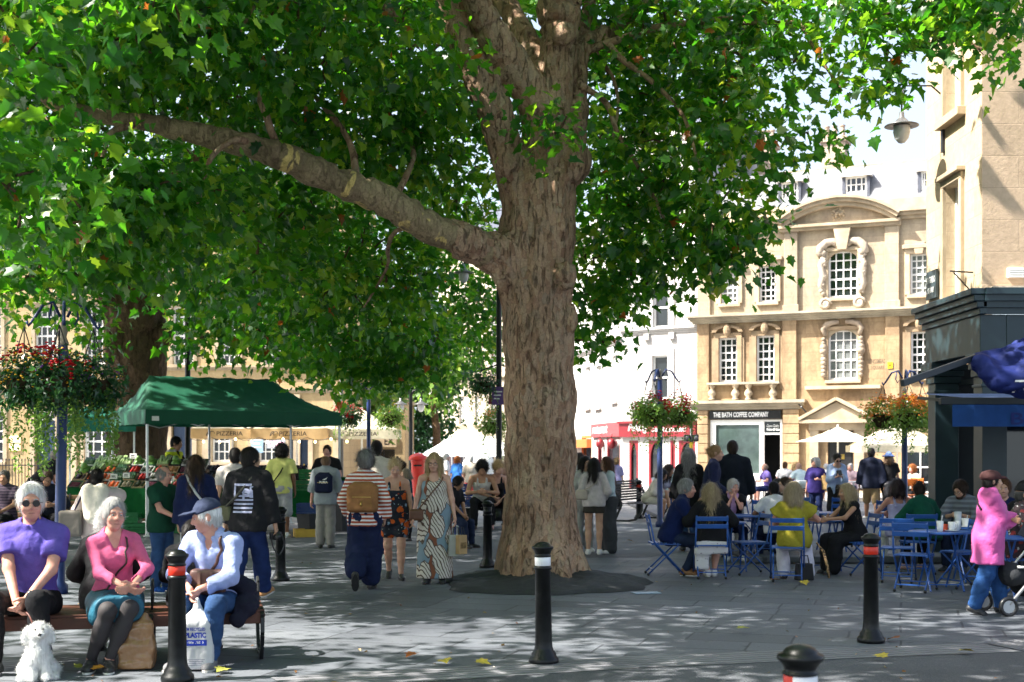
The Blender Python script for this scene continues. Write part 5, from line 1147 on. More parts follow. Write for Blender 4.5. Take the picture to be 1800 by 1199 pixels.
# ---- lamps
M_LGLASS=mat('lamp_glass',(0.5,0.5,0.5),0.1,0.6,0,0.1)
def lamp_head(parent,p,s=1.0,name='lamp_head'):
 b=MB(); b.T=Matrix.Translation(p)@Matrix.Scale(s,4); b.lathe([(0.0,0.22),(0.035,0.21),(0.04,0.13),(0.075,0.1),(0.11,0.06),(0.24,0.015),(0.25,0.0),(0.23,-0.005),(0.12,0.01)],n=20); h=b.build(name,mat('lamp_hood',(0.12,0.12,0.12),0.35,0.5,0.3),parent,True)
 b=MB(); b.T=Matrix.Translation(p)@Matrix.Scale(s,4); b.lathe([(0.115,0.0),(0.125,-0.08),(0.10,-0.18),(0.05,-0.24),(0.0,-0.255)],n=18); b.build('globe',M_LGLASS,h,True)
d=31.0
t=thing('lamp_post','tall black lamp post with a thick base close beside the big trunk','lamp post',(gx(877,d),d,0))
H=zz(455,d); b=MB(); b.lathe([(0,0),(0.2,0),(0.2,0.16),(0.15,0.2),(0.13,0.28),(0.13,0.95),(0.16,1.0),(0.17,1.06),(0.12,1.12),(0.135,1.2),(0.1,1.26),(0.075,1.5),(0.062,H)],n=18); b.build('post',M_BOLL,t,True)
b=MB(); hx=gx(815,d)-t.location.x; hz=zz(480,d)
b.tube([(0,0,hz+0.1),(hx*.4,0,hz+0.5),(hx*.8,0,hz+0.55),(hx,0,hz+0.22)],0.025,7); b.build('bracket',M_BOLL,t,True); lamp_head(t,(hx,0,hz),1.0)
b=MB(); b.tube([(-0.45,0,zz(652,d)),(0,0,zz(640,d)),(0.45,0,zz(652,d))],0.02,6); b.build('basket_arm',M_BOLL,t,True)
b=MB(); b.box(-0.17,0.13,-0.09,-0.07,zz(712,d),zz(680,d)); s=b.build('notice',mat('purple_notice',(0.12,0.06,0.2),0.5),t)
b=MB()
for k in range(3):b.box(-0.12,0.08-0.03*k,-0.094,-0.0905,zz(690+k*6,d),zz(688+k*6,d))
b.build('printed_line',M_LETTER,s)
b=MB(); b.box(-0.25,-0.06,-0.085,-0.07,zz(711,d),zz(697,d)); b.build('notice',M_RED,t)
basket('dark green basket trailing ivy from the black lamp post',(gx(850,d),d-0.05,zz(672,d)),0.33,[('dark',6)],21,1.1)
basket('sunlit yellow-orange basket low on the black lamp post beside the trunk',(gx(868,d+1.5),d+1.5,zz(740,d)),0.36,[('yellow',16),('orange',10)],22,0.9,sun=0.3)
d=45
t=thing('lamp_post','slim black lamp post with twin hanging lantern heads before the dark trees','lamp post',(gx(722,d),d,0)); H=zz(690,d)
b=MB(); b.lathe([(0,0),(0.14,0),(0.14,0.8),(0.09,0.9),(0.08,1.0),(0.06,H)],n=14); b.build('post',M_BOLL,t,True)
for s in(-1,1):
 b=MB(); b.tube([(0,0,H-0.2),(s*0.08,0,H+0.05),(s*0.25,0,H+0.1),(s*0.38,0,H-0.05),(s*0.36,0,H-0.2)],0.03,7); b.build('arm',M_BOLL,t,True); lamp_head(t,(s*0.36,0,H-0.42),1.05)
d=33
t=thing('lamp_post','plain black post behind the stallholder in the yellow vest','lamp post',(gx(330,d),d,0)); H=zz(520,d)
b=MB(); b.lathe([(0,0),(0.15,0),(0.15,1.1),(0.1,1.2),(0.075,1.4),(0.07,H),(0.0,H)],n=14); b.build('post',M_BOLL,t,True)
b=MB(); b.tube([(0,0,H-0.1),(0.2,0,H+0.2),(0.5,0,H+0.2),(0.55,0,H-0.05)],0.03,7); b.build('bracket',M_BOLL,t,True); lamp_head(t,(0.55,0,H-0.3),1.1)
d=40
t=thing('steel_pole','thin grey steel pole rising behind the green market tent','pole',(gx(600,d),d,0)); b=MB(); b.lathe([(0,0),(0.07,0),(0.06,3),(0.045,zz(600,d)),(0,zz(600,d))],n=12); b.build('post',mat('grey_paint',(0.16,0.16,0.16),0.4),t,True); b=MB(); b.lathe([(0.0,0.06),(0.08,0.05),(0.08,0),(0,0)],(0,0,zz(600,d)),10); b.build('post_cap',M_IRON,t)
t=thing('street_lantern','bell shaped street lantern hung out from the corner building against the sky','lantern',(gx(1585,19.6),19.6,zz(222,19.6)))
lamp_head(t,(0,0,0),1.05)
b=MB(); ex=XR-t.location.x-0.005; b.tube([(0,0,0.22),(0,0,0.5),(0.05,0,0.62),(ex*.7,0,0.62),(ex,0,0.45)],0.014,6); b.build('bracket',M_IRON,t,True)
b=MB(); b.box(ex-0.04,ex,-0.04,0.04,-0.4,1.1); b.build('wall_plate',M_IRON,t)
d=44
t=thing('traffic_signal','black traffic signal on a pole with a yellow band before the restaurant','traffic light',(gx(1215,d),d,0))
b=MB(); b.cyl((0,0,0),(0,0,zz(748,d)),0.055); b.build('post',M_BLACK,t,True); b=MB(); b.cyl((0,0,zz(788,d)),(0,0,zz(777,d)),0.058); b.build('band',mat('yellow_plate',(0.75,0.5,0.02),0.5),t,True)
for s in(-1,1):
 b=MB(); b.box(s*0.15-0.1,s*0.15+0.1,-0.1,0.12,zz(776,d),zz(764,d)); h=b.build('signal_box',M_BLACK,t,bevel=0.02); b=MB(); b.ball((s*0.15,-0.1,zz(770,d)),0.07,10,(1,0.4,1)); b.build('lens',mat('dark_lens',(0.1,0.1,0.11),0.15),h,True)
d=41
t=thing('pillar_box','red pillar post box behind the blonde woman in the patterned dress','post box',(gx(735,d),d,0))
b=MB(); b.lathe([(0.0,0),(0.26,0),(0.26,0.12),(0.22,0.15),(0.22,1.3),(0.24,1.34),(0.24,1.38)],n=24); b.build('body',mat('post_red',(0.6,0.025,0.015),0.35,0.5),t,True)
b=MB(); b.lathe([(0.24,1.38),(0.3,1.40),(0.3,1.46),(0.26,1.53),(0.12,1.6),(0,1.62)],n=24); b.build('cap',mat('post_red',(0.6,0.025,0.015),0.35,0.5),t,True)
b=MB(); b.box(-0.13,0.13,-0.235,-0.2,1.2,1.25); b.build('slot',M_BLACK,t)
d=38
t=thing('chalk_board','white framed pavement board beyond the grey-haired woman in black','sign',(gx(1181,d),d,0),0.2)
for s in(-1,1):
 b=MB(); b.T=Matrix.Rotation(s*0.16,4,'X'); y=-s*0.0
 b.box(-0.35,0.35,s*0.2-0.015,s*0.2+0.015,0.0,1.15); f=b.build('leaf_board',M_WHITE,t);
 b=MB(); b.T=Matrix.Rotation(s*0.16,4,'X'); b.box(-0.28,0.28,s*0.2+s*0.016,s*0.2+s*0.022,0.15,1.05); b.build('chalk_face',mat('pale_chalk',(0.45,0.55,0.5),0.8,var=0.6,vs=9),f)
 # ---- green market tent
TU,TV=Vector((0.864,0.504,0)),Vector((-0.504,0.864,0)); TA=Vector((gx(256,25.2),25.2,0))
t=thing('market_tent','dark green pop-up market tent on white legs over the produce stall','tent',TA,math.atan2(TU.y,TU.x))
TW_,TD=4.15,3.0; ze,zv,zr=2.50,2.22,3.26
b=MB(); n=14
def roofz(u,v):
 h=min(u/0.42,(TW_-u)/1.0,v/(TD/2),(TD-v)/(TD/2),1.0); h=max(h,0); s=0.10*math.sin(math.pi*h)*(1 if h<1 else 0)
 return ze+(zr-ze)*h-s
NU,NV=36,28; G=[[(TW_*i/NU,TD*j/NV,roofz(TW_*i/NU,TD*j/NV)+0.012*math.sin(i*1.7+j))for i in range(NU+1)]for j in range(NV+1)]
b._add([p for r in G for p in r],[(j*(NU+1)+i,j*(NU+1)+i+1,(j+1)*(NU+1)+i+1,(j+1)*(NU+1)+i)for j in range(NV)for i in range(NU)])
o=b.build('canopy',M_GREENC,t,True)
for(a,c)in(((0,0),(TW_,0)),((TW_,0),(TW_,TD)),((TW_,TD),(0,TD)),((0,TD),(0,0))):
 b=MB(); n=16; P=[(a[0]+(c[0]-a[0])*k/n,a[1]+(c[1]-a[1])*k/n)for k in range(n+1)]
 wv=[0.012*math.sin(k*1.3)for k in range(n+1)]; nx,ny=(c[1]-a[1]),-(c[0]-a[0]); L=math.hypot(nx,ny); nx,ny=nx/L,ny/L
 for k in range(n):b.quad((P[k][0],P[k][1],ze+0.01),(P[k+1][0],P[k+1][1],ze+0.01),(P[k+1][0]+nx*wv[k+1],P[k+1][1]+ny*wv[k+1],zv+abs(wv[k+1])),(P[k][0]+nx*wv[k],P[k][1]+ny*wv[k],zv+abs(wv[k])))
 b.build('valance',M_GREENC,t,True)
for u,v in((0.04,0.04),(TW_-.04,.04),(0.04,TD-.04),(TW_-.04,TD-.04),(TW_/2+.1,TD-.04)):
 b=MB(); b.box(u-.02,u+.02,v-.02,v+.02,1.1,ze-0.02); b.box(u-.027,u+.027,v-.027,v+.027,0.02,1.12); b.box(u-.06,u+.06,v-.06,v+.06,0,0.019); b.mi=1; b.box(u-.03,u+.03,v-.03,v+.03,1.1,1.16); b.build('leg',[M_WPOLE,M_BLACK],t)
for(a,c)in(((0.04,0.04),(TW_-.04,.04)),((0.04,TD-.04),(TW_-.04,TD-.04))):
 b=MB(); n=4
 for k in range(n):u0,u1=a[0]+(c[0]-a[0])*k/n,a[0]+(c[0]-a[0])*(k+1)/n; b.bar((u0,a[1],2.2 if k%2 else 2.45),(u1,a[1],2.45 if k%2 else 2.2),0.02);
 b.build('truss',M_STEEL,t)
b=MB(); b.box(0.12,0.26,-0.016,-0.012,2.29,2.38); b.build('care_tag',M_CARD,t)
t=thing('market_tent','paler green tent end half hidden behind the trailing flowers','tent',(gx(118,30.5),30.5,0),0.1)
b=MB(); b._add([(0,0,2.5),(1.6,0,2.5),(1.6,2,2.5),(0,2,2.5),(0.8,1,3.1)],[(0,1,4),(1,2,4),(2,3,4),(3,0,4)]); b.build('canopy',mat('teal_canvas',(0.02,0.16,0.11),0.7,0.2,trl=0.2),t)
b=MB(); b.quad((0,-.003,2.15),(1.6,-.003,2.15),(1.6,-.003,2.5),(0,-.003,2.5)); b.quad((0,0,2.15),(0,2,2.15),(0,2,2.5),(0,0,2.5)); b.build('valance',mat('teal_canvas',(0.02,0.16,0.11),0.7,0.2,trl=0.2),t)
for u,v in((0.05,0.05),(1.55,0.05),(0.05,1.95),(1.55,1.95)):b=MB(); b.box(u-.02,u+.02,v-.02,v+.02,0,2.48); b.build('leg',M_WPOLE,t)
# ---- stall tables with produce
def stall_table(label,px0,px1,d,z,dep=0.8,cloth=True,m=None):
 x0,x1=gx(px0,d),gx(px1,d); t=thing('stall_table',label,'table',((x0+x1)/2,d,0)); w=(x1-x0)/2
 b=MB(); b.box(-w,w,0,dep,z-0.03,z); b.build('table_top',M_WOODL,t)
 for sx in(-1,1):
  for y in(0.08,dep-0.08):b=MB(); b.bar((sx*(w-.1),y,0),(sx*(w-.1),y,z-0.031),0.035); b.build('leg',M_STEEL,t)
 if cloth:
  b=MB(); n=40
  for k in range(n):
   a,c=-w+2*w*k/n,-w+2*w*(k+1)/n; f=lambda q:-0.012-0.02*abs(math.sin(q*7)); b.quad((a,f(a),0.28+.03*math.sin(a*5)),(c,f(c),0.28+.03*math.sin(c*5)),(c,-0.008,z+0.004),(a,-0.008,z+0.004))
  b.quad((-w,-0.008,z+.004),(w,-0.008,z+.004),(w,dep,z+.004),(-w,dep,z+.004)); b.build('cloth',m or M_GCLOTH,t,True)
 return t
stall_table('long green-clothed produce table under the green tent',118,352,26.3,0.92,1.3)
stall_table('green-clothed table end at the far left behind the bending man',20,112,27.6,0.8,0.8)
stall_table('green-clothed table of dark goods behind the three shoppers',352,560,27.6,0.9,1.0)
stall_table('green-clothed table right of the tent, behind the shopper with the backpack',596,640,27.5,1.12,0.7)
PROD={'orange':((0.75,0.13,0.015),.042),'tomato':((0.5,0.02,0.012),.034),'apple':((0.35,0.03,0.02),.038),'lime':((0.12,0.3,0.03),.034),'cabbage':((0.14,0.28,0.06),.085),'courgette':((0.02,0.07,0.02),.03),'aubergine':((0.03,0.012,0.03),.045),'mushroom':((0.5,0.4,0.28),.032),'potato':((0.32,0.22,0.12),.042),'berry':((0.14,0.01,0.04),.018),'onion':((0.42,0.2,0.07),.04),'lemon':((0.75,0.55,0.04),.036),'pepper':((0.55,0.05,0.02),.045),'avocado':((0.03,0.045,0.015),.042),'leek':((0.3,0.42,0.16),.03)}
M_CRATE=[plastic((0.02,0.1,0.04)),mat('pale_wood',(0.42,0.3,0.17),0.7),plastic((0.02,0.02,0.025)),M_CARD]
_crates={}
def crate(kind,p,rx,label,cm=0,w=0.36,dd=0.3,rz=0.0,deep=0.09):
 key=(kind,cm,w,dd,deep)
 if key in _crates:
  c=dup(_crates[key],p,rz,label); c.rotation_euler=(rx,0,rz); return c
 t=thing('produce_crate',label,'crate',p,rz,'crates of fruit and vegetables on the stall'); t.rotation_euler=(rx,0,rz)
 b=MB(); w2,d2=w/2,dd/2
 b.box(-w2,w2,-d2,d2,0,0.012); b.box(-w2,w2,-d2,-d2+.012,0.0125,deep); b.box(-w2,w2,d2-.012,d2,0.0125,deep); b.box(-w2,-w2+.012,-d2+.0125,d2-.0125,0.0125,deep); b.box(w2-.012,w2,-d2+.0125,d2-.0125,0.0125,deep); b.build('tray',M_CRATE[cm],t)
 c,r=PROD[kind]; g=random.Random(hash(kind)%99+3); b=MB()
 if kind in('leek','courgette'):
  for k in range(16):
   x=-w2+.03+(w-.06)*(k%8)/7.0; z=deep*.6+r*1.4*(k//8); L=d2*(1.5 if kind=='leek'else.85); b.tube([(x,-d2*.9,z),(x+g.uniform(-.02,.02),0,z+.01),(x+g.uniform(-.05,.05),L,z+.03)],[r*.8,r,r*.6],6)
 else:
  nx,ny=max(2,int((w-.03)/(r*1.9))),max(2,int((dd-.03)/(r*1.9)))
  for l in range(2):
   for i in range(nx-l):
    for j in range(ny-l):
     x=-w2+.015+r+(w-.03-2*r)*(i+l*.5)/max(1,nx-1); y=-d2+.015+r+(dd-.03-2*r)*(j+l*.5)/max(1,ny-1)
     b.ball((x+g.uniform(-.006,.006),y+g.uniform(-.006,.006),deep*.55+l*r*1.3+g.uniform(-.006,.008)),r*g.uniform(.9,1.08),7)
 b.build('fruit'if kind in('orange','apple','lime','lemon','berry')else 'vegetable',mat('produce',c,0.4,0.4,0,0.3,20),t,True)
 _crates[key]=t; return t
RX=math.radians(24)
lay=[['berry','aubergine','orange','orange','mushroom','avocado','berry','tomato','apple','mushroom'],['aubergine','orange','orange','courgette','courgette','tomato','avocado','pepper','apple','potato'],['cabbage','leek','orange','courgette','tomato','avocado','pepper','onion','berry','potato'],['courgette','leek','leek','leek','cabbage','cabbage','leek','cabbage','avocado','mushroom']]
xa,xb=gx(124,26.6),gx(348,26.6); rows=['front','second','third','back']
for r_,ks in enumerate(lay):
 for k,kind in enumerate(ks):
  x=xa+(xb-xa)*(k+0.5)/len(ks); nb=ks[k-1]if k else None
  lab='%s crate of %s in the %s row of the stall'%(('green','wooden','black','white')[(k+r_)%4],{'leek':'leeks','berry':'dark berries','tomato':'tomatoes','potato':'potatoes'}.get(kind,kind+'s'),rows[r_])
  if nb:lab+=', right of the %s'%{'leek':'leeks','berry':'berries','tomato':'tomatoes','potato':'potatoes'}.get(nb,nb+'s')
  crate(kind,(x,26.52+r_*0.31,0.93+r_*0.15),RX,lab,(k+r_)%4,w=(xb-xa)/len(ks)-0.015)
t=thing('display_rack','sloping wooden rack holding the produce crates','rack',((xa+xb)/2,26.35,0))
for k in range(3):
 b=MB(); y=0.35+k*0.31; b.box(-(xb-xa)/2,(xb-xa)/2,y,y+0.28,0.93+(k+1)*0.10,0.95+(k+1)*0.10+0.02*k); b.build('shelf',M_WOODL,t)
for s in(-1,1):b=MB(); b.bar((s*(xb-xa)/2,0.1,0.93),(s*(xb-xa)/2,1.25,1.5),0.03,0.03); b.build('side_rail',M_STEEL,t)
goods=['potato','avocado','aubergine','onion','mushroom','aubergine','avocado','potato']
for r_ in range(3):
 for k in range(9):
  px=362+21*k; kind=goods[(k*3+r_*5)%8]
  crate(kind,(gx(px,27.9+r_*.3),27.85+r_*.31,0.91+r_*0.16),RX,'%s tray of dark %s on the table behind the shoppers'%(('low front','middle','high rear')[r_],{'potato':'potatoes'}.get(kind,kind+'s')),2,w=0.26)
for k,(px,py,d)in enumerate([(197,804,27.3),(234,802,27.4),(200,838,26.5),(222,836,26.5),(175,842,26.4),(300,842,26.4)]):
 t=thing('price_card',('price card above the leeks left of centre','price card at the back by the white leg','price card beside the berries in front','tilted price card before the tomatoes','price card left of the mushrooms','price card near the yellow vest')[k],'price card',at(px,py,d-.12),random.uniform(-.25,.25),'price cards on the stall')
 b=MB(); b.T=Matrix.Rotation(-0.3,4,'X'); b.box(-.07,.07,-.003,.003,-.05,.06); b.build('card',M_CARD,t); b=MB(); b.T=Matrix.Rotation(-0.3,4,'X'); b.box(-.004,.004,-.002,.003,-.2,-.0505); b.build('stick',M_WOODL,t)
 b=MB(); b.T=Matrix.Rotation(-0.3,4,'X'); b.box(-.045,.03,-.0045,-.0032,.0,.022); b.box(-.045,.045,-.0045,-.0032,-.03,-.02); b.build('ink_line',M_BLACK,t)
def stack_crate(label,x,y,z,m,w=.56,dd=.38,h=.2,rz=0):
 t=thing('plastic_crate',label,'crate',(x,y,z),rz,'empty plastic crates round the stall'); w2,d2=w/2,dd/2
 b=MB(); b.box(-w2,w2,-d2,d2,0,.02)
 for zz_ in(.02,.075,.13):
  for(a,c,e,f)in((-w2,w2,-d2,-d2+.015),(-w2,w2,d2-.015,d2),(-w2,-w2+.015,-d2+.0151,d2-.0151),(w2-.015,w2,-d2+.0151,d2-.0151)):b.box(a,c,e,f,zz_+.004,zz_+.04)
 for i in range(7):
  x_=-w2+.008+(w-.016)*i/6; b.box(x_-.008,x_+.008,-d2-.002,-d2+.012,.02,h); b.box(x_-.008,x_+.008,d2-.012,d2+.002,.02,h)
 for j in range(1,4):y_=-d2+dd*j/4; b.box(-w2-.002,-w2+.012,y_-.008,y_+.008,.02,h); b.box(w2-.012,w2+.002,y_-.008,y_+.008,.02,h)
 b.box(-w2-.003,w2+.003,-d2-.003,-d2+.016,h-.03,h+.001); b.box(-w2-.003,w2+.003,d2-.016,d2+.003,h-.03,h+.001); b.build('basketwork',m,t)
 b=MB(); b.box(-w2-.012,-w2-.003,-.06,.06,h-.06,h-.03); b.build('handle',m,t); return t
for k,(px,d,z,m,lab)in enumerate([(205,26.1,.02,0,'green crate on the ground under the produce table, left'),(236,26.1,.02,0,'green crate on the ground by the front tent leg'),(222,26.1,.23,0,'upper green crate stacked under the produce table'),(318,26.2,.02,0,'green crate under the right end of the produce table'),(545,25.6,.9,0,'bright green crate on the table by the curly-haired shopper'),(553,25.8,1.12,0,'topmost green crate by the curly-haired shopper'),(548,25.5,.45,1,'blue crate below the green ones'),(612,26.8,.86,1,'blue crate below the green cloth right of the tent leg'),(818,31.5,.02,1,'lowest blue crate of the stack behind the patterned dress'),(818,31.5,.23,1,'second blue crate in the stack behind the patterned dress'),(820,31.5,.44,1,'third blue crate in the stack behind the patterned dress'),(806,32,.66,1,'topmost blue crate of the stack behind the patterned dress'),(372,26.5,.3,0,'green crate below the dark goods table'),(395,26.5,.3,1,'blue crate below the dark goods table')]):
 stack_crate(lab,gx(px,d),d,z,(M_GREENP,M_BLUEC)[m],rz=random.uniform(-.08,.08))
t=thing('wooden_tray','small yellow wooden tray on the ground beside the shopper in grey','tray',(gx(540,25.2),25.2,0),.3); b=MB(); b.box(-.25,.25,-.18,.18,0,.02); b.box(-.25,.25,-.18,-.16,.021,.16); b.box(-.25,.25,.16,.18,.021,.16); b.box(-.25,-.23,-.159,.159,.021,.16); b.box(.23,.25,-.159,.159,.021,.16); b.build('tray',mat('yellow_wood',(0.5,0.32,0.05),.6),t)
for k,(px,d,z,w)in enumerate([(548,25.5,0,.5),(604,27,0,.5)]):
 t=thing('wheeled_bin',('dark plastic bin carrying the green crates','dark plastic bin below the green cloth')[k],'bin',(gx(px,d),d,0)); b=MB(); h=(.44,.85)[k]; b.T=Matrix.Identity(4); b.tube([(0,0,0),(0,0,h)],[w*.5,w*.62],4); b.build('body',plastic((.02,.022,.025)),t); b=MB(); b.tube([(0,0,h),(0,0,h+.012)],[w*.66,w*.66],4); b.build('rim',plastic((.02,.022,.025)),t)
 # ---- parasols
def parasol(name,label,cx,d,W_,ze_,zp,vh,mt,mv=None,rz=0.0,texts=None,pole=True,cat='parasol'):
 t=thing(name,label,cat,(cx,d,0),rz); w=W_/2; b=MB(); n=10; V=[]; F=[]
 for j in range(n+1):
  q=j/n
  for i in range(n+1):
   p=i/n; x,y=-w+W_*p,-w+W_*q; h=1-max(abs(x),abs(y))/w; V.append((x,y,ze_+(zp-ze_)*h-.05*math.sin(math.pi*h)))
 for j in range(n):
  for i in range(n):k=j*(n+1)+i; F.append((k,k+1,k+n+2,k+n+1))
 b._add(V,F); b.build('canopy',mt,t,True)
 if vh:
  for s in range(4):
   b=MB(); b.T=Matrix.Rotation(s*math.pi/2,4,'Z'); m=12
   for k in range(m):
    a,c=-w+W_*k/m,-w+W_*(k+1)/m; f=lambda q:.02*math.sin(q*6+s); b.quad((a,-w-.002+f(a),ze_-vh),(c,-w-.002+f(c),ze_-vh),(c,-w-.002,ze_+.003),(a,-w-.002,ze_+.003))
   v=b.build('valance',mv or mt,t,True)
   if s==0 and texts:
    text_obj('lettering',texts,W_*.36,vh*.42,Matrix.Translation((.12,-w-.03,ze_-vh*.5)),mat('black_lettering',(.03,.025,.02),.7),v,.01)
    e=MB(); e.tube([(-.42+.09*math.cos(q)-.02*q,-w-.03,ze_-vh*.5+.07*math.sin(q*1.5))for q in[k*.45 for k in range(16)]],.01,4); e.build('emblem',mat('black_lettering',(.03,.025,.02),.7),v)
 if pole:b=MB(); b.cyl((0,0,0.05),(0,0,zp+.05),.03); b.build('pole',M_WPOLE,t,True); b=MB(); b.box(-.3,.3,-.3,.3,0.005,.05); b.build('base',M_IRON,t)
 return t
dz=38.0
parasol('parasol','left tan pizzeria parasol seen under the green tent',gx(392,dz),dz+1.3,2.15,2.36,2.85,.30,M_CREAMC,M_TANC,0.03,'PIZZERIA')
parasol('parasol','middle tan pizzeria parasol seen under the green tent',gx(510,dz),dz+1.2,2.3,2.36,2.85,.32,M_CREAMC,M_TANC,-0.03,'PIZZERIA')
parasol('parasol','cream pizzeria parasol standing clear to the right of the green tent',gx(625,dz),dz+1.6,2.35,2.34,3.0,.28,M_CREAMC,M_CREAMC,0.05,'PIZZERIA')
b=MB(); parts=[]
t=thing('string_lights','string of small warm bulbs under the pizzeria parasols','string lights',(0,0,0))
P=[Vector((gx(330+14*k,dz-.3),dz-.3,2.03+.05*math.cos(k*2.1)))for k in range(21)]
b=MB(); b.tube(P,.008,4); b.build('cable',M_BLACK,t)
M_BULB=mat('warm_bulb',(1,.8,.4),.4,emit=(1.0,.62,.22),es=6.0)
for p in P[::2]:b=MB(); b.ball(p-Vector((0,0,.045)),.035,7,(1,1,1.2)); b.build('bulb',M_BULB,t,True)
dn=39.2
t=thing('window_poster','pale blue menu board behind the white tent pole','poster',at(452,776,51)); b=MB(); b.box(-.24,.24,-.03,0,-.45,.45); b.build('board',mat('pale_blue_board',(.3,.45,.62),.5),t)
b=MB(); [b.box(-.17,.17-.05*(k%2),-.036,-.0305,.3-k*.14,.36-k*.14)for k in range(5)]; b.build('printed_line',M_LETTER,t)
t=thing('neon_sign','glowing open sign in the terrace window behind the curly-haired shopper','sign',at(485,776,51)); text_obj('letters','OPEN',.6,.22,Matrix.Translation((0,0,-.1)),mat('pink_neon',(.9,.5,.6),.4,emit=(1,.45,.6),es=1.2),t,.03); text_obj('letters','SHOP',.6,.2,Matrix.Translation((0,0,.2)),mat('white_neon',(.8,.9,1),.4,emit=(.8,.9,1),es=1.0),t,.03); b=MB(); b.box(-.38,.38,.01,.03,-.28,.38); b.build('backing',mat('clear_panel',(.4,.42,.45),.3),t)
parasol('parasol','white cafe parasol in full sun before the pedimented door',gx(1490,43),44.3,2.5,zz(776,43),zz(748,43),0,M_CREAMC)
parasol('parasol','white cafe parasol with a deep valance behind the orange flowers',gx(1600,41),42.4,2.7,zz(783,41),zz(735,41),.22,M_CREAMC)
b=None
for k,(px,d,w_,lab)in enumerate([(806,52,2.7,'white open market tent far behind the patterned dress'),(858,50,2.4,'white open market tent just left of the black lamp post')]):
 t=thing('white_tent',lab,'tent',(gx(px,d),d,0),-0.15); w=w_/2; z0=zz(802,d); zt=zz(770,d)
 b=MB(); b._add([(-w,-w,z0),(w,-w,z0),(w,w,z0),(-w,w,z0),(-w*.3,0,zt),(w*.3,0,zt)],[(0,1,5,4),(1,2,5),(2,3,4,5),(3,0,4)]); b.build('canopy',M_CANW,t)
 b=MB(); b.tube([(-w,-w,z0),(w,-w,z0),(w,w,z0),(-w,w,z0),(-w,-w,z0)],.03,5); b.build('frame',M_STEEL,t)
 for sx in(-1,1):
  for sy in(-1,1):b=MB(); b.cyl((sx*w,sy*w,0),(sx*w,sy*w,z0),.025,n=8); b.build('leg',M_STEEL,t)
t=thing('round_parasol','small white dome tent behind the seated man with the phone','tent',(gx(842,44),44,0)); b=MB(); b.lathe([(0.62,.9),(.55,1.3),(.35,1.62),(0,1.75)],n=16); b.build('canopy',M_CANW,t,True); b=MB(); b.cyl((0,0,0),(0,0,1.74),.025); b.build('pole',M_STEEL,t)
# ---- cafe furniture: folding slatted chairs and tables
def bistro_chair(label):
 t=thing('folding_chair',label,'chair',(0,0,0),0,'blue folding chairs of the cafe')
 for k in range(7):b=MB(); y=-.19+k*.058; b.box(-.2,.2,y,y+.042,.435,.452); b.build('seat_slat',M_BLUEM,t,bevel=.004)
 b=MB()
 for s in(-1,1):b.bar((s*.19,-.2,.428),(s*.19,.2,.428),.022,.012)
 b.build('seat_frame',M_BLUEM,t)
 for s in(-1,1):
  b=MB(); b.tube([(s*.215,-.235,.03),(s*.21,.16,.46),(s*.2,.235,.84)],.012,7); b.mi=1; b.ball((s*.215,-.238,.022),.021,8); b.build('leg',[M_BLUEM,M_BLACK],t,True)
  b=MB(); b.tube([(s*.18,.235,.03),(s*.18,-.18,.43)],.011,7); b.mi=1; b.ball((s*.18,.238,.022),.021,8); b.build('leg',[M_BLUEM,M_BLACK],t,True)
 for y,z in((.215,.70),(.237,.80)):b=MB(); b.T=Matrix.Translation((0,y,z))@Matrix.Rotation(-.2,4,'X'); b.box(-.215,.215,-.008,.008,-.03,.03); b.build('back_slat',M_BLUEM,t,bevel=.006)
 b=MB(); b.bar((-.18,.19,.09),(.18,.19,.09),.014); b.build('stretcher',M_BLUEM,t); b=MB(); b.bar((-.21,-.17,.1),(.21,-.17,.1),.014); b.build('stretcher',M_BLUEM,t)
 return t
CHAIRS=[(1168,17.5,90,'blue folding chair of the man in the navy jumper'),(1249,17.1,176,'blue folding chair with the long-haired blonde woman, its back to us'),(1318,17.6,-78,'empty blue chair between the blonde woman and the mustard top'),(1384,16.7,168,'blue folding chair under the woman in the mustard top'),(1512,17.6,-80,'blue folding chair under the blonde woman in black'),(1607,15.5,150,'empty blue chair nearest the red-banded bollard'),(1578,16.6,160,'empty blue chair just behind the nearest empty one'),(1560,19.6,175,'blue folding chair of the woman in the lavender top'),(1612,17.7,178,'blue folding chair of the person in the green jumper'),(1693,15.9,-75,'empty blue chair beside the pink raincoat'),(1480,20.8,178,'blue chair back beyond the table of the blonde woman in black'),(1345,19.8,172,'blue folding chair of the man in the white tee shirt'),(1286,20.6,5,'blue chair of the white-haired woman facing us'),(1398,20.6,-20,'blue chair of the woman with the dark bun'),(1326,21.2,100,'blue chair of the man in black at the back'),(1706,18.4,-30,'blue chair of the bearded man with glasses'),(1783,15.0,100,'blue chair of the old man in the cap')]
c0=None
for px,d,a,lab in CHAIRS:
 if c0 is None:c0=bistro_chair(lab); c0.location=(gx(px,d),d,0); c0.rotation_euler=(0,0,math.radians(a))
 else:dup(c0,(gx(px,d),d,.11 if(gx(px,d)>3.6 and d>19.35)else 0),math.radians(a),lab)
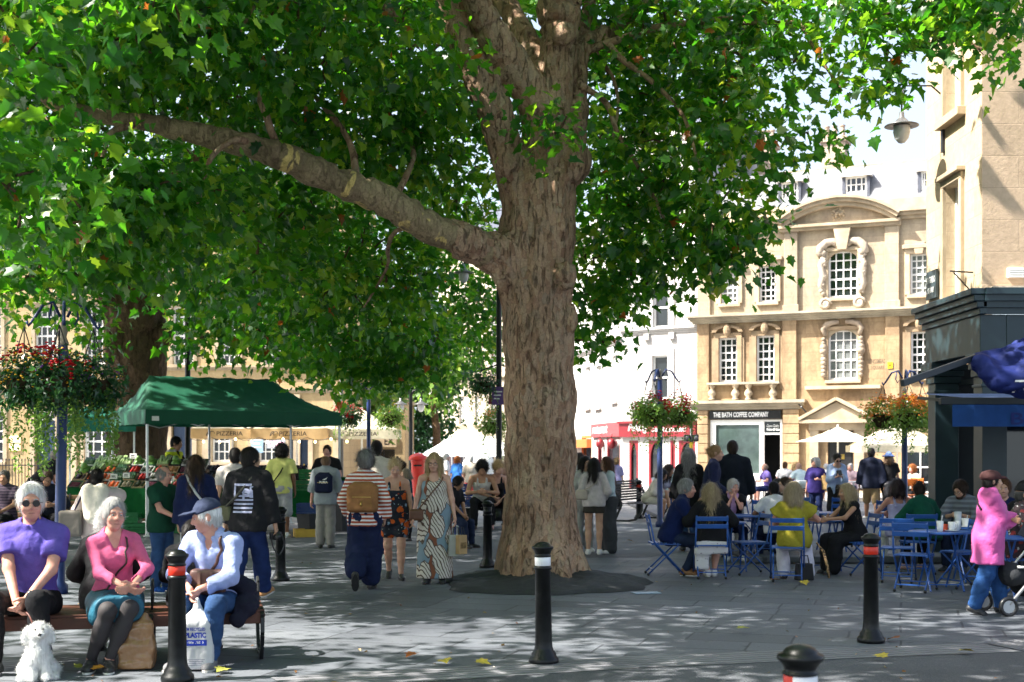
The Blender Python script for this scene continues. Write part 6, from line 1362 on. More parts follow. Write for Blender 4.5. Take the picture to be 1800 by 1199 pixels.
def bistro_table(label,px,d,r,z=.72,rz=0,square=False,lift=0):
 t=thing('folding_table',label,'table',(gx(px,d),d,lift),rz,'blue folding tables of the cafe')
 b=MB()
 if square:b.box(-r,r,-r,r,z-.022,z)
 else:b.lathe([(0,z),(r-.01,z),(r,z-.006),(r,z-.022),(0,z-.022)],n=32)
 b.build('table_top',M_BLUEM,t,bevel=.003 if square else 0)
 for s in(-1,1):
  b=MB(); b.tube([(s*.2,-r*.75,.012),(s*.2,r*.55,z-.023)],.012,7); b.build('leg',M_BLUEM,t); b=MB(); b.tube([(s*.17,r*.75,.012),(s*.17,-r*.55,z-.023)],.012,7); b.build('leg',M_BLUEM,t)
 b=MB(); b.bar((-.2,r*.48,.66),(.2,r*.48,.66),.014); b.build('stretcher',M_BLUEM,t); b=MB(); b.bar((-.2,-r*.6,.09),(.2,-r*.6,.09),.014); b.build('stretcher',M_BLUEM,t)
 return t
bistro_table('square blue table between the white-haired woman and the blonde',1305,19.5,.36,square=True)
bistro_table('small round blue table close to the long-haired blonde',1283,18.0,.22,.70)
bistro_table('round blue table between the mustard top and the blonde in black',1446,18.2,.34)
bistro_table('round blue table behind, in front of the woman reading her phone',1460,20.3,.36)
bistro_table('round blue table with the coffee cups',1652,15.6,.37)
bistro_table('round blue table half hidden by the pink raincoat',1712,16.6,.36)
bistro_table('blue table at the right picture edge',1800,14.6,.35,.72)
def cup(label,p,r=.042,h=.085,m=None,handle=True,straw=False,saucer=False,name='cup'):
 t=thing(name,label,'cup',p,random.uniform(-.5,.5)); z=.012 if saucer else 0
 b=MB(); b.lathe([(0,z),(r*.72,z),(r*.8,z+.008),(r,z+h),(r*.93,z+h),(r*.74,z+.012),(0,z+.012)],n=18); b.build('bowl',m or M_CHINA,t,True)
 if handle:b=MB(); b.tube([(r*.92,0,z+h*.8),(r*1.5,0,z+h*.75),(r*1.5,0,z+h*.35),(r*.82,0,z+h*.25)],.006,6); b.build('handle',m or M_CHINA,t,True)
 if saucer:b=MB(); b.lathe([(0,.001),(r*1.1,.001),(r*1.9,.01),(r*1.9,.014),(r*1.0,.006),(0,.006)],n=20); b.build('saucer',M_CHINA,t,True)
 if straw:b=MB(); b.cyl((0,0,.02),(.035,0,h*1.5),.005,n=6); b.build('straw',M_CHINA,t)
tz=.721
cup('tall white takeaway cup with a straw on the table by the raincoat',(gx(1650,15.5),15.45,tz),.042,.13,handle=False,straw=True)
cup('white mug without a straw between the other cups',(gx(1673,15.55),15.55,tz),.045,.1,saucer=True)
cup('white mug with a spoon at the right of the cup table',(gx(1697,16.4),16.4,tz),.05,.1,straw=True,saucer=True)
cup('clear tumbler behind the mugs',(gx(1683,15.75),15.75,tz),.035,.11,mat('tumbler',(.45,.48,.5),.08,.6),False)
cup('red pot of sugar beside the takeaway cup',(gx(1661,15.6),15.62,tz),.045,.08,mat('red_pot',(.5,.06,.02),.4),False,name='sugar_pot')
cup('tall clear carafe on the cup table',(gx(1679,16),15.9,tz),.045,.22,mat('tumbler',(.45,.48,.5),.08,.6),False,name='carafe')
cup('glass of water beside the mustard-topped woman',(gx(1434,18.2),18.15,tz),.035,.13,mat('tumbler',(.45,.48,.5),.08,.6),False)
cup('white paper cup beside the man in the white tee shirt',(gx(1357,19.4),19.3,tz),.04,.1,handle=False)
def simple_chair(label,p,rz,m,group):
 t=thing('cafe_chair',label,'chair',p,rz,group); b=MB(); b.box(-.2,.2,-.2,.2,.43,.455); b.build('seat',m,t,bevel=.01)
 for sx in(-1,1):
  for sy in(-1,1):b=MB(); b.tube([(sx*.19,sy*.19,0),(sx*.18,sy*.18,.43)],.016,6); b.build('leg',m,t)
  b=MB(); b.tube([(sx*.18,.18,.43),(sx*.19,.24,.85)],.015,6); b.build('back_post',m,t)
 b=MB(); b.box(-.2,.2,.22,.245,.68,.86); b.build('backrest',m,t,bevel=.008); return t
M_ORC=paint((.55,.14,.02)); M_WCH=paint((.7,.72,.72))
simple_chair('orange cafe chair in the sun beside the teal column',(gx(1603,33),33,.11),2.6,M_ORC,'chairs in the sun'); simple_chair('second orange chair, mostly behind the first',(gx(1622,34),34,.11),2.2,M_ORC,'chairs in the sun')
simple_chair('white chair at the restaurant, left of the pavement board',(gx(1163,39.5),39.5,0),0.5,M_WCH,'chairs in the sun')
simple_chair('white chair at the restaurant, behind the blue pole',(gx(1176,41),41,0),-.4,M_WCH,'chairs in the sun')
for px,d,lab in[(1328,41,'pale cafe table before the coffee shop window'),(1425,41,'pale cafe table before the rusticated pier'),(1500,40,'pale cafe table before the pedimented door'),(1622,34.6,'pale cafe table of the ginger-haired woman')]:
 lf=.11 if d<40 else 0
 t=thing('cafe_table',lab,'table',(gx(px,d),d,lf),0,'tables in the sun'); b=MB(); b.box(-.45,.45,-.35,.35,.71,.74); b.build('table_top',M_WCH,t,bevel=.01); b=MB(); b.cyl((0,0,.02),(0,0,.709),.03); b.build('pillar',M_STEEL,t); b=MB(); b.box(-.22,.22,-.22,.22,0,.02); b.build('base',M_IRON,t)
 # ---- blue awning, its arm and the gathered canvas
da=16.2
t=thing('shop_awning','navy awning with a hanging valance fixed over the corner shopfront','awning',(0,0,0))
x0,x1=gx(1652,da),9.6; zb=zz(706,da)
b=MB(); b.box(x0,x1,da-.05,da+.06,zb-.04,zb+.05); b.build('front_bar',M_TEALD,t,bevel=.01)
b=MB(); N=20
for k in range(N):
 a,c=x0+.3+(x1-x0-.3)*k/N,x0+.3+(x1-x0-.3)*(k+1)/N; b.quad((a,da,zb+.051),(c,da,zb+.051),(c+.0,18.0,2.5),(a,18.0,2.5))
b.build('canvas',mat('pale_blue_canvas',(.16,.22,.42),.6,.3,0,.5,12,trl=.2),t,True)
xv=gx(1672,da); b=MB()
for k in range(30):a,c=xv+(x1-xv)*k/30,xv+(x1-xv)*(k+1)/30; f=lambda q:da-.056-.012*math.sin(q*11); b.quad((a,f(a),zz(750,da)),(c,f(c),zz(750,da)),(c,f(c),zb-.041),(a,f(a),zb-.041))
v=b.build('valance',M_BLUEV,t,True)
text_obj('lettering','Br',.3,.15,Matrix.Translation((gx(1794,da),da-.075,zz(736,da))),M_BLUEN,v,.01)
for x in(x0+.3,9.0):b=MB(); b.bar((x,da+.06,zb),(x,18.0,2.44),.03,.04); b.build('arm',M_TEALD,t)
t=thing('folded_awning','gathered royal blue canvas on a slanting arm, part of a white script word on it','awning',(0,0,0))
pA,pB=at(1586,674,14.6),at(1720,626,15.6); b=MB(); b.bar(pA,pB,.05,.075); b.build('arm',M_TEALD,t,bevel=.006)
f=Field(np.array([5.15,14.8,2.2]),np.array([7.7,16.4,3.3]),.026); P=lambda px,py,d_:np.array(at(px,py,d_))
for a,c,ra,rb in((P(1722,634,15.6),P(1800,618,15.6),.10,.13),(P(1726,640,15.45),P(1757,668,15.4),.12,.15),(P(1757,668,15.4),P(1800,672,15.35),.13,.17),(P(1800,672,15.35),P(1880,676,15.3),.17,.17),(P(1800,625,15.6),P(1880,620,15.6),.15,.15)):f.add(cap(a,c,ra,rb),.09)
f.add(ell(P(1806,648,15.5),(.45,.13,.2)),.1); f.ripple(.03,9,5,1.8,5); f.ripple(.006,26,6,1.6,5); V,Fq=f.mesh(); gb=np_obj('gathered_canvas',V,Fq,M_BLUEN,t)
vs,fs=text2d('Te',.2,.015,.2); decal('lettering',[(x,y)for x,y in vs],fs,gb,M_LETTER,t,Matrix.Translation((gx(1786,15.1),14.2,zz(688,15.1))),.006)
# ---- pushchair at the right edge
t=thing('pushchair','dark folding pushchair with grey hood cut off by the right picture edge','pushchair',(gx(1806,13.4),13.4,0),math.radians(-80))
for sx in(-1,1):
 b=MB(); b.tube([(sx*.24,-.35,.12),(sx*.24,.1,.6),(sx*.24,.45,1.0)],.016,8); b.build('frame_tube',M_STEEL,t,True); b=MB(); b.tube([(sx*.24,.35,.12),(sx*.24,.0,.5),(sx*.22,-.25,.5)],.016,8); b.build('frame_tube',M_STEEL,t,True)
 for y in(-.36,.36):
  w_=MB(); w_.T=Matrix.Translation((sx*.24,y,.1))@Matrix.Rotation(math.pi/2,4,'Y'); w_.lathe([(.07,-.02),(.1,-.02),(.105,0),(.1,.02),(.07,.02),(.065,0),(.07,-.02)],n=18); wh=w_.build('wheel',M_BLACK,t,True); w_=MB(); w_.T=Matrix.Translation((sx*.24,y,.1))@Matrix.Rotation(math.pi/2,4,'Y'); w_.lathe([(0,.012),(.066,.012),(.066,-.012),(0,-.012)],n=14); w_.build('hub',M_STEEL,wh)
b=MB(); b.tube([(-.24,.45,1.0),(0,.48,1.02),(.24,.45,1.0)],.02,8); b.build('handle',M_BLACK,t,True)
f=Field(np.array([-.3,-.4,.2]),np.array([.3,.5,1.15]),.03)
for p in(cap((-.12,-.25,.42),(.12,-.25,.42),.12),cap((-.12,.2,.5),(.12,.2,.5),.14),cap((-.1,.3,.8),(.1,.3,.8),.13),cap((-.1,0,.3),(.1,0,.3),.13)):f.add(p,.1)
f.ripple(.01,20,2); V,Fq=f.mesh(); np_obj('seat',V,Fq,fabric((.03,.032,.036)),t)
b=MB(); b.T=Matrix.Translation((0,.12,.78))@Matrix.Rotation(-.5,4,'X'); b.lathe([(.30,0),(.29,.12),(.22,.24),(.1,.3),(0,.31)],n=20,a0=-.2,a1=math.pi+.2); b.build('hood',fabric((.12,.125,.14)),t,True)
d=gd(1043); t=thing('utility_cover','small pale blue metal cover set in the flags right of the mound','cover',(gx(1136,d),d,0.004),.2); b=MB(); b.box(-.16,.16,-.09,.09,0,.006); b.build('plate',mat('blue_plate',(.25,.35,.45),.5,.4,.3,.3,20),t)
# ---- fallen leaves and a chalk mark
lf_cols=[((.45,.2,.03),'orange'),((.5,.38,.06),'yellow'),((.3,.09,.02),'rust-red'),((.3,.3,.06),'greenish')]
for k,(px,py,c,lab)in enumerate([(1414,1028,1,'yellow fallen leaf below the mustard-topped woman'),(1362,1024,0,'small orange leaf before the empty blue chair'),(1108,955,0,'orange leaf on the paving right of the trunk'),(1571,1128,2,'rust-red leaf beside the red-banded bollard'),(1698,1152,1,'yellow leaf on the road at the lower right'),(1550,1163,1,'yellow leaf on the road near the closest bollard'),(390,1184,3,'greenish leaf in front of the white carrier bag'),(143,1181,3,'greenish leaf right of the white dog'),(174,1185,0,'brown leaf near the shoes of the woman in pink'),(848,1171,1,'pale upturned leaf left of the white-banded bollard'),(782,1170,1,'pale leaf on the ridged paving'),(1305,1113,3,'greenish leaf on the flags at lower right'),(724,1157,2,'rust-red leaf on the flags at lower centre')]):
 d=gd(py); P_,tri=leaf_shape(True); b=MB(); s=.13; b._add([(x*s,(y-.4)*s,z*s*.8+.03+.02*y*(k%3))for x,y,z in P_],[tuple(int(i)for i in q)for q in tri]); o=b.build('fallen_leaf',mat('dry_leaf',lf_cols[c][0],.6,.2,0,.3,30),None); o.location=(gx(px,d),d,.008); o.rotation_euler=(random.uniform(-.2,.2),random.uniform(-.2,.2),random.uniform(0,6)); tag(o,lab,'leaf','fallen leaves on the ground')
lg=np.random.default_rng(12); LL=Leaves(); n=130; yy=lg.uniform(8.6,20,n); xx=lg.uniform(-.38,.38,n)*yy; LL.add(np.stack([xx,yy,np.full(n,.014)],1),.045,2.4,0.0,False,rng=lg,tint=lg.uniform(.9,1.0,n))
tag(LL.build('leaf_litter',leaf_mat('litter',[(0,(.2,.12,.05)),(.93,(.3,.2,.07)),(1,(.22,.07,.02))],[(0,(.3,.2,.05)),(1,(.3,.2,.05))],.2),None),'scattered crumbs of dry leaf over the paving','litter',kind='stuff')
# ------------------------------------------------------------------ people
V3=lambda*a:np.array(a,float)
def unit(a):return a/max(1e-9,np.linalg.norm(a))
def rotm(yaw=0,pitch=0,roll=0):
 return np.array((Matrix.Rotation(math.radians(yaw),3,'Z')@Matrix.Rotation(math.radians(pitch),3,'X').inverted()@Matrix.Rotation(math.radians(roll),3,'Y')))
def ik(a,t,l1,l2,pole):
 v=t-a; D=np.linalg.norm(v)
 if D>(l1+l2)*0.999:t=a+v/D*(l1+l2)*0.999; D=(l1+l2)*0.999
 v=unit(t-a); x=(l1*l1-l2*l2+D*D)/(2*D); h=math.sqrt(max(0,l1*l1-x*x))
 p=pole-v*(pole@v); p=unit(p)if np.linalg.norm(p)>1e-6 else unit(np.cross(v,V3(1,0,0))); return a+v*x+p*h,t
SKIN=dict(fair=(0.60,0.36,0.26),pink=(0.62,0.33,0.25),tan=(0.46,0.26,0.16),olive=(0.38,0.22,0.13),brown=(0.20,0.10,0.055),asian=(0.54,0.34,0.22))
M_LIP=mat('lip',(0.44,0.19,0.15),0.45); M_EYE=mat('eye_white',(0.7,0.68,0.66),0.2); M_IRIS=mat('eye_iris',(0.02,0.015,0.012),0.15)
PG={}
class Person:
 def __init__(s,label,px,d,face,top=None,H=None,pose='stand',seat=.45,sex='m',w=1.0,skin='fair',lean=3,side=0,twist=0,head=(0,0,0),feet=None,hands=None,spread=None,fdir=(8,-8),fpitch=(0,0),lift=0.0,group=None,curl=(.5,.5),pole=None,lod=None,hdir=None,dz=0.0,kneepole=None):
  s.lift=lift; s.d=d; s.sex=sex; s.w=w; s.face=face; s.pose=pose; s.label=label
  s.step,s.hs,s.fs=(.015,.0065,.0065)if d<12 else(.019,.009,.009)if d<19.5 else(.024,.013,.014)if d<28 else(.03,.018,.02)
  tgt=zz(top,d)-lift if top is not None else H
  k=1.0
  if H is not None and top is None:k=H/1.755
  for it in range(3):
   s.rig(k,pose,seat,lean,side,twist,head,feet,hands,spread,fdir,fpitch,pole,kneepole)
   ht=(s.Hc+s.Rh@V3(0,.02,.13)*k)[2]
   if top is None:break
   base=seat if pose=='sit'else 0
   k*=(tgt-base)/(ht-base)
  s.k=k; s.skin=skin_mat(SKIN[skin]if isinstance(skin,str)else skin)
  s.root=thing('person',label,'person',(gx(px,d),d,lift),math.radians(face),group or 'people in the square')
  s.M=Matrix.Translation(s.root.location)@Matrix.Rotation(math.radians(face),4,'Z')
  s.curl=curl; s.hdir=hdir or(None,None); s.seed=int(px*7+d*13)%9999; s.hair_c=(.1,.06,.04); s.cover=dict(arm=0,leg=0)
 def rig(s,k,pose,seat,lean,side,twist,head,feet,hands,spread,fdir,fpitch,pole,kneepole):
  f=s.sex=='f'; sit=pose=='sit'
  s.P=V3(0,0,seat+.095*k)if sit else V3(0,0,.963*k)
  z0=seat if sit else 0
  R=rotm(twist,-lean,side); s.u=R@V3(0,0,1); s.v=R@V3(1,0,0); s.R=R
  hipw=.092 if f else.088; Rp=rotm(twist*.3)
  s.hip=[s.P+Rp@V3(sx*hipw,0,-.03)*k for sx in(1,-1)]
  s.N=s.P+s.u*.525*k; sw=.158 if f else.185; sw*=(.5+.5*s.w)
  s.sh=[s.P+s.u*.455*k+s.v*sx*sw*k for sx in(1,-1)]
  s.Rh=rotm(twist+head[0],head[1]-lean*.35,head[2]); s.Hc=s.N+(s.Rh*.5+R*.5)@V3(0,-.022,.145)*k
  if feet is None:
   sp=spread if spread is not None else(.13 if sit else.1)
   feet=[(sp,-.44,.085),(-sp,-.44,.085)]if sit else[(sp,.0,.085),(-sp,.02,.085)]if pose=='stand'else[(.07,-.30,.1),(-.07,.30,.17)]if pose=='walk'else[(.07,.30,.17),(-.07,-.30,.1)]
   if pose in('walk','walkr'):fpitch=(12,-38)if pose=='walk'else(-38,12)
  if pose in('walk','walkr'):s.P[2]-=.03*k
  s.an=[]; s.kn=[]
  for i in(0,1):
   t=V3(*feet[i])*V3(k,k,k); kp=V3((.12 if i==0 else-.12),-1,.3)if kneepole is None else V3(*kneepole[i])
   kn,an=ik(s.hip[i],t,.43*k,.42*k,kp); s.kn.append(kn); s.an.append(an)
  s.fR=[rotm(fdir[i],fpitch[i])for i in(0,1)]
  if hands is None or hands=='side':hands=[(.27,-.04,.87),(-.27,-.04,.87)]if not sit else[(.12,-.34,.22),(-.12,-.34,.22)]
  s.wr=[]; s.el=[]
  for i in(0,1):
   h=hands[i]
   if h is None:h=(.27 if i==0 else-.27,-.04,.87)if not sit else(.12 if i==0 else-.12,-.34,.22)
   t=V3(h[0]*k,h[1]*k,z0+h[2]*k); pl=(V3(.5 if i==0 else-.5,.6,-.5)if not sit else V3(1.0 if i==0 else-1.0,.35,-.45))if pole is None or pole[i]is None else V3(*pole[i])
   e,t=ik(s.sh[i],t,.285*k,.25*k,pl); s.el.append(e); s.wr.append(t)
   # ---- primitives
 def torso(s,g=0.0):
  k,w,f=s.k,s.w,s.sex=='f'; P,u,v,R=s.P,s.u,s.v,s.R; fw=R@V3(0,-1,0)
  b=[ell(P+R@V3(0,.012,-.01)*k,V3(.168*w if not f else.172*w,.118*w,.125)*k+g,R),ell(P+u*.17*k-fw*.0,V3((.150 if not f else.132)*w,(.108 if not f else.1)*w,.17)*k+g,R),ell(P+u*.345*k,V3((.165 if not f else.142)*(.4+.6*w),(.115 if not f else.105)*(.4+.6*w),.175)*k+g,R)]
  if w>1.12:b.append(ell(P+u*.14*k+fw*.04*k,V3(.14*w,.10*w,.13)*k+g,R))
  if f:
   for sx in(1,-1):b.append(ell(P+u*.335*k+v*sx*.065*k+fw*(.085*(.6+.4*w))*k,V3(.06,.052,.06)*(.5+.5*w)*k+g,R))
  return b
 def shoulders(s,g=0.0):
  k=s.k; r=(.052 if s.sex=='f'else.06)*k+g; q=s.P+s.u*.48*k
  return[cap(s.sh[0]*.9+q*.1,s.sh[1]*.9+q*.1,r),cap(s.N+s.u*.0,s.sh[0]*.62+s.N*.38,.058*k+g,.05*k+g),cap(s.N,s.sh[1]*.62+s.N*.38,.058*k+g,.05*k+g)]
 def arm(s,i,f0=0.,f1=2.,g=0.0,ge=None):
  k,w=s.k,.55+.45*s.w; m=.95 if s.sex=='m'else.8; ge=g if ge is None else ge
  J=[s.sh[i],s.el[i],s.wr[i]]; r=[.054*k*w*m,.041*k*w*m,.027*k*m]; out=[]
  for a in(0,1):
   lo,hi=max(0,f0-a),min(1,f1-a)
   if hi<=lo:continue
   G=lambda q:g+(ge-g)*max(0,min(1,(a+q)/max(f1,1e-6)))
   out.append(cap(J[a]+(J[a+1]-J[a])*lo,J[a]+(J[a+1]-J[a])*hi,r[a]+(r[a+1]-r[a])*lo+G(lo),r[a]+(r[a+1]-r[a])*hi+G(hi)))
  return out
 def leg(s,i,f1=2.,g=0.0,gk=None,ga=None):
  k,w=s.k,.5+.5*s.w; J=[s.hip[i],s.kn[i],s.an[i]]; gk=g if gk is None else gk; ga=gk if ga is None else ga
  R_=[.087*k*w+g,.056*k*w+gk,.037*k+ga]; out=[]
  for a in(0,1):
   hi=min(1,f1-a)
   if hi<=0:continue
   out.append(cap(J[a],J[a]+(J[a+1]-J[a])*hi,R_[a],R_[a]+(R_[a+1]-R_[a])*hi))
  if f1>1.35:
   bk=unit(np.cross(np.cross(J[2]-J[1],J[0]-J[1]),J[2]-J[1]))if np.linalg.norm(np.cross(J[2]-J[1],J[0]-J[1]))>1e-4 else V3(0,1,0)
   if bk[1]<0 and s.pose=='stand':bk=V3(0,1,0)
   c=J[1]*.68+J[2]*.32+(V3(0,.012,0)if s.pose!='sit'else-bk*.0)*k; out.append(cap(c,J[1]*.45+J[2]*.55,.052*k*w+gk*.8,.044*k*w+(gk+ga)*.5))
  return out
 def foot(s,i,g=0.0,hgt=.0):
  k=s.k; R=s.fR[i]; A=s.an[i]; P=lambda x,y,z:A+R@V3(x,y,z)*k
  return[cap(P(0,.035,-.05),P(0,-.06,-.045),.036*k+g,.04*k+g),cap(P(0,-.06,-.05),P(0.004,-.155,-.06),.038*k+g,.024*k+g),cap(A,P(0,.01,-.04),.036*k+g,.036*k+g),cap(P(.015,-.12,-.06),P(-.015,-.13,-.06),.028*k+g,.028*k+g)]
 def hand(s,i):
  k=s.k; W_=s.wr[i]; fa=unit(W_-s.el[i]); hd=unit(V3(*s.hdir[i]))if s.hdir[i]is not None else unit(fa+V3(0,-.15,-.1)); inw=s.v*(-1 if i==0 else 1)
  n=inw-hd*(inw@hd); n=unit(n)if np.linalg.norm(n)>.15 else unit(np.cross(hd,V3(0,0,1))); t=np.cross(hd,n)
  if t@V3(0,-1,.2)<0:t=-t
  out=[cap(W_,W_+hd*.03*k,.024*k,.026*k)]
  for j in range(4):
   x=(1.5-j)*.019*k; out.append(cap(W_+hd*.02*k+t*x*.7,W_+hd*.085*k+t*x,.014*k,.0125*k))
   L=(.9,1,.93,.72)[j]; c=s.curl[i]+.12*j*.3; b0=W_+hd*.085*k+t*x; d1=unit(hd*math.cos(c)+n*math.sin(c)); b1=b0+d1*.042*L*k; d2=unit(hd*math.cos(c*2.1)+n*math.sin(c*2.1)); b2=b1+d2*.036*L*k
   out+=[cap(b0,b1,.0102*k,.0092*k),cap(b1,b2,.0092*k,.0078*k)]
  b0=W_+hd*.03*k+t*.024*k; b1=b0+unit(hd*.6+t*.6+n*.35)*.045*k; b2=b1+unit(hd*.85+t*.15+n*.5)*.034*k
  out+=[cap(b0,b1,.0135*k,.0112*k),cap(b1,b2,.0108*k,.0085*k)]; s.palm=getattr(s,'palm',{}); s.palm[i]=(W_+hd*.085*k+n*.02*k,hd,n,t); return out
 def hp(s,x,y,z):return s.Hc+s.Rh@V3(x,y,z)*s.k
 def head_prims(s):
  k,R,h=s.k,s.Rh,s.hp; f=s.sex=='f'; q=.94 if f else 1.0
  o=[ell(h(0,.014,.03),V3(.0765*q,.097,.1)*k,R),ell(h(0,-.032,-.03),V3(.0625*q,.07,.088)*k,R),ell(h(0,-.05,-.078),V3(.042*q,.042,.036)*k,R),cap(h(-.032,-.078,.028),h(.032,-.078,.028),.018*k),ell(h(.036,-.07,-.028),V3(.028,.026,.03)*k,R),ell(h(-.036,-.07,-.028),V3(.028,.026,.03)*k,R),ell(h(.078*q,.012,-.006),V3(.011,.02,.033)*k,R),ell(h(-.078*q,.012,-.006),V3(.011,.02,.033)*k,R)]
  o+=[cap(h(0,-.096,.018),h(0,-.117,-.022),.0085*k,.0125*k),cap(h(-.013,-.1,-.028),h(.013,-.1,-.028),.010*k)]
  return o
  # ---- body
 def body(s,bare=True):
  k=s.k; pr=[]; in_=-.012*k
  hc=s.Hc; hr=.15*k; fine=[(hc-hr,hc+hr,s.hs)]
  for i in(0,1):c=s.wr[i]; fine.append((c-.14*k,c+.14*k,s.fs))
  pr+=[(p,.05)for p in s.torso(in_)+s.shoulders(in_*.6)]
  pr+=[(cap(s.N-s.u*.03*k,s.hp(0,.02,-.05),.056*k*(1 if s.sex=='m'else.86),.053*k*(1 if s.sex=='m'else.84)),.03)]
  for i in(0,1):
   pr+=[(p,.025)for p in s.arm(i)]+[(p,.035)for p in s.leg(i)]+[(p,.012)for p in s.foot(i)]
  hd=[(p,.018*k)for p in s.head_prims()]; hn=[(p,.007*k)for i in(0,1)for p in s.hand(i)]
  allp=[p for p,_ in pr+hd+hn]; lo,hi=bounds(allp); f=Field(lo,hi,s.step,fine)
  for p,kk in pr+hd+hn:f.add(p,kk)
  if s.d<22:
   for sx in(1,-1):f.add(ell(s.hp(sx*.031,-.100,.006),V3(.018,.016,.0095)*k,s.Rh),.006,sub=True)
   f.add(ell(s.hp(0,-.104,-.045),V3(.006,.006,.01)*k,s.Rh),.008,sub=True); f.add(cap(s.hp(-.02,-.106,-.063),s.hp(.02,-.106,-.063),.0045*k),.006,sub=True)
  V,Fq=f.mesh()
  s.bodyo=np_obj('body',V,Fq,s.skin,s.root,True)
  if s.d<22:
   bv=BVHTree.FromPolygons([tuple(x)for x in V],[tuple(int(i)for i in q)for q in Fq]); fd=s.Rh@V3(0,1,0)
   def draw(nm,pts,r,m):
    out=[]
    for x,z in pts:
     hit=bv.ray_cast(Vector(s.hp(x,-.3,z)),Vector(fd))
     if hit[0]is not None:out.append(hit[0]-Vector(fd)*.0015)
    if len(out)>1:b=MB(); b.tube(out,[r*k*(.5 if q in(0,len(out)-1)else 1)for q in range(len(out))],5); b.build(nm,m,s.root,True)
   draw('mouth',[(-.024,-.0635),(-.012,-.0625),(0,-.0635),(.012,-.0625),(.024,-.0635)],.0042,M_LIP)
   for sx in(1,-1):
    draw('eyebrow',[(sx*.015,.027),(sx*.03,.032),(sx*.046,.028)],.0042,hair_mat(tuple(min(.5,x*.8+.02)for x in s.hair_c)))
    b=MB(); c=s.hp(sx*.031,-.0795,.006); b.ball(c,.0122*k,10); c2=s.hp(sx*.031,-.0868,.0055); b.mi=1; b.ball(c2,.0066*k,8); b.build('eye',[M_EYE,M_IRIS],s.root,True)
  return s
 def garment(s,name,parts,m,k=.03,cuts=(),subs=(),fold=.004,freq=17,zs=.8,step=None,label=None,parent=None,lid=None):
  lo,hi=bounds(parts); f=Field(lo,hi,step or s.step*.9)
  for p in parts:f.add(p,k)
  for p in subs:f.add(p,.01,sub=True)
  if fold:f.ripple(fold,freq,s.seed,zs); f.ripple(fold*.5,freq*2.6,s.seed+1,zs,6)
  for p0,n in cuts:f.plane(p0,n)
  V,Fq=f.mesh(); o=np_obj(name,V,Fq,m,parent or s.root,True)
  if label:o['label']=label
  return o
 def top(s,m,name='shirt',sleeve=.55,hem=-.09,g=.012,neck='crew',loose=.012,hang=.0,fold=.0045,straps=None,collar=None,hood=False,open_=False):
  k=s.k; T=s.torso(g); S=s.shoulders(g)if straps is None else[]
  lo,hi=bounds(T+s.shoulders(g)+[a for i in(0,1)for a in s.arm(i)]); f=Field(lo-.08,hi+.08,s.step*.85)
  for p in T:f.add(p,.06)
  if hem<-.05:
   for sx in(1,-1):f.add(cap(s.P+s.v*sx*.07*k+s.u*.05*k,s.P+s.v*sx*.075*k+s.u*(hem-.08)*k+(s.R@V3(0,.01,0))*k,.1*k*s.w+g,.1*k*s.w+g+hang),.08)
  for p in S:f.add(p,.03)
  f.plane(s.P+s.u*hem*k,-s.u)
  fw=s.R@V3(0,-1,0)
  if straps is not None:
   f.plane(s.P+s.u*straps*k,s.u)
   G=Field.__new__(Field); G.__dict__.update(f.__dict__); G.F=np.full_like(f.F,.5); G.prims=[]
   for sx in(1,-1):
    a=s.P+s.u*(straps-.04)*k+s.v*sx*.075*k; q=s.P+s.u*.505*k+s.v*sx*.08*k
    G.add(cap(a+fw*.115*k,q+fw*.03*k,.02*k),.01); G.add(cap(q+fw*.03*k,q-fw*.05*k,.02*k),.01); G.add(cap(q-fw*.05*k,a-fw*.115*k,.02*k),.01)
   f.union(G.F,.01)
  if sleeve>0:
   G=Field.__new__(Field); G.__dict__.update(f.__dict__); G.F=np.full_like(f.F,.5); G.prims=[]
   for i in(0,1):
    for p in s.arm(i,0,sleeve*(1 if sleeve<=1.1 else 1),g+.004,g+loose):G.add(p,.03)
   for i in(0,1):
    J=[s.sh[i],s.el[i],s.wr[i]]; a=min(1,int(sleeve)); q=J[a]+(J[a+1]-J[a])*min(1,sleeve-a); n=unit(J[a+1]-J[a]); B=Field.__new__(Field);
    d_=(f.X-q[0])*n[0]+(f.Y-q[1])*n[1]+(f.Z-q[2])*n[2]; near=((f.X-q[0])**2+(f.Y-q[1])**2+(f.Z-q[2])**2)<(.16*k)**2; G.F=np.where(near,np.maximum(G.F,d_),G.F)
   f.union(G.F,.028)
  nf={'crew':[ell(s.N+s.u*.03*k+fw*.015*k,V3(.062,.066,.05)*k,s.R)],'v':[ell(s.N+s.u*.03*k+fw*.015*k,V3(.066,.07,.05)*k,s.R),cap(s.N+fw*.06*k,s.N-s.u*.12*k+fw*.115*k,.05*k,.016*k)],'low':[ell(s.N+s.u*.01*k+fw*.03*k,V3(.1,.12,.1)*k,s.R)],'wide':[ell(s.N+s.u*.02*k,V3(.11,.1,.07)*k,s.R)],'none':[]}[neck]
  for p in nf:f.add(p,.015,sub=True)
  if collar:
   for sx in(1,-1):f.add(cap(s.N+s.u*.02*k+s.v*sx*.055*k-fw*.035*k,s.N-s.u*.012*k+s.v*sx*.04*k+fw*.062*k,collar*k),.02)
   f.add(cap(s.N+s.u*.02*k+s.v*.05*k-fw*.045*k,s.N+s.u*.02*k-s.v*.05*k-fw*.045*k,collar*k),.02)
  if hood:f.add(ell(s.N-s.u*.03*k-fw*.08*k,V3(.11,.06,.08)*k,s.R),.04)
  if open_:f.add(cap(s.P+s.u*(hem-.06)*k+fw*.17*k,s.N-s.u*.05*k+fw*.14*k,.085*k,.04*k),.02,sub=True)
  if fold:f.ripple(fold*1.15,16,s.seed,.75); f.ripple(fold*.55,38,s.seed+3,.7,6)
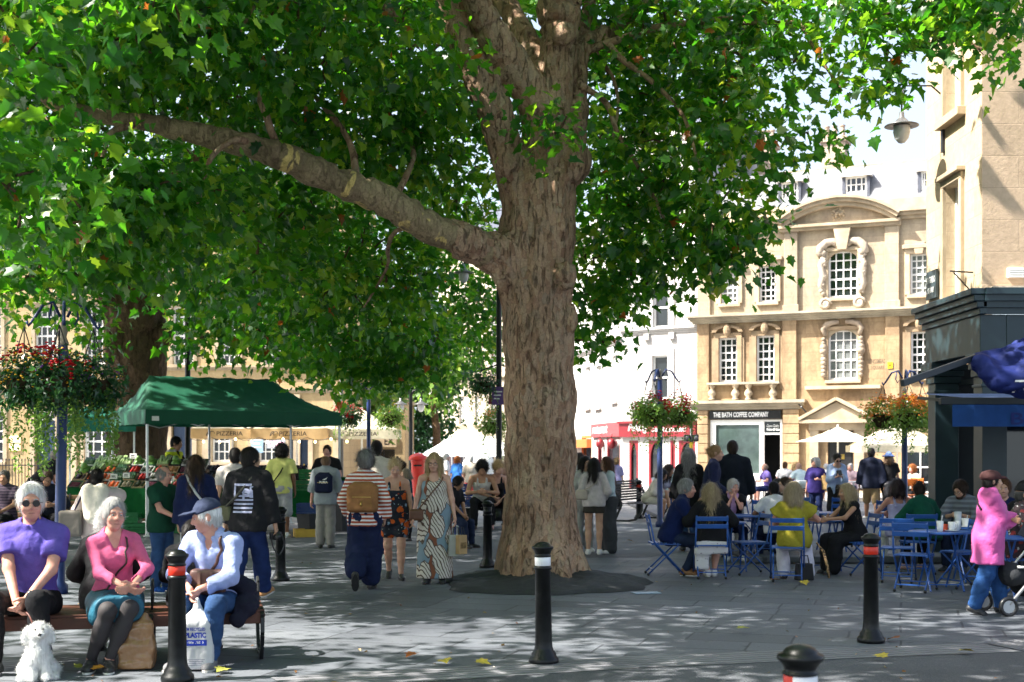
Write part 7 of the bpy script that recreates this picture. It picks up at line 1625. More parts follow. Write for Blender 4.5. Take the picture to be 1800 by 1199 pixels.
  V,Fq=f.mesh(); s.shirt=np_obj(name,V,Fq,m,s.root,True); return s
 def trousers(s,m,name='trousers',to=1.93,g=.012,gk=.016,ga=.022,waist=.06,fold=.005):
  k=s.k; P=[ell(s.P+s.R@V3(0,.012,-.015)*k,V3(.17*s.w if s.sex=='m'else.178*s.w,.122*s.w,.13)*k+g,s.R),ell(s.P+s.u*.08*k,V3(.15,.11,.09)*k*s.w+g*.8,s.R)]
  Q=[]
  for i in(0,1):Q+=s.leg(i,to,g,gk,ga)
  lo,hi=bounds(P+Q); f=Field(lo,hi,s.step*.9)
  for p in P:f.add(p,.045)
  f.plane(s.P+s.u*waist*k,s.u)
  for p in Q:f.add(p,.045)
  if fold:f.ripple(fold*1.4,17,s.seed,1.1); f.ripple(fold*.7,40,s.seed+1,1.1,6)
  V,Fq=f.mesh(); np_obj(name,V,Fq,m,s.root,True); return s
 def skirt(s,m,hem,name='skirt',w0=.1,w1=.13,x1=.09,waist=.1,extra=(),fold=.006,freq=14):
  k=s.k
  if s.pose=='sit':
   P=[ell(s.P+V3(0,.0,0)*k,V3(.185,.14,.13)*k,s.R)]
   for i in(0,1):P+=[cap(s.hip[i],s.hip[i]*(1-hem)+s.kn[i]*hem,.115*k,.098*k)]
   P+=[cap(s.hip[0]*.5+s.hip[1]*.5,(s.hip[0]+s.hip[1])*.5*(1-hem)+(s.kn[0]+s.kn[1])*.5*hem,.1*k,.07*k)]+list(extra)
   n=unit((s.kn[0]+s.kn[1])/2-(s.hip[0]+s.hip[1])/2); cuts=[(s.hip[0]+(s.kn[0]-s.hip[0])*hem*.97,n)]
  else:
   P=[ell(s.P,V3(.178*s.w,.13*s.w,.14)*k,s.R)]
   for sx in(1,-1):P+=[cap(s.P+V3(sx*.07,0,.02)*k,V3(sx*x1*k,s.P[1],hem-.1),w0*k*s.w,w1*k)]
   P+=list(extra); cuts=[(V3(0,0,hem),V3(0,0,-1)),(s.P+s.u*waist*k,s.u)]
  s.garment(name,P,m,.07,cuts,fold=fold,freq=freq,zs=.25); return s
 def shoes(s,m,sole=None,g=.007,name='shoe',boot=0.0):
  k=s.k
  for i in(0,1):
   R=s.fR[i]; A=s.an[i]; dn=R@V3(0,0,-1); P=s.foot(i,g)[:2]+[s.foot(i,g)[3]]
   P.append(cap(A+R@V3(0,.012,-.03)*k,A+R@V3(0,.01,.01+boot)*k,.04*k+g*.6,.041*k+g*.6))
   lo,hi=bounds(P); f=Field(lo,hi,max(.008,s.step*.55))
   for p in P:f.add(p,.02)
   f.plane(A+dn*.072*k,dn); f.plane(A+R@V3(0,0,.018+boot)*k,-dn)
   V,Fq=f.mesh(); o=np_obj(name,V,Fq,m,s.root,True)
   if sole is not None:
    b=MB(); pts=[]
    for q in range(18):
     a=2*math.pi*q/18; y=-.062+.132*math.sin(a); x=(.041+.01*math.sin(a*1)*-1*(1 if y<-.06 else.2))*math.cos(a); pts.append(A+R@V3(x*(1+g*8),y*(1+g*2),-.071)*k)
    n=len(pts); lowp=[p+dn*.018*k for p in pts]; b._add(pts+lowp,[tuple(range(n)),tuple(range(2*n-1,n-1,-1))]+[((q+1)%n,q,n+q,n+(q+1)%n)for q in range(n)]); b.build('sole',sole,o)
  return s
 def strands(s,V,Fq,n,L,flow,wd=.0016,spread=.35,m=None,out=.012):
  g=np.random.default_rng(s.seed); C=V[Fq]; c=C.mean(1); nn=norm(np.cross(C[:,2]-C[:,0],C[:,3]-C[:,1])); ar=np.linalg.norm(np.cross(C[:,2]-C[:,0],C[:,3]-C[:,1]),axis=1)
  ix=g.choice(len(c),n,p=ar/ar.sum()); p=c[ix]+g.normal(size=(n,3))*.003; N=nn[ix]; d=flow(p); d=d-N*(d*N).sum(1,keepdims=True); d=norm(norm(d)+g.normal(size=(n,3))*spread+N*.12); sd=norm(np.cross(d,N)); L=(L*g.uniform(.5,1.2,size=(n,1)))
  w_=wd*(.2+s.d/19.0)
  A=p-sd*w_; B=p+sd*w_; Mx=p+d*L*.55+N*out*.5; T=p+d*L+N*out*g.uniform(-.8,.9,size=(n,1))
  W_=np.concatenate([A,B,Mx+sd*w_,Mx-sd*w_,T+sd*w_*.3,T-sd*w_*.3]); i=np.arange(n)
  F_=np.concatenate([np.stack([i,i+n,i+2*n,i+3*n],1),np.stack([i+3*n,i+2*n,i+4*n,i+5*n],1)]); return W_,F_
 def hair(s,kind,col,L=.0,col2=None,vol=0.0,n=None,under=False):
  s.hair_c=col; k,R,h=s.k,s.Rh,s.hp; q=.96 if s.sex=='f'else 1.0; m=hair_mat(col,col2)
  P=[]; S=[ell(h(0,-.122,-.026),V3(.076,.078,.122)*k,R)]; cuts=[]
  e=.008+vol
  P.append(ell(h(0,.018,.035),V3(.0765*q+e,.097+e,.1+e)*k,R)); rip=(.0035,60)
  dn=V3(0,0,-1)
  if kind=='short':P.append(ell(h(0,.06,-.02),V3(.068,.05,.07)*k,R)); cuts.append((h(0,0,-.062),R@V3(0,-.25,-1)))
  elif kind=='thin':P[0]=ell(h(0,.02,.024),V3(.078*q+.006,.097+.006,.1)*k,R); S.append(ell(h(0,-.05,.1),V3(.07,.1,.07)*k,R)); cuts.append((h(0,0,-.055),R@V3(0,-.25,-1)))
  elif kind=='curly':rip=(.012,55); P.append(ell(h(0,.05,-.03),V3(.085+vol,.07+vol,.09)*k,R)); cuts.append((h(0,0,-.10-L),R@V3(0,-.2,-1)))
  elif kind in('bob','long'):
   base=h(0,.07,.0); up=R@V3(0,0,1)
   for sx in(1,-1):
    P+=[cap(h(sx*.06,.03,.02),h(sx*.066,.04,-.08),.045*k+vol,.04*k+vol)]
    P+=[cap(h(sx*.066,.04,-.08),h(sx*.066,.04,-.08)+dn*L*k+s.R@V3(sx*.02,.05,0)*k,.04*k+vol,.026*k+vol*.6),cap(h(sx*.075,-.028,.01),h(sx*.082,-.02,-.08)+dn*min(L,.1)*k,.02*k,.016*k)]
   P+=[cap(h(0,.075,.02),h(0,.09,-.06),.06*k+vol,.06*k+vol),cap(h(0,.09,-.06),h(0,.09,-.06)+dn*L*k+s.R@V3(0,.05,0)*k,.06*k+vol,.04*k+vol*.5)]
  elif kind in('bun','pony','updo'):
   P.append(ell(h(0,.06,-.01),V3(.07,.055,.075)*k,R)); cuts=[]
   if kind=='bun':P.append(ell(h(0,.11,.07+L),V3(.042,.04,.042)*k,R)); rip=(.004,70)
   if kind=='updo':P.append(ell(h(0,.1,-.02),V3(.05,.05,.06)*k,R)); rip=(.008,50)
   if kind=='pony':P+=[cap(h(0,.1,.0),h(0,.14,-.05),.026*k,.04*k),cap(h(0,.14,-.05),h(0,.165,-.05)+dn*L*k,.042*k,.022*k)]
   S.append(ell(h(0,-.0,-.16),V3(.09,.11,.08)*k,R))
  if under:cuts.append((h(0,0,.045),R@V3(0,0,1)))
  lo,hi=bounds(P); f=Field(lo,hi,max(.0075,s.hs*1.05))
  for p in P:f.add(p,.025)
  for p in S:f.add(p,.008,sub=True)
  f.ripple(rip[0],rip[1],s.seed,.5,7)
  for p0,nn in cuts:f.plane(p0,nn)
  V,Fq=f.mesh()
  n=n or int(2600*(.35 if kind in('pony','bun')else 1)*min(1,14/s.d)*(1.8 if kind in('long','curly')else 1)); crown=h(0,.03,.14)
  if kind=='curly':flow=lambda p:np.random.default_rng(1).normal(size=p.shape); sp=1.2
  elif kind in('bun','pony','updo'):tgt=h(0,.11,.03); flow=lambda p:norm(tgt-p); sp=.25
  else:flow=lambda p:norm(p-crown)*.7+np.array(dn)*1.2; sp=.16 if kind in('short','thin')else.2
  LL=(.05 if kind in('short','thin')else.09 if kind in('bun','pony','updo')else.05 if kind=='curly'else.12)*k
  W_,F_=s.strands(V,Fq,int(n*1.5),LL,flow,wd=.0010,spread=sp,out={'curly':.03,'short':.003,'thin':.002}.get(kind,.007))
  md=prim_d(ell(h(0,-.122,-.035),V3(.078,.085,.122)*k,R),W_[:,0],W_[:,1],W_[:,2]).reshape(6,-1).min(0); ok=md>0; ok&=~((W_[:len(W_)//6,2]>h(0,0,.02)[2])&under); F_=F_[np.concatenate([ok,ok])]
  np_obj('hair',np.concatenate([V,W_]),np.concatenate([Fq,F_+len(V)]),m,s.root,True); return s
 def hat(s,kind,m,m2=None):
  k,R,h=s.k,s.Rh,s.hp; P=[ell(h(0,.018,.042),V3(.092,.113,.105)*k,R)]; cuts=[]
  if kind=='cap':f_b=[ell(h(0,-.125,.058),V3(.076,.085,.013)*k,R)]; cuts=[(h(0,0,.042),R@V3(0,.1,-1))]
  if kind=='flat':P=[ell(h(0,.025,.062),V3(.112,.128,.082)*k,R)]; f_b=[ell(h(0,-.115,.05),V3(.075,.07,.016)*k,R)]; cuts=[(h(0,0,.03),R@V3(0,-.1,-1))]
  if kind=='bucket':f_b=[ell(h(0,.01,.035),V3(.165,.18,.026)*k,R)]; cuts=[(h(0,0,.02),R@V3(0,0,-1))]
  lo,hi=bounds(P+f_b); f=Field(lo,hi,max(.008,s.hs*1.1))
  for p in P:f.add(p,.01)
  for p0,n in cuts:f.plane(p0,n)
  for p in f_b:f.add(p,.012)
  f.ripple(.002 if kind=='cap'else.005,30,s.seed); V,Fq=f.mesh(); s.hato=np_obj('cap'if kind!='bucket'else 'sun_hat',V,Fq,m,s.root,True); return s
 def glasses(s,dark=False,r=.021,m=None):
  b=MB(); h=s.hp; k=s.k
  for sx in(1,-1):
   c=h(sx*.033,-.108,.005); u,v=s.Rh@V3(1,0,0),s.Rh@V3(0,0,1)
   ring=[c+(u*math.cos(a)*r+v*math.sin(a)*r*.92)*k for a in[2*math.pi*q/14 for q in range(15)]]
   b.tube(ring,.0022*k,5,False)
   if dark:b.mi=1; o=len(b.v); b._add(ring[:-1],[tuple(range(14))]); b.mi=0
   b.tube([h(sx*.054,-.105,.008),h(sx*.078,-.05,.01),h(sx*.08,.01,.006)],.002*k,5)
  b.tube([h(-.013,-.111,.008),h(.013,-.111,.008)],.0022*k,5); b.build('sunglasses'if dark else 'glasses',[m or M_BLACK,mat('dark_lens',(.008,.008,.009),.08,.6)],s.root,True); return s
 def strap(s,pts,r=.012,m=None,name='strap'):
  b=MB(); bvh=BVHTree.FromPolygons([v.co for v in s.shirt.data.vertices],[p.vertices for p in s.shirt.data.polygons]); out=[]
  P=[Vector(tuple(p))for p in pts]; dense=[P[i].lerp(P[i+1],q/6)for i in range(len(P)-1)for q in range(6)]+[P[-1]]
  for p in dense:
   loc,nn,ix,ds=bvh.find_nearest(p); out.append((loc+nn*.006)if loc is not None and ds<.16 else p)
  b.tube(out,r,6); b.build(name,m or leather((.03,.02,.015)),s.root,True); return s
 def loc(s,p):return s.M@Vector(tuple(float(x)for x in p))
def bag_thing(name,label,cat,person,prims,m,fold=.004,freq=20,step=.014,cuts=(),k=.03,extra=None):
 t=thing(name,label,cat,person.M.translation if person else(0,0,0),math.radians(person.face)if person else 0)
 lo,hi=bounds(prims); f=Field(lo,hi,step)
 for p in prims:f.add(p,k)
 f.ripple(fold,freq,3);
 for p0,n in cuts:f.plane(p0,n)
 V,Fq=f.mesh(); o=np_obj('bag_body',V,Fq,m,t,True)
 return t,o
def band(t,pts,r,m,name='strap',n=6):
 b=MB(); P=[Vector(tuple(p))for p in pts]; out=[]; k=len(P)
 for i in range(k-1):
  p0,p1,p2,p3=P[max(i-1,0)],P[i],P[i+1],P[min(i+2,k-1)]
  for q in range(5):u=q/5; out.append(0.5*((2*p1)+(p2-p0)*u+(2*p0-5*p1+4*p2-p3)*u*u+(3*p1-p0-3*p2+p3)*u**3))
 out.append(P[-1]); b.tube(out,r,n); return b.build(name,m,t,True)
 # ---- patterned cloth
def stripe_mat(name,c1,c2,per,frac=.5,axis=2,wob=.012):
 m,t,b=_nt(name); c=nd(t,"ShaderNodeTexCoord"); sp=nd(t,"ShaderNodeSeparateXYZ"); t.links.new(c.outputs['Object'],sp.inputs[0])
 n=noise(t,c.outputs['Object'],5,2); z=mth(t,'ADD',sp.outputs[axis],mth(t,'MULTIPLY',n,wob)); f=mth(t,'LESS_THAN',mth(t,'FRACT',mth(t,'DIVIDE',z,per)),frac)
 t.links.new(mix(t,f,c1,c2),b.inputs['Base Color']); b.inputs['Roughness'].default_value=.9; bump(t,b,noise(t,c.outputs['Object'],28,3),.4,.012); return m
def blob_mat(name,base,spots,scale,bumpy=.4):
 m,t,b=_nt(name); v=coords(t); col=base; first=True
 for k,(c,sc,thr)in enumerate(spots):
  vv=coords(t,loc=(k*3.1,k*1.7,k*.9)); w=nd(t,"ShaderNodeTexNoise"); w.inputs['Scale'].default_value=22; t.links.new(vv,w.inputs['Vector']); wv=mix(t,.06,vv,w.outputs['Color'],'ADD')
  vo=nd(t,"ShaderNodeTexVoronoi"); vo.inputs['Scale'].default_value=scale*sc; t.links.new(wv,vo.inputs['Vector']); f=mth(t,'LESS_THAN',vo.outputs[0],thr); col=mix(t,f,col,c)
 t.links.new(col,b.inputs['Base Color']); b.inputs['Roughness'].default_value=.85; bump(t,b,noise(t,v,28,3),bumpy,.012); return m
def leafprint_mat():
 m,t,b=_nt('leaf_print'); v=coords(t); sp=nd(t,"ShaderNodeSeparateXYZ"); t.links.new(v,sp.inputs[0])
 n=noise(t,v,4,2); x=mth(t,'ADD',sp.outputs[0],mth(t,'MULTIPLY',mth(t,'SUBTRACT',n,.5),.22)); f=mth(t,'LESS_THAN',mth(t,'FRACT',mth(t,'MULTIPLY',mth(t,'ADD',x,.085),3.4)),.42)
 col=mix(t,f,(.19,.27,.32),(.22,.07,.03))
 vv=coords(t,(1,1,.62),loc=(.3,.2,.55)); w=nd(t,"ShaderNodeTexNoise"); w.inputs['Scale'].default_value=6; t.links.new(vv,w.inputs['Vector']); wv=mix(t,.12,vv,w.outputs['Color'],'ADD')
 vo=nd(t,"ShaderNodeTexVoronoi"); vo.inputs['Scale'].default_value=5.2; t.links.new(wv,vo.inputs['Vector']); lf=mth(t,'LESS_THAN',vo.outputs[0],.56)
 wa=nd(t,"ShaderNodeTexWave"); wa.inputs['Scale'].default_value=13; wa.inputs['Distortion'].default_value=7; wa.inputs['Detail Scale'].default_value=.6; wa.bands_direction='DIAGONAL'; t.links.new(vv,wa.inputs['Vector'])
 ln=mth(t,'LESS_THAN',wa.outputs[1],.22); cream=mix(t,ln,(.62,.56,.48),(.1,.06,.04)); edge=mth(t,'LESS_THAN',mth(t,'ABSOLUTE',mth(t,'SUBTRACT',vo.outputs[0],.56)),.018)
 col=mix(t,edge,mix(t,lf,col,cream),(.09,.06,.05)); t.links.new(col,b.inputs['Base Color']); b.inputs['Roughness'].default_value=.8; bump(t,b,noise(t,v,20,3),.5,.015); return m
JEAN=mat('denim',(.028,.065,.16),.85,.15,0,.45,7,.5,50,.008); JEAND=mat('denim',(.014,.022,.05),.85,.15,0,.35,7,.5,50,.008); BLK=fabric((.014,.014,.016)); WHT=fabric((.72,.71,.72)); NAVY=fabric((.012,.02,.065)); GREY=fabric((.16,.16,.16)); KHAKI=fabric((.28,.2,.11))
M_WSHOE=plastic((.68,.67,.65)); M_DSHOE=leather((.03,.03,.032)); M_BROWN=leather((.2,.09,.035)); M_SOLE=plastic((.55,.53,.5)); M_SOLED=plastic((.03,.03,.03))
HB=(.012,.009,.008); HDB=(.035,.02,.012); HBR=(.12,.055,.025); HBL=(.42,.29,.14); HGR=(.45,.44,.43); HWH=(.62,.61,.6); HGI=(.4,.14,.04)
# ---- the bench party
p=Person('older man in purple tee shirt and round sunglasses holding the dog lead',60,10.08,4,top=851,pose='sit',seat=.42,skin='pink',w=.98,lean=5,head=(16,1,0),feet=[(.17,-.36,.085),(-.16,-.34,.085)],hands=[(.07,-.36,.15),(.0,-.38,.09)],hdir=[(-.45,-.5,-.7),(.3,-.4,-.85)],fdir=(18,-18),pole=[(1,.1,-.2),(-1,.1,-.2)],group='people on the front bench')
p.hair('short',HWH,vol=.006).body().top(fabric((.115,.085,.37)),'tee_shirt',.66,-.04,.016,loose=.026,fold=.006).trousers(BLK,gk=.012,ga=.022).shoes(fabric((.1,.1,.105)),M_CARD).glasses(True,.023)
b=MB(); b.lathe([(.033,-.014),(.037,0),(.033,.014)],n=14); o=b.build('watch',M_BLACK,p.root,True); q=p.wr[0]; e=unit(p.el[0]-q); o.location=tuple(q+e*.03); o.rotation_euler=Vector(e).to_track_quat('Z','Y').to_euler()
lead0=p.loc(p.palm[1][0])
p=Person('grey-haired woman in a pink jumper and teal skirt on the front bench',204,10.25,28,top=876,pose='sit',seat=.42,sex='f',skin='pink',w=.95,lean=7,side=-4,head=(6,2,3),feet=[(-.12,-.36,.085),(-.24,-.28,.085)],hands=[(.05,-.40,.235),(-.01,-.41,.225)],hdir=[(-.7,-.5,-.3),(.7,-.4,-.35)],fdir=(-12,-20),pole=[(1,.2,-.3),(-1,.2,-.3)],kneepole=[(.0,-1,.4),(-.0,-1,.4)],group='people on the front bench')
p.hair('short',(.34,.335,.33),col2=(.5,.5,.5),vol=.006).body().top(knit((.62,.12,.24)),'jumper',1.93,-.10,.009,'v',.006,fold=.005).skirt(mat('teal_cord',(.012,.095,.15),.55,.4,0,.4,9,.6,40,.01),1.0,extra=(cap(p.hip[1]+V3(-.05,0,.0),p.kn[1]+V3(-.05,.14,-.07),.09,.07),cap(p.hip[0],p.kn[0]+V3(0,.1,-.02),.1,.08))).trousers(mat('grey_tights',(.045,.04,.042),.7,.25),'tights',1.95,.003,.004,.004,fold=.001).shoes(M_DSHOE,M_CARD)
p.strap([p.N+V3(.09,.0,-.02),p.P+p.u*.3+V3(.06,-.13,0),p.P+p.u*.1+V3(-.09,-.14,0),p.P+V3(-.2,.02,.03)],.008)
p=Person('man in a navy cap and pale blue shirt looking left on the front bench',388,10.36,-8,top=877,pose='sit',seat=.42,skin='pink',w=.96,lean=16,head=(-62,-8,0),twist=-6,feet=[(.06,-.36,.085),(-.16,-.40,.085)],hands=[(-.03,-.38,.19),(-.10,-.38,.19)],hdir=[(-.4,-.4,-.8),(.3,-.4,-.8)],fdir=(10,-20),pole=[(1,.3,-.2),(-1,.3,-.2)],group='people on the front bench')
p.hair('short',HWH,vol=.0,under=True).body().top(fabric((.36,.42,.72)),'shirt',1.92,-.10,.016,'v',.02,fold=.007,collar=.016).trousers(JEAN,ga=.026).shoes(fabric((.17,.17,.18)),M_SOLE).hat('cap',fabric((.035,.045,.085)))
p.strap([p.P+V3(-.1,-.14,.12),p.P+p.u*.3+V3(.06,-.14,0),p.N+V3(.1,-.02,-.03),p.N+V3(.11,.08,-.06)],.013,leather((.07,.03,.02)))
capm=p; bagtop=p.loc((p.palm[0][0]+p.palm[1][0])/2)
def local_bag(name,label,cat,pp,prims,m,**kw):return bag_thing(name,label,cat,pp,prims,m,**kw)
t,o=local_bag('satchel','brown leather satchel in the lap of the man in the cap','bag',p,[rbox((-.02,-.22,.66),(.14,.055,.1),.03)],leather((.11,.055,.045)),fold=.004); [MB().bar((x,-.285,.74),(x,-.29,.6),.022,.006).build('buckle_strap',leather((.16,.09,.07)),t)for x in(-.07,.03)]; b=MB(); b.cbox((-.07,-.297,.63),(.03,.008,.03)); b.build('buckle',mat('brass',(0.6,0.42,0.12),0.3,0.5,1.0),t)
t,o=local_bag('coat','dark navy coat bundled beside the man in the cap','coat',p,[cap((.2,.05,.5),(.24,-.1,.46),.1),cap((.1,-.1,.66),(.24,-.06,.6),.07),cap((.24,-.08,.46),(.2,-.18,.36),.06)],fabric((.018,.018,.032)),fold=.012,freq=24)
t=thing('carrier_bag','white plastic carrier bag with blue printing hanging from the capped man\'s hands','bag',(bagtop.x+.05,bagtop.y-.04,0),math.radians(4)); hz=bagtop.z
f=Field(np.array([-.14,-.09,.0]),np.array([.14,.09,hz+.02]),.011)
for q in(rbox((0,0,.2),(.125,.075,.2),.05),cap((-.05,0,.38),(.05,0,.38),.05),cap((0,0,.42),(0,0,hz),.045,.016)):f.add(q,.08)
f.ripple(.005,30,3,.4); f.ripple(.003,80,4,.3); f.plane((0,0,.012),(0,0,-1)); V,Fq=f.mesh(); o=np_obj('bag_body',V,Fq,mat('white_polythene',(.74,.74,.75),.35,.5,trl=.25),t,True)
M_BLUEINK=mat('blue_ink',(.02,.05,.4),.4); M_GREYINK=mat('grey_ink',(.3,.3,.36),.5)
def bagtext(s,w,z,h,m,bold=.03):
 vs,fs=text2d(s,1,bold); xs=[v[0]for v in vs]; ys=[v[1]for v in vs]; vs=[((x-(min(xs)+max(xs))/2)/(max(xs)-min(xs))*w,z+(y-min(ys))/(max(ys)-min(ys))*h)for x,y in vs]; decal('lettering',vs,fs,o,m,t,Matrix.Translation((.0,-.3,0)),.003)
bagtext("I'M RECYCLED",.15,.315,.026,M_BLUEINK); bagtext('PLASTIC',.16,.26,.042,M_BLUEINK,.05); g2=grid2d(-.085,.085,.2,.245,10,3); decal('printed_block',g2[0],g2[1],o,M_BLUEINK,t,Matrix.Translation((0,-.3,0)),.003); bagtext('onestop',.12,.208,.03,M_LETTER,.02)
for k in range(4):g2=grid2d(-.06+.01*(k%2),.07-.012*(k%3),.09-k*.014,.096-k*.014,6,1); decal('printed_line',g2[0],g2[1],o,M_GREYINK,t,Matrix.Translation((0,-.3,0)),.003)
t=thing('paper_bag','crumpled shiny brown paper bag leaning at the woman in pink\'s feet','bag',(gx(240,9.95),9.95,0),.15)
f=Field(np.array([-.16,-.1,0]),np.array([.18,.1,.52]),.012)
for q in(rbox((0,0,.1),(.135,.08,.11),.03),rbox((.03,0,.24),(.095,.05,.13),.02),cap((.05,.0,.36),(.075,.01,.46),.045,.02)):f.add(q,.07)
f.ripple(.012,22,6,.8); f.ripple(.006,60,7,.8,8); f.plane((0,0,.012),(0,0,-1)); f.plane((0,0,.46),(.3,0,1)); V,Fq=f.mesh(); np_obj('bag_body',V,Fq,mat('glossy_kraft',(.3,.16,.075),.24,.6,0,.2,5,.45,11,.03),t,True)
p=Person('white-haired person in a black jacket on the far side of the front bench',184,10.5,186,top=897,pose='sit',seat=.42,sex='f',skin='fair',lean=14,head=(0,-10,0),group='people on the front bench')
p.hair('curly',(.66,.65,.63),vol=.012).body().top(fabric((.02,.02,.022)),'jacket',1.95,-.14,.03,'crew',.03,fold=.008).trousers(fabric((.26,.26,.25)),ga=.035,gk=.03).shoes(M_DSHOE,M_SOLED)
p=Person('dark-haired child in black sitting on the far side of the front bench',330,10.55,175,top=918,pose='sit',seat=.42,sex='m',skin='brown',lean=8,head=(-40,-12,0),group='people on the front bench')
p.hair('short',HB,vol=.004).body().top(BLK,'jacket',1.9,-.1,.02,loose=.02).trousers(JEAND,ga=.03).shoes(M_DSHOE,M_SOLED)
dg=thing('dog','small fluffy white dog sitting on a lead at the purple-shirted man\'s feet','dog',(gx(67,9.5),9.5,0),math.radians(24))
pr=[ell((0,.07,.12),(.1,.12,.115)),ell((0,-.01,.2),(.08,.085,.13)),ell((0,-.03,.3),(.055,.06,.08)),ell((0,-.045,.365),(.066,.068,.062)),ell((0,-.11,.345),(.034,.04,.028)),cap((.07,-.03,.37),(.085,-.02,.30),.026,.03),cap((-.07,-.03,.37),(-.085,-.02,.30),.026,.03),cap((.045,-.04,.16),(.05,-.075,.03),.034,.03),cap((-.045,-.04,.16),(-.05,-.075,.03),.034,.03),cap((.05,-.075,.03),(.05,-.1,.025),.03,.027),cap((-.05,-.075,.03),(-.05,-.1,.025),.03,.027),ell((.09,.06,.075),(.045,.075,.06)),ell((-.09,.06,.075),(.045,.075,.06)),cap((.1,.0,.03),(.115,-.06,.026),.032,.028),cap((-.1,.0,.03),(-.115,-.06,.026),.032,.028),cap((.03,.17,.05),(.14,.19,.04),.03,.035)]
lo,hi=bounds(pr); f=Field(lo-.02,hi+.02,.009)
for q in pr:f.add(q,.03)
f.ripple(.006,55,2); f.ripple(.004,110,3,1,8); f.plane((0,0,.004),(0,0,-1)); V,Fq=f.mesh(); M_FUR=hair_mat((.82,.81,.79),(.92,.92,.91)); np_obj('body',V,Fq,M_FUR,dg,True)
class _S:seed=5; d=9.5
W_,F_=Person.strands(_S,V,Fq,22000,.022,lambda q:norm(q-np.array([0,.02,.28]))*.8+np.array([0,0,-.8]),wd=.0009,spread=.7,out=.010); np_obj('fur',W_,F_,M_FUR,dg,True)
b=MB(); b.ball((0,-.152,.352),.013,10,(1.2,.8,.9)); b.build('nose',M_BLACK,dg,True)
for sx in(-1,1):b=MB(); b.ball((sx*.027,-.112,.385),.009,8); b.build('eye',M_IRIS,dg,True)
tl=thing('dog_lead','brown leather lead from the seated man\'s hand down to the white dog','lead',(0,0,0)); q0=lead0; q1=dg.matrix_basis@Vector((0,-.0,.3)); q1=Matrix.Translation(dg.location)@Matrix.Rotation(math.radians(24),4,'Z')@Vector((0,.03,.33))
band(tl,[q0+Vector((-.01,0,.05)),q0,q0.lerp(q1,.35)+Vector((.03,-.04,.03)),q0.lerp(q1,.75)+Vector((.02,-.03,0)),q1],.007,leather((.12,.04,.03)),'strap'); b=MB(); b.lathe([(.055,-.008),(.058,0),(.055,.008)],(q1.x,q1.y-.03,q1.z-.045),14); b.build('collar',leather((.12,.04,.03)),tl,True)
# ---- left side: shoppers
M_STR=stripe_mat('striped_jersey',(.75,.7,.66),(.36,.075,.035),.046,.55)
def backpack(label,P,m,w=.15,h=.4,dp=.1,up=.0,pk=True,sm=None):
 k=P.k; c=P.P+P.u*(.27+up)*k; bk=P.R@V3(0,1,0); q=lambda a,u,o:c+P.v*a*k+P.u*u*k+bk*o*k; f_=.135
 pr=[rbox(q(0,-h*.04,f_+dp*.5),V3(w,dp*.62,h*.42)*k,.06*k,P.R),rbox(q(0,h*.3,f_+dp*.4),V3(w*.8,dp*.5,h*.18)*k,.07*k,P.R),rbox(q(0,-h*.2,f_+dp*.95),V3(w*.78,dp*.35,h*.22)*k,.03*k,P.R)]
 t,o=bag_thing('backpack',label,'backpack',P,pr,m,.003,24,.013 if P.d<17 else.018)
 for sx in(1,-1):band(t,[q(sx*.07,h*.42,f_+.03),q(sx*.095,.19,.04),q(sx*.11,.17,-.06),q(sx*.115,.08,-.145),q(sx*.12,-.05,-.14),q(sx*.155,-.13,-.02),q(sx*.1,-.18,f_)],.018*k,sm or m,'strap')
 b=MB(); b.tube([q(-w*.6,h*.0,f_+dp*1.3),q(0,h*.0,f_+dp*1.32),q(w*.6,h*.0,f_+dp*1.3)],.005*k,5); b.build('zip',mat('brass',(0.6,0.42,0.12),0.3,0.5,1.0),t); return t,o,q
def xbag(label,P,c,sz,m,pts,r=.009,cat='bag',name='shoulder_bag',sm=None):
 a,bb,h=sz; pr=[rbox(c,(a+bb*.6,bb,h+bb*.6),min(bb*.8,.03))]
 t,o=bag_thing(name,label,cat,P,pr,m,.002,24,.012 if P.d<17 else.017);
 if pts:band(t,pts,r,sm or m,'strap')
 return t,o
Person('man in a dark striped shirt on the wooden bench at the left picture edge',8,22.4,-6,top=827,pose='sit',skin='tan',w=1.1,lean=-2,hands=[(.1,-.3,.2),(-.02,-.34,.2)],head=(10,-8,0)).hair('short',(.1,.09,.08)).body().top(stripe_mat('dark_stripe',(.03,.02,.04),(.09,.06,.09),.05),'shirt',.7,-.1,.02,loose=.03).trousers(BLK,'shorts',1.0,.02).shoes(M_DSHOE,M_SOLED)
Person('young man in dark clothes and glasses reading on the wooden bench',82,22.4,20,top=828,pose='sit',skin='tan',lean=12,hands=[(.1,-.32,.3),(-.06,-.34,.3)],head=(6,-24,0)).hair('short',HDB,vol=.008).body().top(fabric((.02,.022,.035)),'jacket',1.9,-.12,.022,loose=.02).trousers(BLK).shoes(M_DSHOE,M_SOLED).glasses()
Person('bald man in a black tee shirt bending over the stall at far left',62,25.6,120,top=790,skin='pink',lean=38,w=1.1,hands=[(.2,-.5,.8),(-.2,-.48,.75)],head=(0,10,0)).hair('thin',(.25,.22,.2)).body().top(BLK,'tee_shirt',.6,-.08,.02,loose=.025).trousers(JEAND).shoes(M_DSHOE,M_SOLED)
p=Person('woman with a low black ponytail in cream and blush raising her phone',170,14.9,188,top=825,skin='asian',sex='f',lean=2,hands=[(.2,-.12,.95),(-.07,-.32,1.52)],pole=[None,(-.8,.2,-.6)],head=(0,5,0),twist=-4)
p.hair('pony',HB,.17,vol=.004).body().top(fabric((.62,.5,.47)),'blouse',.95,-.17,.022,loose=.05,fold=.006).trousers(BLK,ga=.05,gk=.035).shoes(M_DSHOE,M_SOLED)
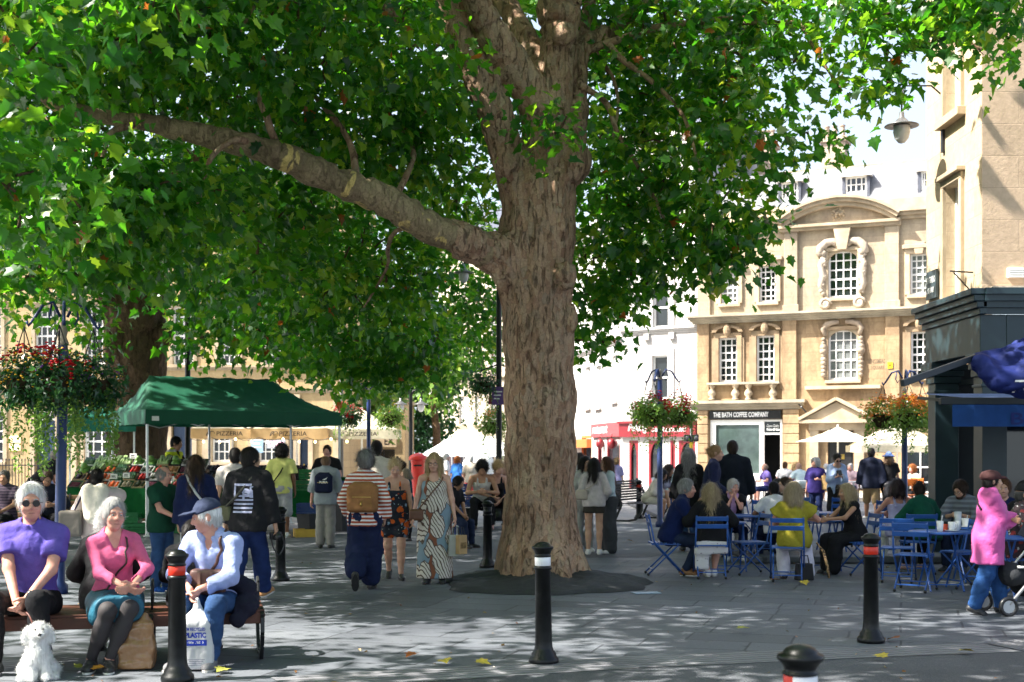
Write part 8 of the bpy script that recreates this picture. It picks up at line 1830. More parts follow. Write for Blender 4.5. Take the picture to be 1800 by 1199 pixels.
p.garment('scarf',[cap(p.P+p.u*.42+V3(-.07,.13,0),p.P+p.u*.12+V3(-.02,.15,0),.09),cap(p.P+p.u*.42+V3(.07,.13,0),p.P+p.u*.14+V3(.03,.15,0),.09),cap(p.N+V3(-.06,.05,-.03),p.N+V3(.06,.05,-.03),.06)],fabric((.68,.62,.52)),.05,fold=.004)
q=p.P; xbag('slouchy grey tote bag on the shoulder of the woman with the ponytail',p,V3(.27,.12,.86),(.1,.05,.12),mat('taupe_canvas',(.17,.15,.13),.8,.2,0,.15,4,.3,7,.03),[V3(.24,.1,.98),p.sh[0]+V3(-.01,.08,.06),p.sh[0]+V3(-.03,-.05,.07),V3(.3,.03,.98)],.011,name='tote_bag',sm=fabric((.03,.03,.06)))
p=Person('grey-haired man in a green tee shirt and jeans holding a card',284,15.4,62,top=820,skin='pink',w=1.12,lean=2,hands=[(.2,-.34,1.02),(-.1,-.36,1.06)],head=(14,0,0)); p.hair('thin',(.26,.24,.22)).body().top(fabric((.012,.06,.035)),'tee_shirt',.66,-.12,.018,loose=.024).trousers(JEAN,ga=.03).shoes(fabric((.02,.08,.3)),M_WSHOE)
t=thing('card','small white card in the hand of the man in the green tee shirt','card',p.loc(p.palm[1][0]+V3(0,-.03,.02)),.4); b=MB(); b.box(-.05,.05,-.035,.035,0,.004); b.build('paper',M_CARD,t)
p=Person('woman with long straight dark hair in a navy jumper and white trousers',345,15.2,200,top=800,skin='asian',sex='f',head=(-46,0,0),hands=[(.21,-.06,.88),(-.2,-.06,.9)]); p.hair('long',HDB,.26).body().top(knit((.012,.018,.06)),'jumper',1.95,-.18,.03,loose=.03).trousers(fabric((.62,.62,.62)),ga=.06,gk=.04).shoes(M_WSHOE,M_SOLE)
p.strap([p.N+V3(.1,.02,-.02),p.P+p.u*.3+V3(.02,.14,0),p.P+p.u*.1+V3(-.14,.12,0)],.016,fabric((.5,.5,.5)))
p=Person('man in a pale beige tee shirt with short black hair behind the black sweatshirt',413,18.2,190,top=788,skin='asian',hands=[(.27,.0,.88),(-.26,-.02,.88)],head=(10,0,0)); p.hair('short',HB).body().top(fabric((.55,.5,.46)),'tee_shirt',.7,-.12,.018,loose=.03).trousers(fabric((.42,.36,.28)),ga=.03).shoes(M_WSHOE,M_SOLE)
p=Person('man in a black sweatshirt with a pale graphic carrying a camera',436,14.3,168,top=788,pose='walkr',skin='asian',w=1.06,hands=[(.27,.02,.86),(-.30,-.08,.86)],head=(-32,0,0),lean=4); p.hair('short',HB,vol=.006).body().top(fabric((.016,.016,.018)),'sweatshirt',1.92,-.12,.03,loose=.03,fold=.007).trousers(mat('denim',(.012,.025,.09),.85,.15,0,.35,7,.5,50,.008),ga=.05,gk=.035,g=.02).shoes(leather((.4,.2,.08)),M_SOLE,.012,'boot',.06)
Mx=Matrix.Translation((0,1.0,0))@Matrix.Rotation(math.pi,4,'Z'); M_PRINT=mat('pale_print',(.36,.38,.55),.8)
for x0,x1,z0,z1 in[(-.1,.14,1.335,1.36),(.11,.14,1.2,1.33),(-.12,-.08,1.2,1.33)]+[(-.12,.06 if k<2 else.14,1.3-k*.045,1.322-k*.045)for k in range(1,7)]:
 g2=grid2d(-x1*p.k*.9,-x0*p.k*.9,z0*p.k,z1*p.k,6,2); decal('print',g2[0],g2[1],p.shirt,M_PRINT,p.root,Mx,.004)
vs,fs=text2d('P',.19,.02); decal('print',[(-x-.0+.0,z)for x,z in[(-(x-.02),1.17*p.k+y)for x,y in vs]],fs,p.shirt,M_PRINT,p.root,Mx,.006)
xbag('olive camera bag slung at the left hip of the man in the black sweatshirt',p,V3(.24,.08,1.0),(.055,.05,.055),fabric((.10,.10,.06)),[V3(.24,.1,1.06),p.P+p.u*.3+V3(.05,.17,0),p.N+V3(-.1,.04,0),p.N+V3(-.08,-.08,-.05)],.016,sm=fabric((.06,.06,.05)))
c=p.loc(p.palm[1][0]+V3(0,-.02,-.05)); t=thing('camera','black camera hanging from the hand of the man in the black sweatshirt','camera',c,.5); b=MB(); b.box(-.065,.065,-.03,.03,-.045,.045); b.box(-.025,.025,-.028,.028,.045,.07); b.build('camera_body',M_BLACK,t,bevel=.008); b=MB(); b.cyl((0,-.03,0),(0,-.12,-.01),.036,.04,16); b.build('lens',M_BLACK,t,True); band(t,[V3(.06,0,.03),V3(.1,0,-.1),V3(.04,0,-.22),V3(-.03,0,-.12),V3(-.06,0,.03)],.008,M_BLACK)
p=Person('person with curly black hair in a yellow tee shirt and grey shorts',495,25.0,182,top=783,skin='brown',hands=[(.24,-.12,.92),(-.25,-.04,.86)]); p.hair('curly',HB,.02,vol=.03).body().top(fabric((.62,.62,.2)),'tee_shirt',.7,-.13,.02,loose=.04).trousers(fabric((.36,.36,.37)),'shorts',1.05,.03,.05,.05).shoes(M_WSHOE,M_SOLE)
xbag('black crossbody bag on the shopper in the yellow tee shirt',p,p.P+V3(.2,.12,.02),(.06,.05,.055),BLK,[p.P+V3(.16,.14,.08),p.P+p.u*.3+V3(0,.16,0),p.N+V3(-.1,.03,0)],.013)
p=Person('balding man in a grey shirt wearing a navy backpack',572,22.3,176,top=800,skin='pink',hands=[(.28,-.02,.86),(-.29,-.02,.88)]); p.hair('thin',(.2,.12,.07)).body().top(fabric((.26,.29,.31)),'shirt',1.35,-.14,.028,loose=.03,collar=.018).trousers(fabric((.25,.24,.22)),ga=.04,gk=.03).shoes(M_DSHOE,M_SOLED)
t,o,q=backpack('navy backpack with a white mark on the man in the grey shirt',p,fabric((.012,.016,.04)),.17,.42,.1)
Mx=Matrix.Translation((0,1.2,0))@Matrix.Rotation(math.pi,4,'Z'); z=(p.P+p.u*.27*p.k)[2]; vs,fs=text2d('PUMA',.055,.03); decal('lettering',[(x-.06,z-.0+y)for x,y in vs],fs,o,M_LETTER,t,Mx,.006); decal('emblem',[(-.01,z+.06),(.02,z+.075),(.05,z+.085),(.085,z+.11),(.06,z+.07),(.03,z+.055)],[(0,1,2,3,4,5)],o,M_LETTER,t,Mx,.006)
Person('stallholder in a black tee shirt facing us behind the backpack man',576,27.3,-4,top=783,skin='pink',w=1.1,hands=[(.2,-.25,1.0),(-.24,-.2,1.0)]).hair('short',HDB).body().top(BLK,'tee_shirt',.65,-.1,.02,loose=.02).trousers(JEAND).shoes(M_DSHOE)
p=Person('stallholder in a yellow reflective vest over a black tee shirt',304,28.0,75,top=768,skin='tan',hands=[(.18,-.3,.95),(-.2,-.25,.9)],head=(10,-14,0)); p.hair('short',HB).body().top(BLK,'tee_shirt',.7,-.08,.012,loose=.015).trousers(JEAND).shoes(M_DSHOE)
_s=p.shirt; p.top(stripe_mat('hi_vis',(.62,.72,.02),(.62,.62,.58),.24,.22),'vest',0,-.14,.03,'v',.0,fold=.004)
p=Person('woman with grey hair tied up, striped jumper and wide navy trousers, walking away',641,15.6,178,top=795,pose='walkr',sex='f',skin='fair',w=1.12,hands=[(.22,-.18,.98),(-.24,-.1,.92)],head=(28,0,0),feet=[(.08,.26,.22),(-.06,-.1,.085)],fpitch=(-60,0))
p.hair('updo',(.24,.23,.22),col2=(.5,.49,.47),vol=.016).body().top(M_STR,'jumper',1.9,-.12,.022,loose=.045,fold=.006).trousers(fabric((.014,.02,.055)),to=1.82,g=.03,gk=.07,ga=.085,fold=.008).shoes(leather((.05,.045,.04)),M_SOLED)
t,o,q=backpack('large tan suede backpack on the woman in the striped jumper',p,mat('tan_suede',(.27,.125,.05),.9,.15,0,.25,9,.3,70,.004),.2,.42,.12,-.02,sm=leather((.2,.09,.04)))
b=MB(); b.tube([q(.0,-.06,.285),q(.01,-.09,.3),q(-.005,-.11,.295)],.012,6); b.build('zip_pull',mat('brass',(0.6,0.42,0.12),0.3,0.5,1.0),t,True)
M_FLORAL=blob_mat('floral_print',(.012,.016,.03),[((.24,.34,.5),1.3,.26),((.5,.52,.5),2.3,.16),((.7,.13,.015),1.0,.36),((.35,.04,.01),1.0,.07)],8)
p=Person('blonde woman in a black and orange floral playsuit looking down',694,16.9,4,top=808,pose='walk',sex='f',skin='fair',w=1.14,hands=[(.25,-.08,.88),(-.24,-.06,.9)],head=(8,-20,0),feet=[(.09,-.14,.085),(-.09,.2,.12)],fpitch=(0,-25),lean=4)
p.hair('bun',HBL,-.02,col2=(.7,.55,.33)).body().top(M_FLORAL,'playsuit',0,-.13,.014,'none',straps=.375,hang=.03).trousers(M_FLORAL,'shorts',.55,.02,.05,.05).shoes(M_DSHOE,M_SOLED,.004,'sandal')
p=Person('blonde woman with glasses in a long leaf-print dress',764,16.4,-2,top=797,sex='f',skin='fair',w=1.22,hands=[(.29,-.10,.84),(-.29,-.12,.84)],head=(-4,-8,0),feet=[(.1,.02,.085),(-.09,-.06,.085)])
M_LP=leafprint_mat()
p.hair('bob',HBL,.1,col2=(.78,.6,.34),vol=.008).body().top(M_LP,'dress_bodice',0,-.06,.018,'v',straps=.43,fold=.004).skirt(M_LP,.07,'dress_skirt',.125,.165,.085,waist=.14,fold=.009,freq=13).shoes(M_DSHOE,M_SOLED,.004,'sandal').glasses(False,.023)
M_INK=mat('tattoo_ink',(.16,.12,.14),.6)
xbag('brown handbag at the hip of the woman in the leaf-print dress',p,V3(-.22,-.12,.88),(.07,.04,.05),leather((.13,.055,.03)),[V3(-.2,-.14,.94),p.P+p.u*.25+V3(-.02,-.2,0),p.P+p.u*.4+V3(.1,-.13,0),p.N+V3(.11,.0,-.02)],.008)
pc=p.palm[0][0]
for k,(m,off,w,lab)in enumerate([(mat('pale_card_bag',(.36,.36,.31),.7),0,.1,'larger pale grey paper bag hanging from the dress woman\'s hand'),(M_KRAFT,.07,.065,'smaller patterned brown paper bag held beside the grey one')]):
 c=p.loc(pc+V3(.03+off,-.02-off*.5,-.06)); h=(.27,.24)[k]; t=thing('paper_bag',lab,'bag',(c.x,c.y,c.z-h-.08),.5*k+.2); b=MB(); b.prism([(-w,0),(w,0),(w*.92,h),(-w*.92,h)],.08,'y',(0,-.04,0)); b.build('bag_body',m,t,bevel=.004)
 for y in(-.035,.035):b=MB(); b.tube([(-w*.4,y,h),(-w*.25,y*.4,h+.1),(w*.25,y*.4,h+.1),(w*.4,y,h)],.004,5); b.build('handle',M_BLACK,t)
 if k:b=MB(); b.box(-w*.7,w*.7,-.0435,-.0405,h*.3,h*.62); b.build('printed_panel',mat('dark_print',(.2,.12,.05),.7,var=.9,vs=40),t)
p=Person('tall man in a cream shirt seen from behind left of the blonde women',662,19.8,186,top=775,skin='tan',hands=[(.27,-.05,.87),(-.28,.0,.87)]); p.hair('short',HB).body().top(fabric((.6,.54,.46)),'shirt',.95,-.14,.02,loose=.03).trousers(NAVY).shoes(M_WSHOE,M_SOLE)
Person('woman with a grey bob in dark teal between the two blonde women',716,24.0,-60,top=824,sex='f',skin='fair',H=None).hair('bob',(.3,.24,.17),.0).body().top(fabric((.01,.05,.065)),'top',.9,-.12).trousers(BLK).shoes(M_DSHOE)
Person('dark-haired woman in a black top behind the blonde women',706,27.0,-80,top=810,sex='f',skin='tan').hair('updo',HDB).body().top(fabric((.5,.4,.4)),'top',0,-.1,straps=.42).trousers(BLK).shoes(M_DSHOE)
p=Person('boy with black hair in black crouched on a crate behind the patterned dress',792,22.5,60,top=838,pose='sit',seat=.5,skin='olive',hands=[(.05,-.34,.05),(-.1,-.36,.1)],lean=14,head=(10,-16,0)); p.hair('short',HB,vol=.012).body().top(BLK,'tee_shirt',.8,-.1).trousers(JEAND).shoes(M_DSHOE)
for lab,px,d,face,top,sex,hc,kind,tm,bm,kw in[('far person in a beige shirt and red shorts seen from behind',828,38,178,801,'m',HWH,'short',fabric((.55,.48,.4)),fabric((.5,.08,.08)),dict(shorts=1)),('far person with ginger curls in a bright blue top',803,39,150,803,'f',HGI,'curly',fabric((.05,.2,.6)),BLK,{}),('far person in a white shirt beyond the blonde woman in the dress',783,40,100,797,'m',HWH,'short',WHT,GREY,{}),('far person in a dark hat near the white dome tent',846,46,20,802,'m',HB,'short',fabric((.5,.5,.55)),BLK,{}),('far shopper in lavender with a backpack right of the trunk',1083,37,150,806,'f',HBL,'updo',fabric((.3,.28,.5)),BLK,{}),('far person in white beside the right edge of the trunk',1017,33,120,796,'f',HDB,'long',WHT,JEAND,{}),('far person in pink by the red post box',700,36,40,806,'f',HDB,'bun',fabric((.6,.36,.34)),JEAND,{})]:
 p=Person(lab,px,d,face,top=top,sex=sex); p.hair(kind,hc,.1).body().top(tm,'top',.9,-.12,.02,loose=.02)
 if kw.get('shorts'):p.trousers(bm,'shorts',.9,.03,.04,.04)
 else:p.trousers(bm)
 p.shoes(M_DSHOE)
t=thing('stone_bench','low dark bench under the seated couple beside the lamp post','bench',(gx(868,28),28.1,0)); b=MB(); b.box(-.7,.7,-.2,.25,.40,.45); b.build('seat',M_IRON,t,bevel=.01)
for x in(-.55,.55):b=MB(); b.box(x-.05,x+.05,-.15,.2,0,.399); b.build('leg',M_IRON,t)
p=Person('curly-haired man in a white vest looking at his phone on the dark bench',848,27.9,0,top=812,pose='sit',skin='tan',lean=18,hands=[(.05,-.36,.3),(-.04,-.36,.3)],head=(0,-34,0)); p.hair('curly',HB,vol=.014).body().top(fabric((.55,.52,.5)),'vest',0,-.06,.012,straps=.4).trousers(BLK,ga=.03).shoes(M_DSHOE)
p=Person('blonde woman in a black vest leaning on the bench beside the lamp post',871,28.0,8,top=812,pose='sit',sex='f',skin='fair',lean=22,hands=[(.02,-.38,.12),(-.1,-.34,.2)],head=(20,-26,0)); p.hair('updo',HBL).body().top(BLK,'vest',0,-.08,.012,straps=.4).trousers(BLK).shoes(leather((.5,.25,.22)))
Person('grey-haired person half hidden between the lamp post and the trunk',889,29.5,-20,top=815,sex='f',pose='sit').hair('bob',HGR,.02).body().top(NAVY,'top',1.9,-.1).trousers(BLK).shoes(M_DSHOE)
# ---- right of the trunk
p=Person('girl with straight black hair, beige cardigan and short dark skirt seen from behind',1044,20.9,176,top=805,sex='f',skin='asian',hands=[(.16,-.2,1.0),(-.18,-.16,1.0)],head=(10,0,0)); p.hair('long',HB,.2).body().top(knit((.5,.45,.42)),'cardigan',1.92,-.09,.018,loose=.018).skirt(fabric((.045,.04,.032)),.76*p.k,w0=.1,w1=.13,waist=.08).trousers(WHT,'socks',0.01).shoes(M_WSHOE,M_SOLE)
xbag('small cream bag hanging at the left hip of the girl in the dark skirt',p,V3(.2,.1,.98),(.075,.04,.06),mat('cream_leather',(.42,.36,.28),.5),[V3(.16,.12,1.06),p.P+p.u*.3+V3(-.02,.15,0),p.N+V3(-.1,.03,0)],.008)
p=Person('girl in a white overshirt facing the beige cardigan, dark fringe',1026,21.5,20,top=802,sex='f',skin='asian',head=(14,-8,0)); p.hair('bob',HB,.06).body().top(fabric((.5,.49,.46)),'overshirt',1.9,-.2,.02,loose=.03).trousers(fabric((.42,.42,.4)),ga=.05).shoes(M_WSHOE,M_SOLE)
p=Person('girl with long chestnut hair, pale blue top and wide grey trousers facing left',1070,21.2,-70,top=803,sex='f',skin='asian',hands=[(.1,-.25,1.05),(-.12,-.24,1.08)]); p.hair('long',(.09,.04,.02),.24,col2=(.2,.09,.04)).body().top(fabric((.48,.58,.6)),'top',1.9,-.04,.016).trousers(fabric((.06,.063,.066)),to=1.96,g=.025,gk=.06,ga=.075).shoes(M_WSHOE,M_SOLE)
p=Person('black-haired woman in white shorts leaning forward on the mesh bench',1140,30.8,66,top=826,pose='sit',sex='f',skin='tan',lean=30,head=(0,-20,0),feet=[(.05,-.52,.3),(-.08,-.36,.085)],hands=[(.1,-.3,.25),(-.05,-.3,.25)]); p.hair('long',HB,.16).body().top(fabric((.55,.5,.42)),'jacket',1.9,-.1,.02,loose=.03).trousers(fabric((.6,.57,.5)),'shorts',.8,.02,.035,.035).shoes(M_WSHOE,M_SOLE)
Person('person in a grey tee shirt bent over behind the mesh bench sitter',1152,31.8,60,top=817,pose='sit',skin='tan',sex='f',lean=28,head=(0,-15,0)).hair('long',HDB,.1).body().top(fabric((.3,.3,.36)),'tee_shirt',.8,-.1,.02).trousers(JEAN).shoes(M_WSHOE)
p=Person('woman with long wavy grey hair in a black coat, her back to us',1211,21.6,172,top=790,sex='f',w=1.08,head=(-20,0,0)); p.hair('long',(.22,.21,.21),.28,col2=(.45,.44,.44),vol=.014).body().top(BLK,'coat',1.92,-.3,.03,loose=.035).trousers(JEAN).shoes(M_DSHOE)
p=Person('man with fair hair tied in a bun in a navy jumper facing right',1247,21.0,82,top=783,skin='fair',hands=[(.16,-.25,1.0),(-.16,-.25,1.0)],lean=8); p.hair('bun',(.3,.18,.08),-.05,col2=(.5,.33,.16)).body().top(knit((.018,.022,.06)),'jumper',1.92,-.14,.022,loose=.022).trousers(JEAND).shoes(M_DSHOE)
p=Person('big man in a dark navy jacket standing back to us above the tables',1288,21.6,176,top=775,skin='tan',w=1.12,hands=[(.29,.0,.87),(-.3,-.02,.86)]); p.hair('short',HDB).body().top(fabric((.012,.016,.024)),'jacket',1.93,-.16,.034,loose=.026).trousers(fabric((.3,.3,.29)),ga=.03).shoes(M_DSHOE,M_SOLED)
G='people at the cafe tables'
p=Person('grey-haired man in a navy jumper clasping his hands at the first blue table',1178,17.5,84,top=843,pose='sit',skin='pink',lean=20,w=1.06,head=(-14,4,0),hands=[(.06,-.38,.50),(-.02,-.38,.48)],hdir=[(-.3,-.5,.8),(.3,-.5,.8)],feet=[(.1,-.28,.085),(-.12,-.2,.085)],pole=[(.5,.1,-1),(-.5,.1,-1)],group=G)
p.hair('short',(.24,.23,.22),col2=(.5,.49,.48),vol=.008).body().top(knit((.008,.015,.065)),'jumper',1.85,-.1,.024,loose=.02,collar=.012).trousers(JEAND,ga=.02).shoes(leather((.24,.11,.045)),M_SOLE)
p=Person('woman with long wavy blonde hair and black cardigan at the first table',1250,17.15,176,top=851,pose='sit',sex='f',skin='fair',w=1.1,lean=6,hands=[(.15,-.3,.3),(-.15,-.3,.3)],feet=[(.04,-.1,.09),(-.06,-.16,.085)],group=G); p.hair('long',(.34,.25,.14),.34,col2=(.62,.5,.32),vol=.016).body().top(BLK,'cardigan',1.9,-.12,.03,loose=.035).skirt(blob_mat('white_floral',(.58,.55,.56),[((.22,.18,.22),2.2,.17)],9),1.0,extra=(rbox((.0,.16,.41),(.21,.03,.08),.02),rbox((.13,.13,.28),(.09,.03,.16),.02))).shoes(M_WSHOE,M_SOLE)
p=Person('white-haired woman in a lilac top resting her chin on her hands',1286,20.2,-2,top=843,pose='sit',sex='f',skin='pink',lean=14,head=(24,-4,0),hands=[(.02,-.26,.60),(-.03,-.26,.58)],hdir=[(-.2,.1,.9),(.2,.1,.9)],pole=[(.6,-.2,-1),(-.6,-.2,-1)],group=G); p.hair('short',(.58,.52,.48),col2=(.75,.7,.68),vol=.01).body().top(fabric((.5,.3,.52)),'top',.0,-.08,.014,'crew').top(BLK,'gilet',.5,-.1,.028,'low',open_=True).trousers(NAVY).shoes(M_WSHOE,M_SOLE)
p=Person('man in a white tee shirt with cropped black hair seen from behind',1363,19.4,188,top=847,pose='sit',skin='brown',lean=6,head=(-6,0,0),hands=[(.12,-.34,.32),(-.14,-.3,.3)],group=G); p.hair('short',HB).body().top(WHT,'tee_shirt',.75,-.1,.018,loose=.026).trousers(JEAND).shoes(M_WSHOE,M_SOLE)
p=Person('dark-haired man in a black tee shirt hunched at the back table',1342,21.0,100,top=842,pose='sit',skin='tan',lean=24,w=1.1,head=(30,-10,0),hands=[(.15,-.32,.3),(-.15,-.3,.3)],group=G); p.hair('short',(.04,.035,.03)).body().top(BLK,'tee_shirt',.75,-.1,.024,loose=.03).trousers(BLK).shoes(M_DSHOE)
p=Person('woman with a dark bun in profile facing left at the back table',1394,20.4,-78,top=839,pose='sit',sex='f',skin='fair',lean=12,head=(0,-4,0),hands=[(.1,-.34,.3),(-.1,-.34,.3)],group=G); p.hair('bun',HDB,-.05).body().top(BLK,'top',1.5,-.1).trousers(JEAND).shoes(M_DSHOE)
p=Person('woman with curly fair hair in a mustard top and white trousers seen from behind',1396,16.75,172,top=850,pose='sit',sex='f',skin='pink',w=1.22,lean=8,head=(-24,0,0),hands=[(.1,-.3,.3),(-.2,-.40,.36)],hdir=[None,(.2,-.3,.7)],feet=[(.12,-.22,.085),(-.22,-.18,.085)],group=G); p.hair('bob',(.34,.26,.16),.06,col2=(.55,.45,.3),vol=.022).body().top(fabric((.3,.26,.03)),'blouse',.4,-.12,.024,'wide',loose=.05,fold=.007).trousers(fabric((.66,.64,.72)),ga=.05,gk=.02).shoes(M_DSHOE,M_SOLED,.004,'sandal')
t=thing('phone','phone in the raised hand of the woman in mustard','phone',p.loc(p.palm[1][0]),1.2); b=MB(); b.box(-.035,.035,-.005,.005,-.03,.11); b.build('phone_body',M_BLACK,t,bevel=.004)
c=p.loc(V3(-.02,-.1,0)); t=thing('handbag','small black handbag on the ground under the mustard-topped woman\'s chair','bag',(c.x+.12,c.y-.1,0),.2); b=MB(); b.prism([(-.12,0),(.12,0),(.1,.22),(-.1,.22)],.12,'y'); b.build('bag_body',leather((.015,.015,.017)),t,bevel=.015); b=MB(); b.tube([(-.07,.06,.22),(-.05,.06,.32),(.05,.06,.32),(.07,.06,.22)],.008,6); b.build('handle',leather((.015,.015,.017)),t)
t=thing('scarf','leopard print scarf trailing down beside the white trousers','scarf',(0,0,0)); q=p.loc(V3(-.28,.06,.5)); b=MB(); b.tube([q,q+Vector((.06,-.12,-.1)),q+Vector((.1,-.16,-.28)),q+Vector((.12,-.17,-.44))],[.01,.017,.02,.015],8); b.build('cloth',blob_mat('leopard',(.36,.22,.1),[((.03,.02,.012),4,.42)],9),t,True)
p=Person('woman with long straight blonde hair, black sleeveless top, leaning left at the table',1504,17.75,-72,top=850,pose='sit',sex='f',skin='tan',lean=13,head=(-6,-4,0),hands=[(.06,-.52,.34),(-.1,-.42,.36)],feet=[(.1,-.46,.085),(-.1,-.42,.085)],group=G); p.hair('long',(.42,.31,.17),.3,col2=(.66,.54,.36)).body().top(BLK,'top',0,-.14,.02,'crew',hang=.01).trousers(BLK,ga=.07,gk=.04,g=.02).shoes(M_DSHOE,M_SOLED,.004,'sandal')
p=Person('woman with a dark bob in a lavender camisole seen from behind',1580,19.0,178,top=843,pose='sit',sex='f',skin='pink',w=1.12,lean=5,head=(-34,0,0),hands=[(.15,-.34,.32),(-.15,-.34,.32)],group=G); p.hair('bob',(.02,.011,.014),.02,vol=.012).body().top(fabric((.42,.4,.66)),'camisole',0,-.12,.014,straps=.40).trousers(WHT).shoes(M_WSHOE)
p=Person('person with a small dark bun hunched over in a bottle green jumper',1630,17.9,188,top=851,pose='sit',sex='f',skin='tan',w=.95,lean=24,head=(-20,-18,0),hands=[(.1,-.36,.33),(-.1,-.36,.33)],group=G); p.hair('bun',(.03,.017,.012),.02).body().top(knit((.008,.07,.045)),'jumper',1.9,-.12,.028,loose=.03).trousers(BLK).shoes(leather((.4,.25,.22)))
p=Person('bearded man with glasses in a grey checked shirt looking down',1700,18.2,-42,top=846,pose='sit',skin='fair',lean=16,head=(-12,-24,0),hands=[(.06,-.36,.36),(-.06,-.38,.36)],group=G); p.hair('short',HDB,vol=.012).body().top(stripe_mat('check_shirt',(.12,.13,.16),(.2,.23,.27),.07),'shirt',1.5,-.1,.024,loose=.03,collar=.014).trousers(JEAND).shoes(M_DSHOE).glasses()
p.garment('beard',[ell(p.hp(0,-.062,-.085),V3(.05,.045,.04)*p.k,p.Rh),cap(p.hp(.06,-.03,-.05),p.hp(.03,-.08,-.09),.018),cap(p.hp(-.06,-.03,-.05),p.hp(-.03,-.08,-.09),.018)],hair_mat(HDB),.02,fold=.003,freq=60,step=.011)
p=Person('elderly person in a magenta raincoat, brown cap and jeans standing with folded arms',1738,13.3,82,top=828,pose='stand',sex='f',skin='asian',w=1.14,lean=2,head=(8,0,0),hands=[(-.1,-.27,1.17),(.1,-.24,1.12)],pole=[(.7,-.2,-1),(-.7,-.2,-1)],feet=[(.1,-.17,.085),(-.1,.19,.11)],fpitch=(0,-22),fdir=(10,-6))
p.hair('short',HB,under=True).body().top(mat('nylon_magenta',(.52,.085,.30),.5,.35,0,.12,7,.5,24,.014,sheen=.1),'raincoat',1.92,-.34,.03,loose=.03,fold=.006,hang=.03,collar=.03,hood=True).trousers(mat('denim',(.02,.065,.19),.85,.15,0,.4,8,.5,50,.008),to=1.95,g=.02,gk=.026,ga=.04,fold=.009).shoes(leather((.022,.022,.024)),M_SOLED,.014,'boot',.03).hat('flat',fabric((.075,.035,.035)))
p.strap([p.P+p.u*.42+V3(.16,.04,0),p.N+V3(.1,.07,-.02),p.P+p.u*.36+V3(-.02,.17,0),p.P+p.u*.28+V3(-.12,.14,0)],.012,BLK)
p=Person('old man in a black cap and checked shirt with his hand over his mouth',1783,15.0,64,top=851,pose='sit',skin='olive',lean=10,head=(8,4,0),hands=[(.02,-.26,.62),(-.1,-.36,.3)],hdir=[(-.3,.2,.8),None],pole=[(.4,-.2,-1),None],group=G); p.hair('short',(.05,.05,.05),under=True).body().top(blob_mat('red_check',(.05,.03,.035),[((.3,.04,.04),2.4,.3),((.5,.5,.5),3.0,.2)],5),'shirt',1.85,-.1,.028,loose=.03).trousers(BLK).shoes(M_DSHOE).hat('cap',fabric((.016,.017,.018)))
xbag('patterned cloth bag on the lap of the old man in the black cap',p,V3(.08,-.26,.66),(.1,.06,.09),blob_mat('paisley',(.05,.02,.025),[((.35,.25,.2),4,.25),((.3,.04,.05),3,.25)],8),None)
p=Person('person in a dark cap just behind the old man at the right edge',1797,16.2,30,top=846,pose='sit',skin='tan',group=G); p.hair('short',HB,under=True).body().top(BLK,'jacket',1.9,-.1,.024).trousers(BLK).shoes(M_DSHOE).hat('cap',fabric((.016,.017,.018)))
p=Person('brown-haired person half hidden behind the magenta raincoat',1764,17.0,-20,top=843,pose='sit',skin='fair',group=G); p.hair('short',HBR,vol=.014).body().top(NAVY,'top',1.9,-.1).trousers(BLK).shoes(M_DSHOE)
# ---- standing beyond the tables
p=Person('woman in sunglasses, open pale blue shirt and black crop top reading her phone',1470,28.0,4,top=798,sex='f',skin='fair',head=(0,-26,0),hands=[(.03,-.26,1.22),(-.05,-.26,1.22)],hdir=[(-.6,-.4,.5),(.6,-.4,.5)]); p.hair('bun',HB,-.03).body().top(BLK,'crop_top',0,.24,.012,straps=.40).top(fabric((.36,.46,.68)),'shirt',1.75,-.2,.026,'low',loose=.035,open_=True,collar=.014).trousers(BLK,g=.03,gk=.06,ga=.07).shoes(M_DSHOE).glasses(True,.024)
t=thing('phone','phone held up by the woman in the open blue shirt','phone',p.loc((p.palm[0][0]+p.palm[1][0])/2+V3(0,-.01,.03)),0); b=MB(); b.T=Matrix.Rotation(-.7,4,'X'); b.box(-.04,.04,-.006,.006,-.05,.09); b.build('phone_body',M_BLACK,t)
p=Person('older woman in a navy top with a straw-coloured shoulder bag',1434,30.0,-30,top=806,sex='f',skin='pink',w=1.15,head=(-20,0,0),hands=[(.14,-.16,1.2),(-.26,-.04,.88)]); p.hair('curly',HWH,vol=.006).body().top(fabric((.035,.025,.13)),'polo_shirt',.9,-.14,.026,loose=.03,collar=.014).trousers(NAVY).shoes(M_DSHOE)
xbag('straw-coloured bag on the shoulder of the older woman in navy',p,V3(.24,-.04,.95),(.12,.05,.14),mat('straw',(.42,.27,.12),.8,.2,0,.25,30),[V3(.22,.0,1.1),p.sh[0]+V3(0,.03,.06),V3(.24,-.08,1.1)],.012)
p=Person('man in a navy hooded top and khaki shorts walking away past the parasols',1532,30.0,174,top=788,pose='walk',skin='tan',hands=[(.26,-.12,.9),(-.26,.1,.9)]); p.hair('short',HB).body().top(fabric((.018,.022,.042)),'hooded_top',1.92,-.12,.03,loose=.03,hood=True).trousers(KHAKI,'shorts',1.0,.02,.04,.045).shoes(M_WSHOE,M_SOLE)
p=Person('woman in a blue bucket hat and black clothes walking away beside him',1563,30.0,180,top=795,pose='walkr',sex='f',skin='fair',w=1.06); p.hair('bob',(.2,.12,.07),.0,under=True).body().top(BLK,'tee_shirt',.6,-.14,.022,loose=.03).trousers(BLK,ga=.04).shoes(M_DSHOE).hat('bucket',fabric((.13,.2,.42)))
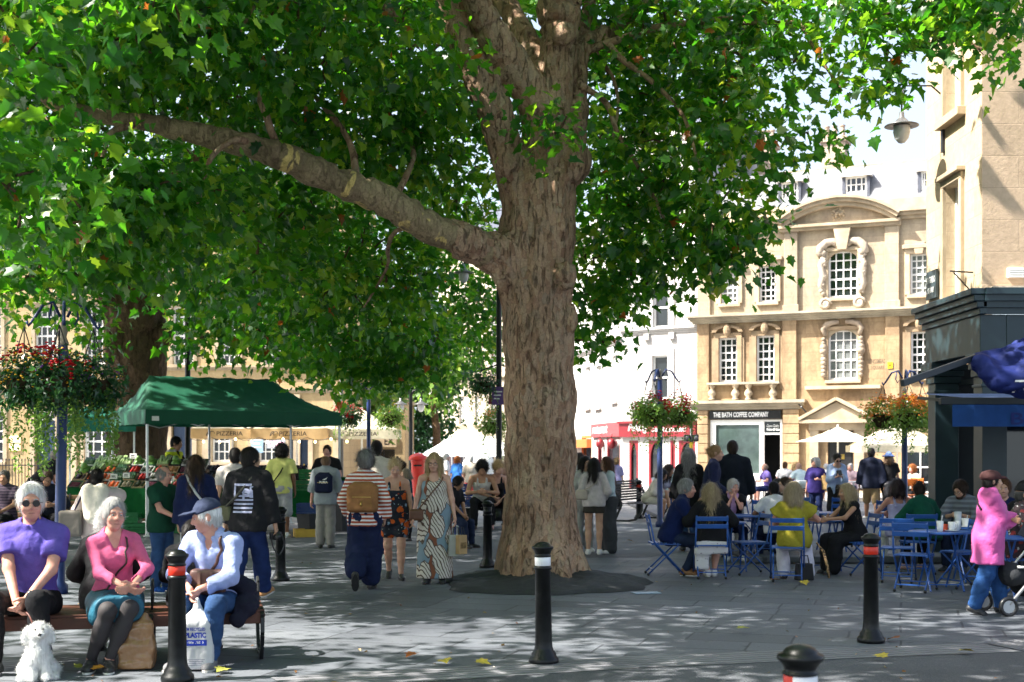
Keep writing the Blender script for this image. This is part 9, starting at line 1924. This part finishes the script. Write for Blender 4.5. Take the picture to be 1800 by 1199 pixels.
p.garment('tied_jacket',[cap(p.P+V3(-.14,.12,.03),p.P+V3(.14,.12,.03),.06),cap(p.P+V3(-.06,.14,0),p.P+V3(-.08,.15,-.32),.1,.08),cap(p.P+V3(.06,.14,0),p.P+V3(.09,.15,-.34),.1,.08)],mat('black_nylon',(.02,.02,.024),.35,.4),.05,fold=.012,freq=24)
SG='people sitting in the sun at the coffee shop'
for lab,px,d,face,top,sex,kind,hc,tm,lean in[('bald man in a purple tee shirt leaning on the sunlit cafe table',1352,40.5,-80,815,'m','thin',(.3,.2,.15),fabric((.11,.08,.26)),14),('person in a white top with reddish hair before the coffee shop',1379,42,150,812,'m','short',HBR,WHT,4),('blonde woman in a blue top before the rusticated pier',1396,42.5,110,812,'f','bob',HBL,fabric((.05,.1,.4)),6),('bald man in a pale aqua shirt before the rusticated pier',1408,41.5,200,814,'m','thin',(.4,.25,.18),fabric((.5,.62,.64)),12),('white-haired man in a white shirt left of the open blue shirt',1452,42,160,814,'m','thin',HWH,WHT,8),('grey-haired person in pink right of the open blue shirt',1497,41,-40,815,'m','short',HGR,fabric((.5,.36,.4)),8),('man in a white tee shirt near the parasol pole',1515,41.5,100,822,'m','short',HDB,WHT,10),('woman with ginger curls at the orange chair',1611,34.3,-60,818,'f','curly',HGI,fabric((.55,.45,.38)),16)]:
 z=.11 if d<40 else 0
 p=Person(lab,px,d,face,top=top+(0 if not z else-z*0),pose='sit',sex=sex,lean=lean,skin='pink',hands=[(.14,-.36,.3),(-.14,-.36,.3)],lift=z,group=SG); p.hair(kind,hc,.05,vol=.008 if kind=='curly'else 0).body().top(tm,'top',.7,-.1,.02,loose=.02).trousers(NAVY if sex=='m'else BLK,'shorts',1.0,.02,.03,.03).shoes(M_WSHOE)
 t=thing('stool','plain stool under the '+lab[:lab.index(' in ')]if ' in 'in lab else 'plain stool under the ginger-haired woman','stool',p.root.location,0,'stools in the sun'); t['label']='plain stool under the '+' '.join(lab.split()[:6]); b=MB(); b.box(-.18,.18,-.18,.18,.42,.448); b.build('seat',M_WOODL,t)
 for sx in(-1,1):
  for sy in(-1,1):b=MB(); b.bar((sx*.15,sy*.15,0),(sx*.14,sy*.14,.42),.03); b.build('leg',M_IRON,t)
stack_crate('dark blue crate that the crouching boy sits on',gx(792,22.5),22.5,0.005,M_BLUEC,.5,.4,.46)
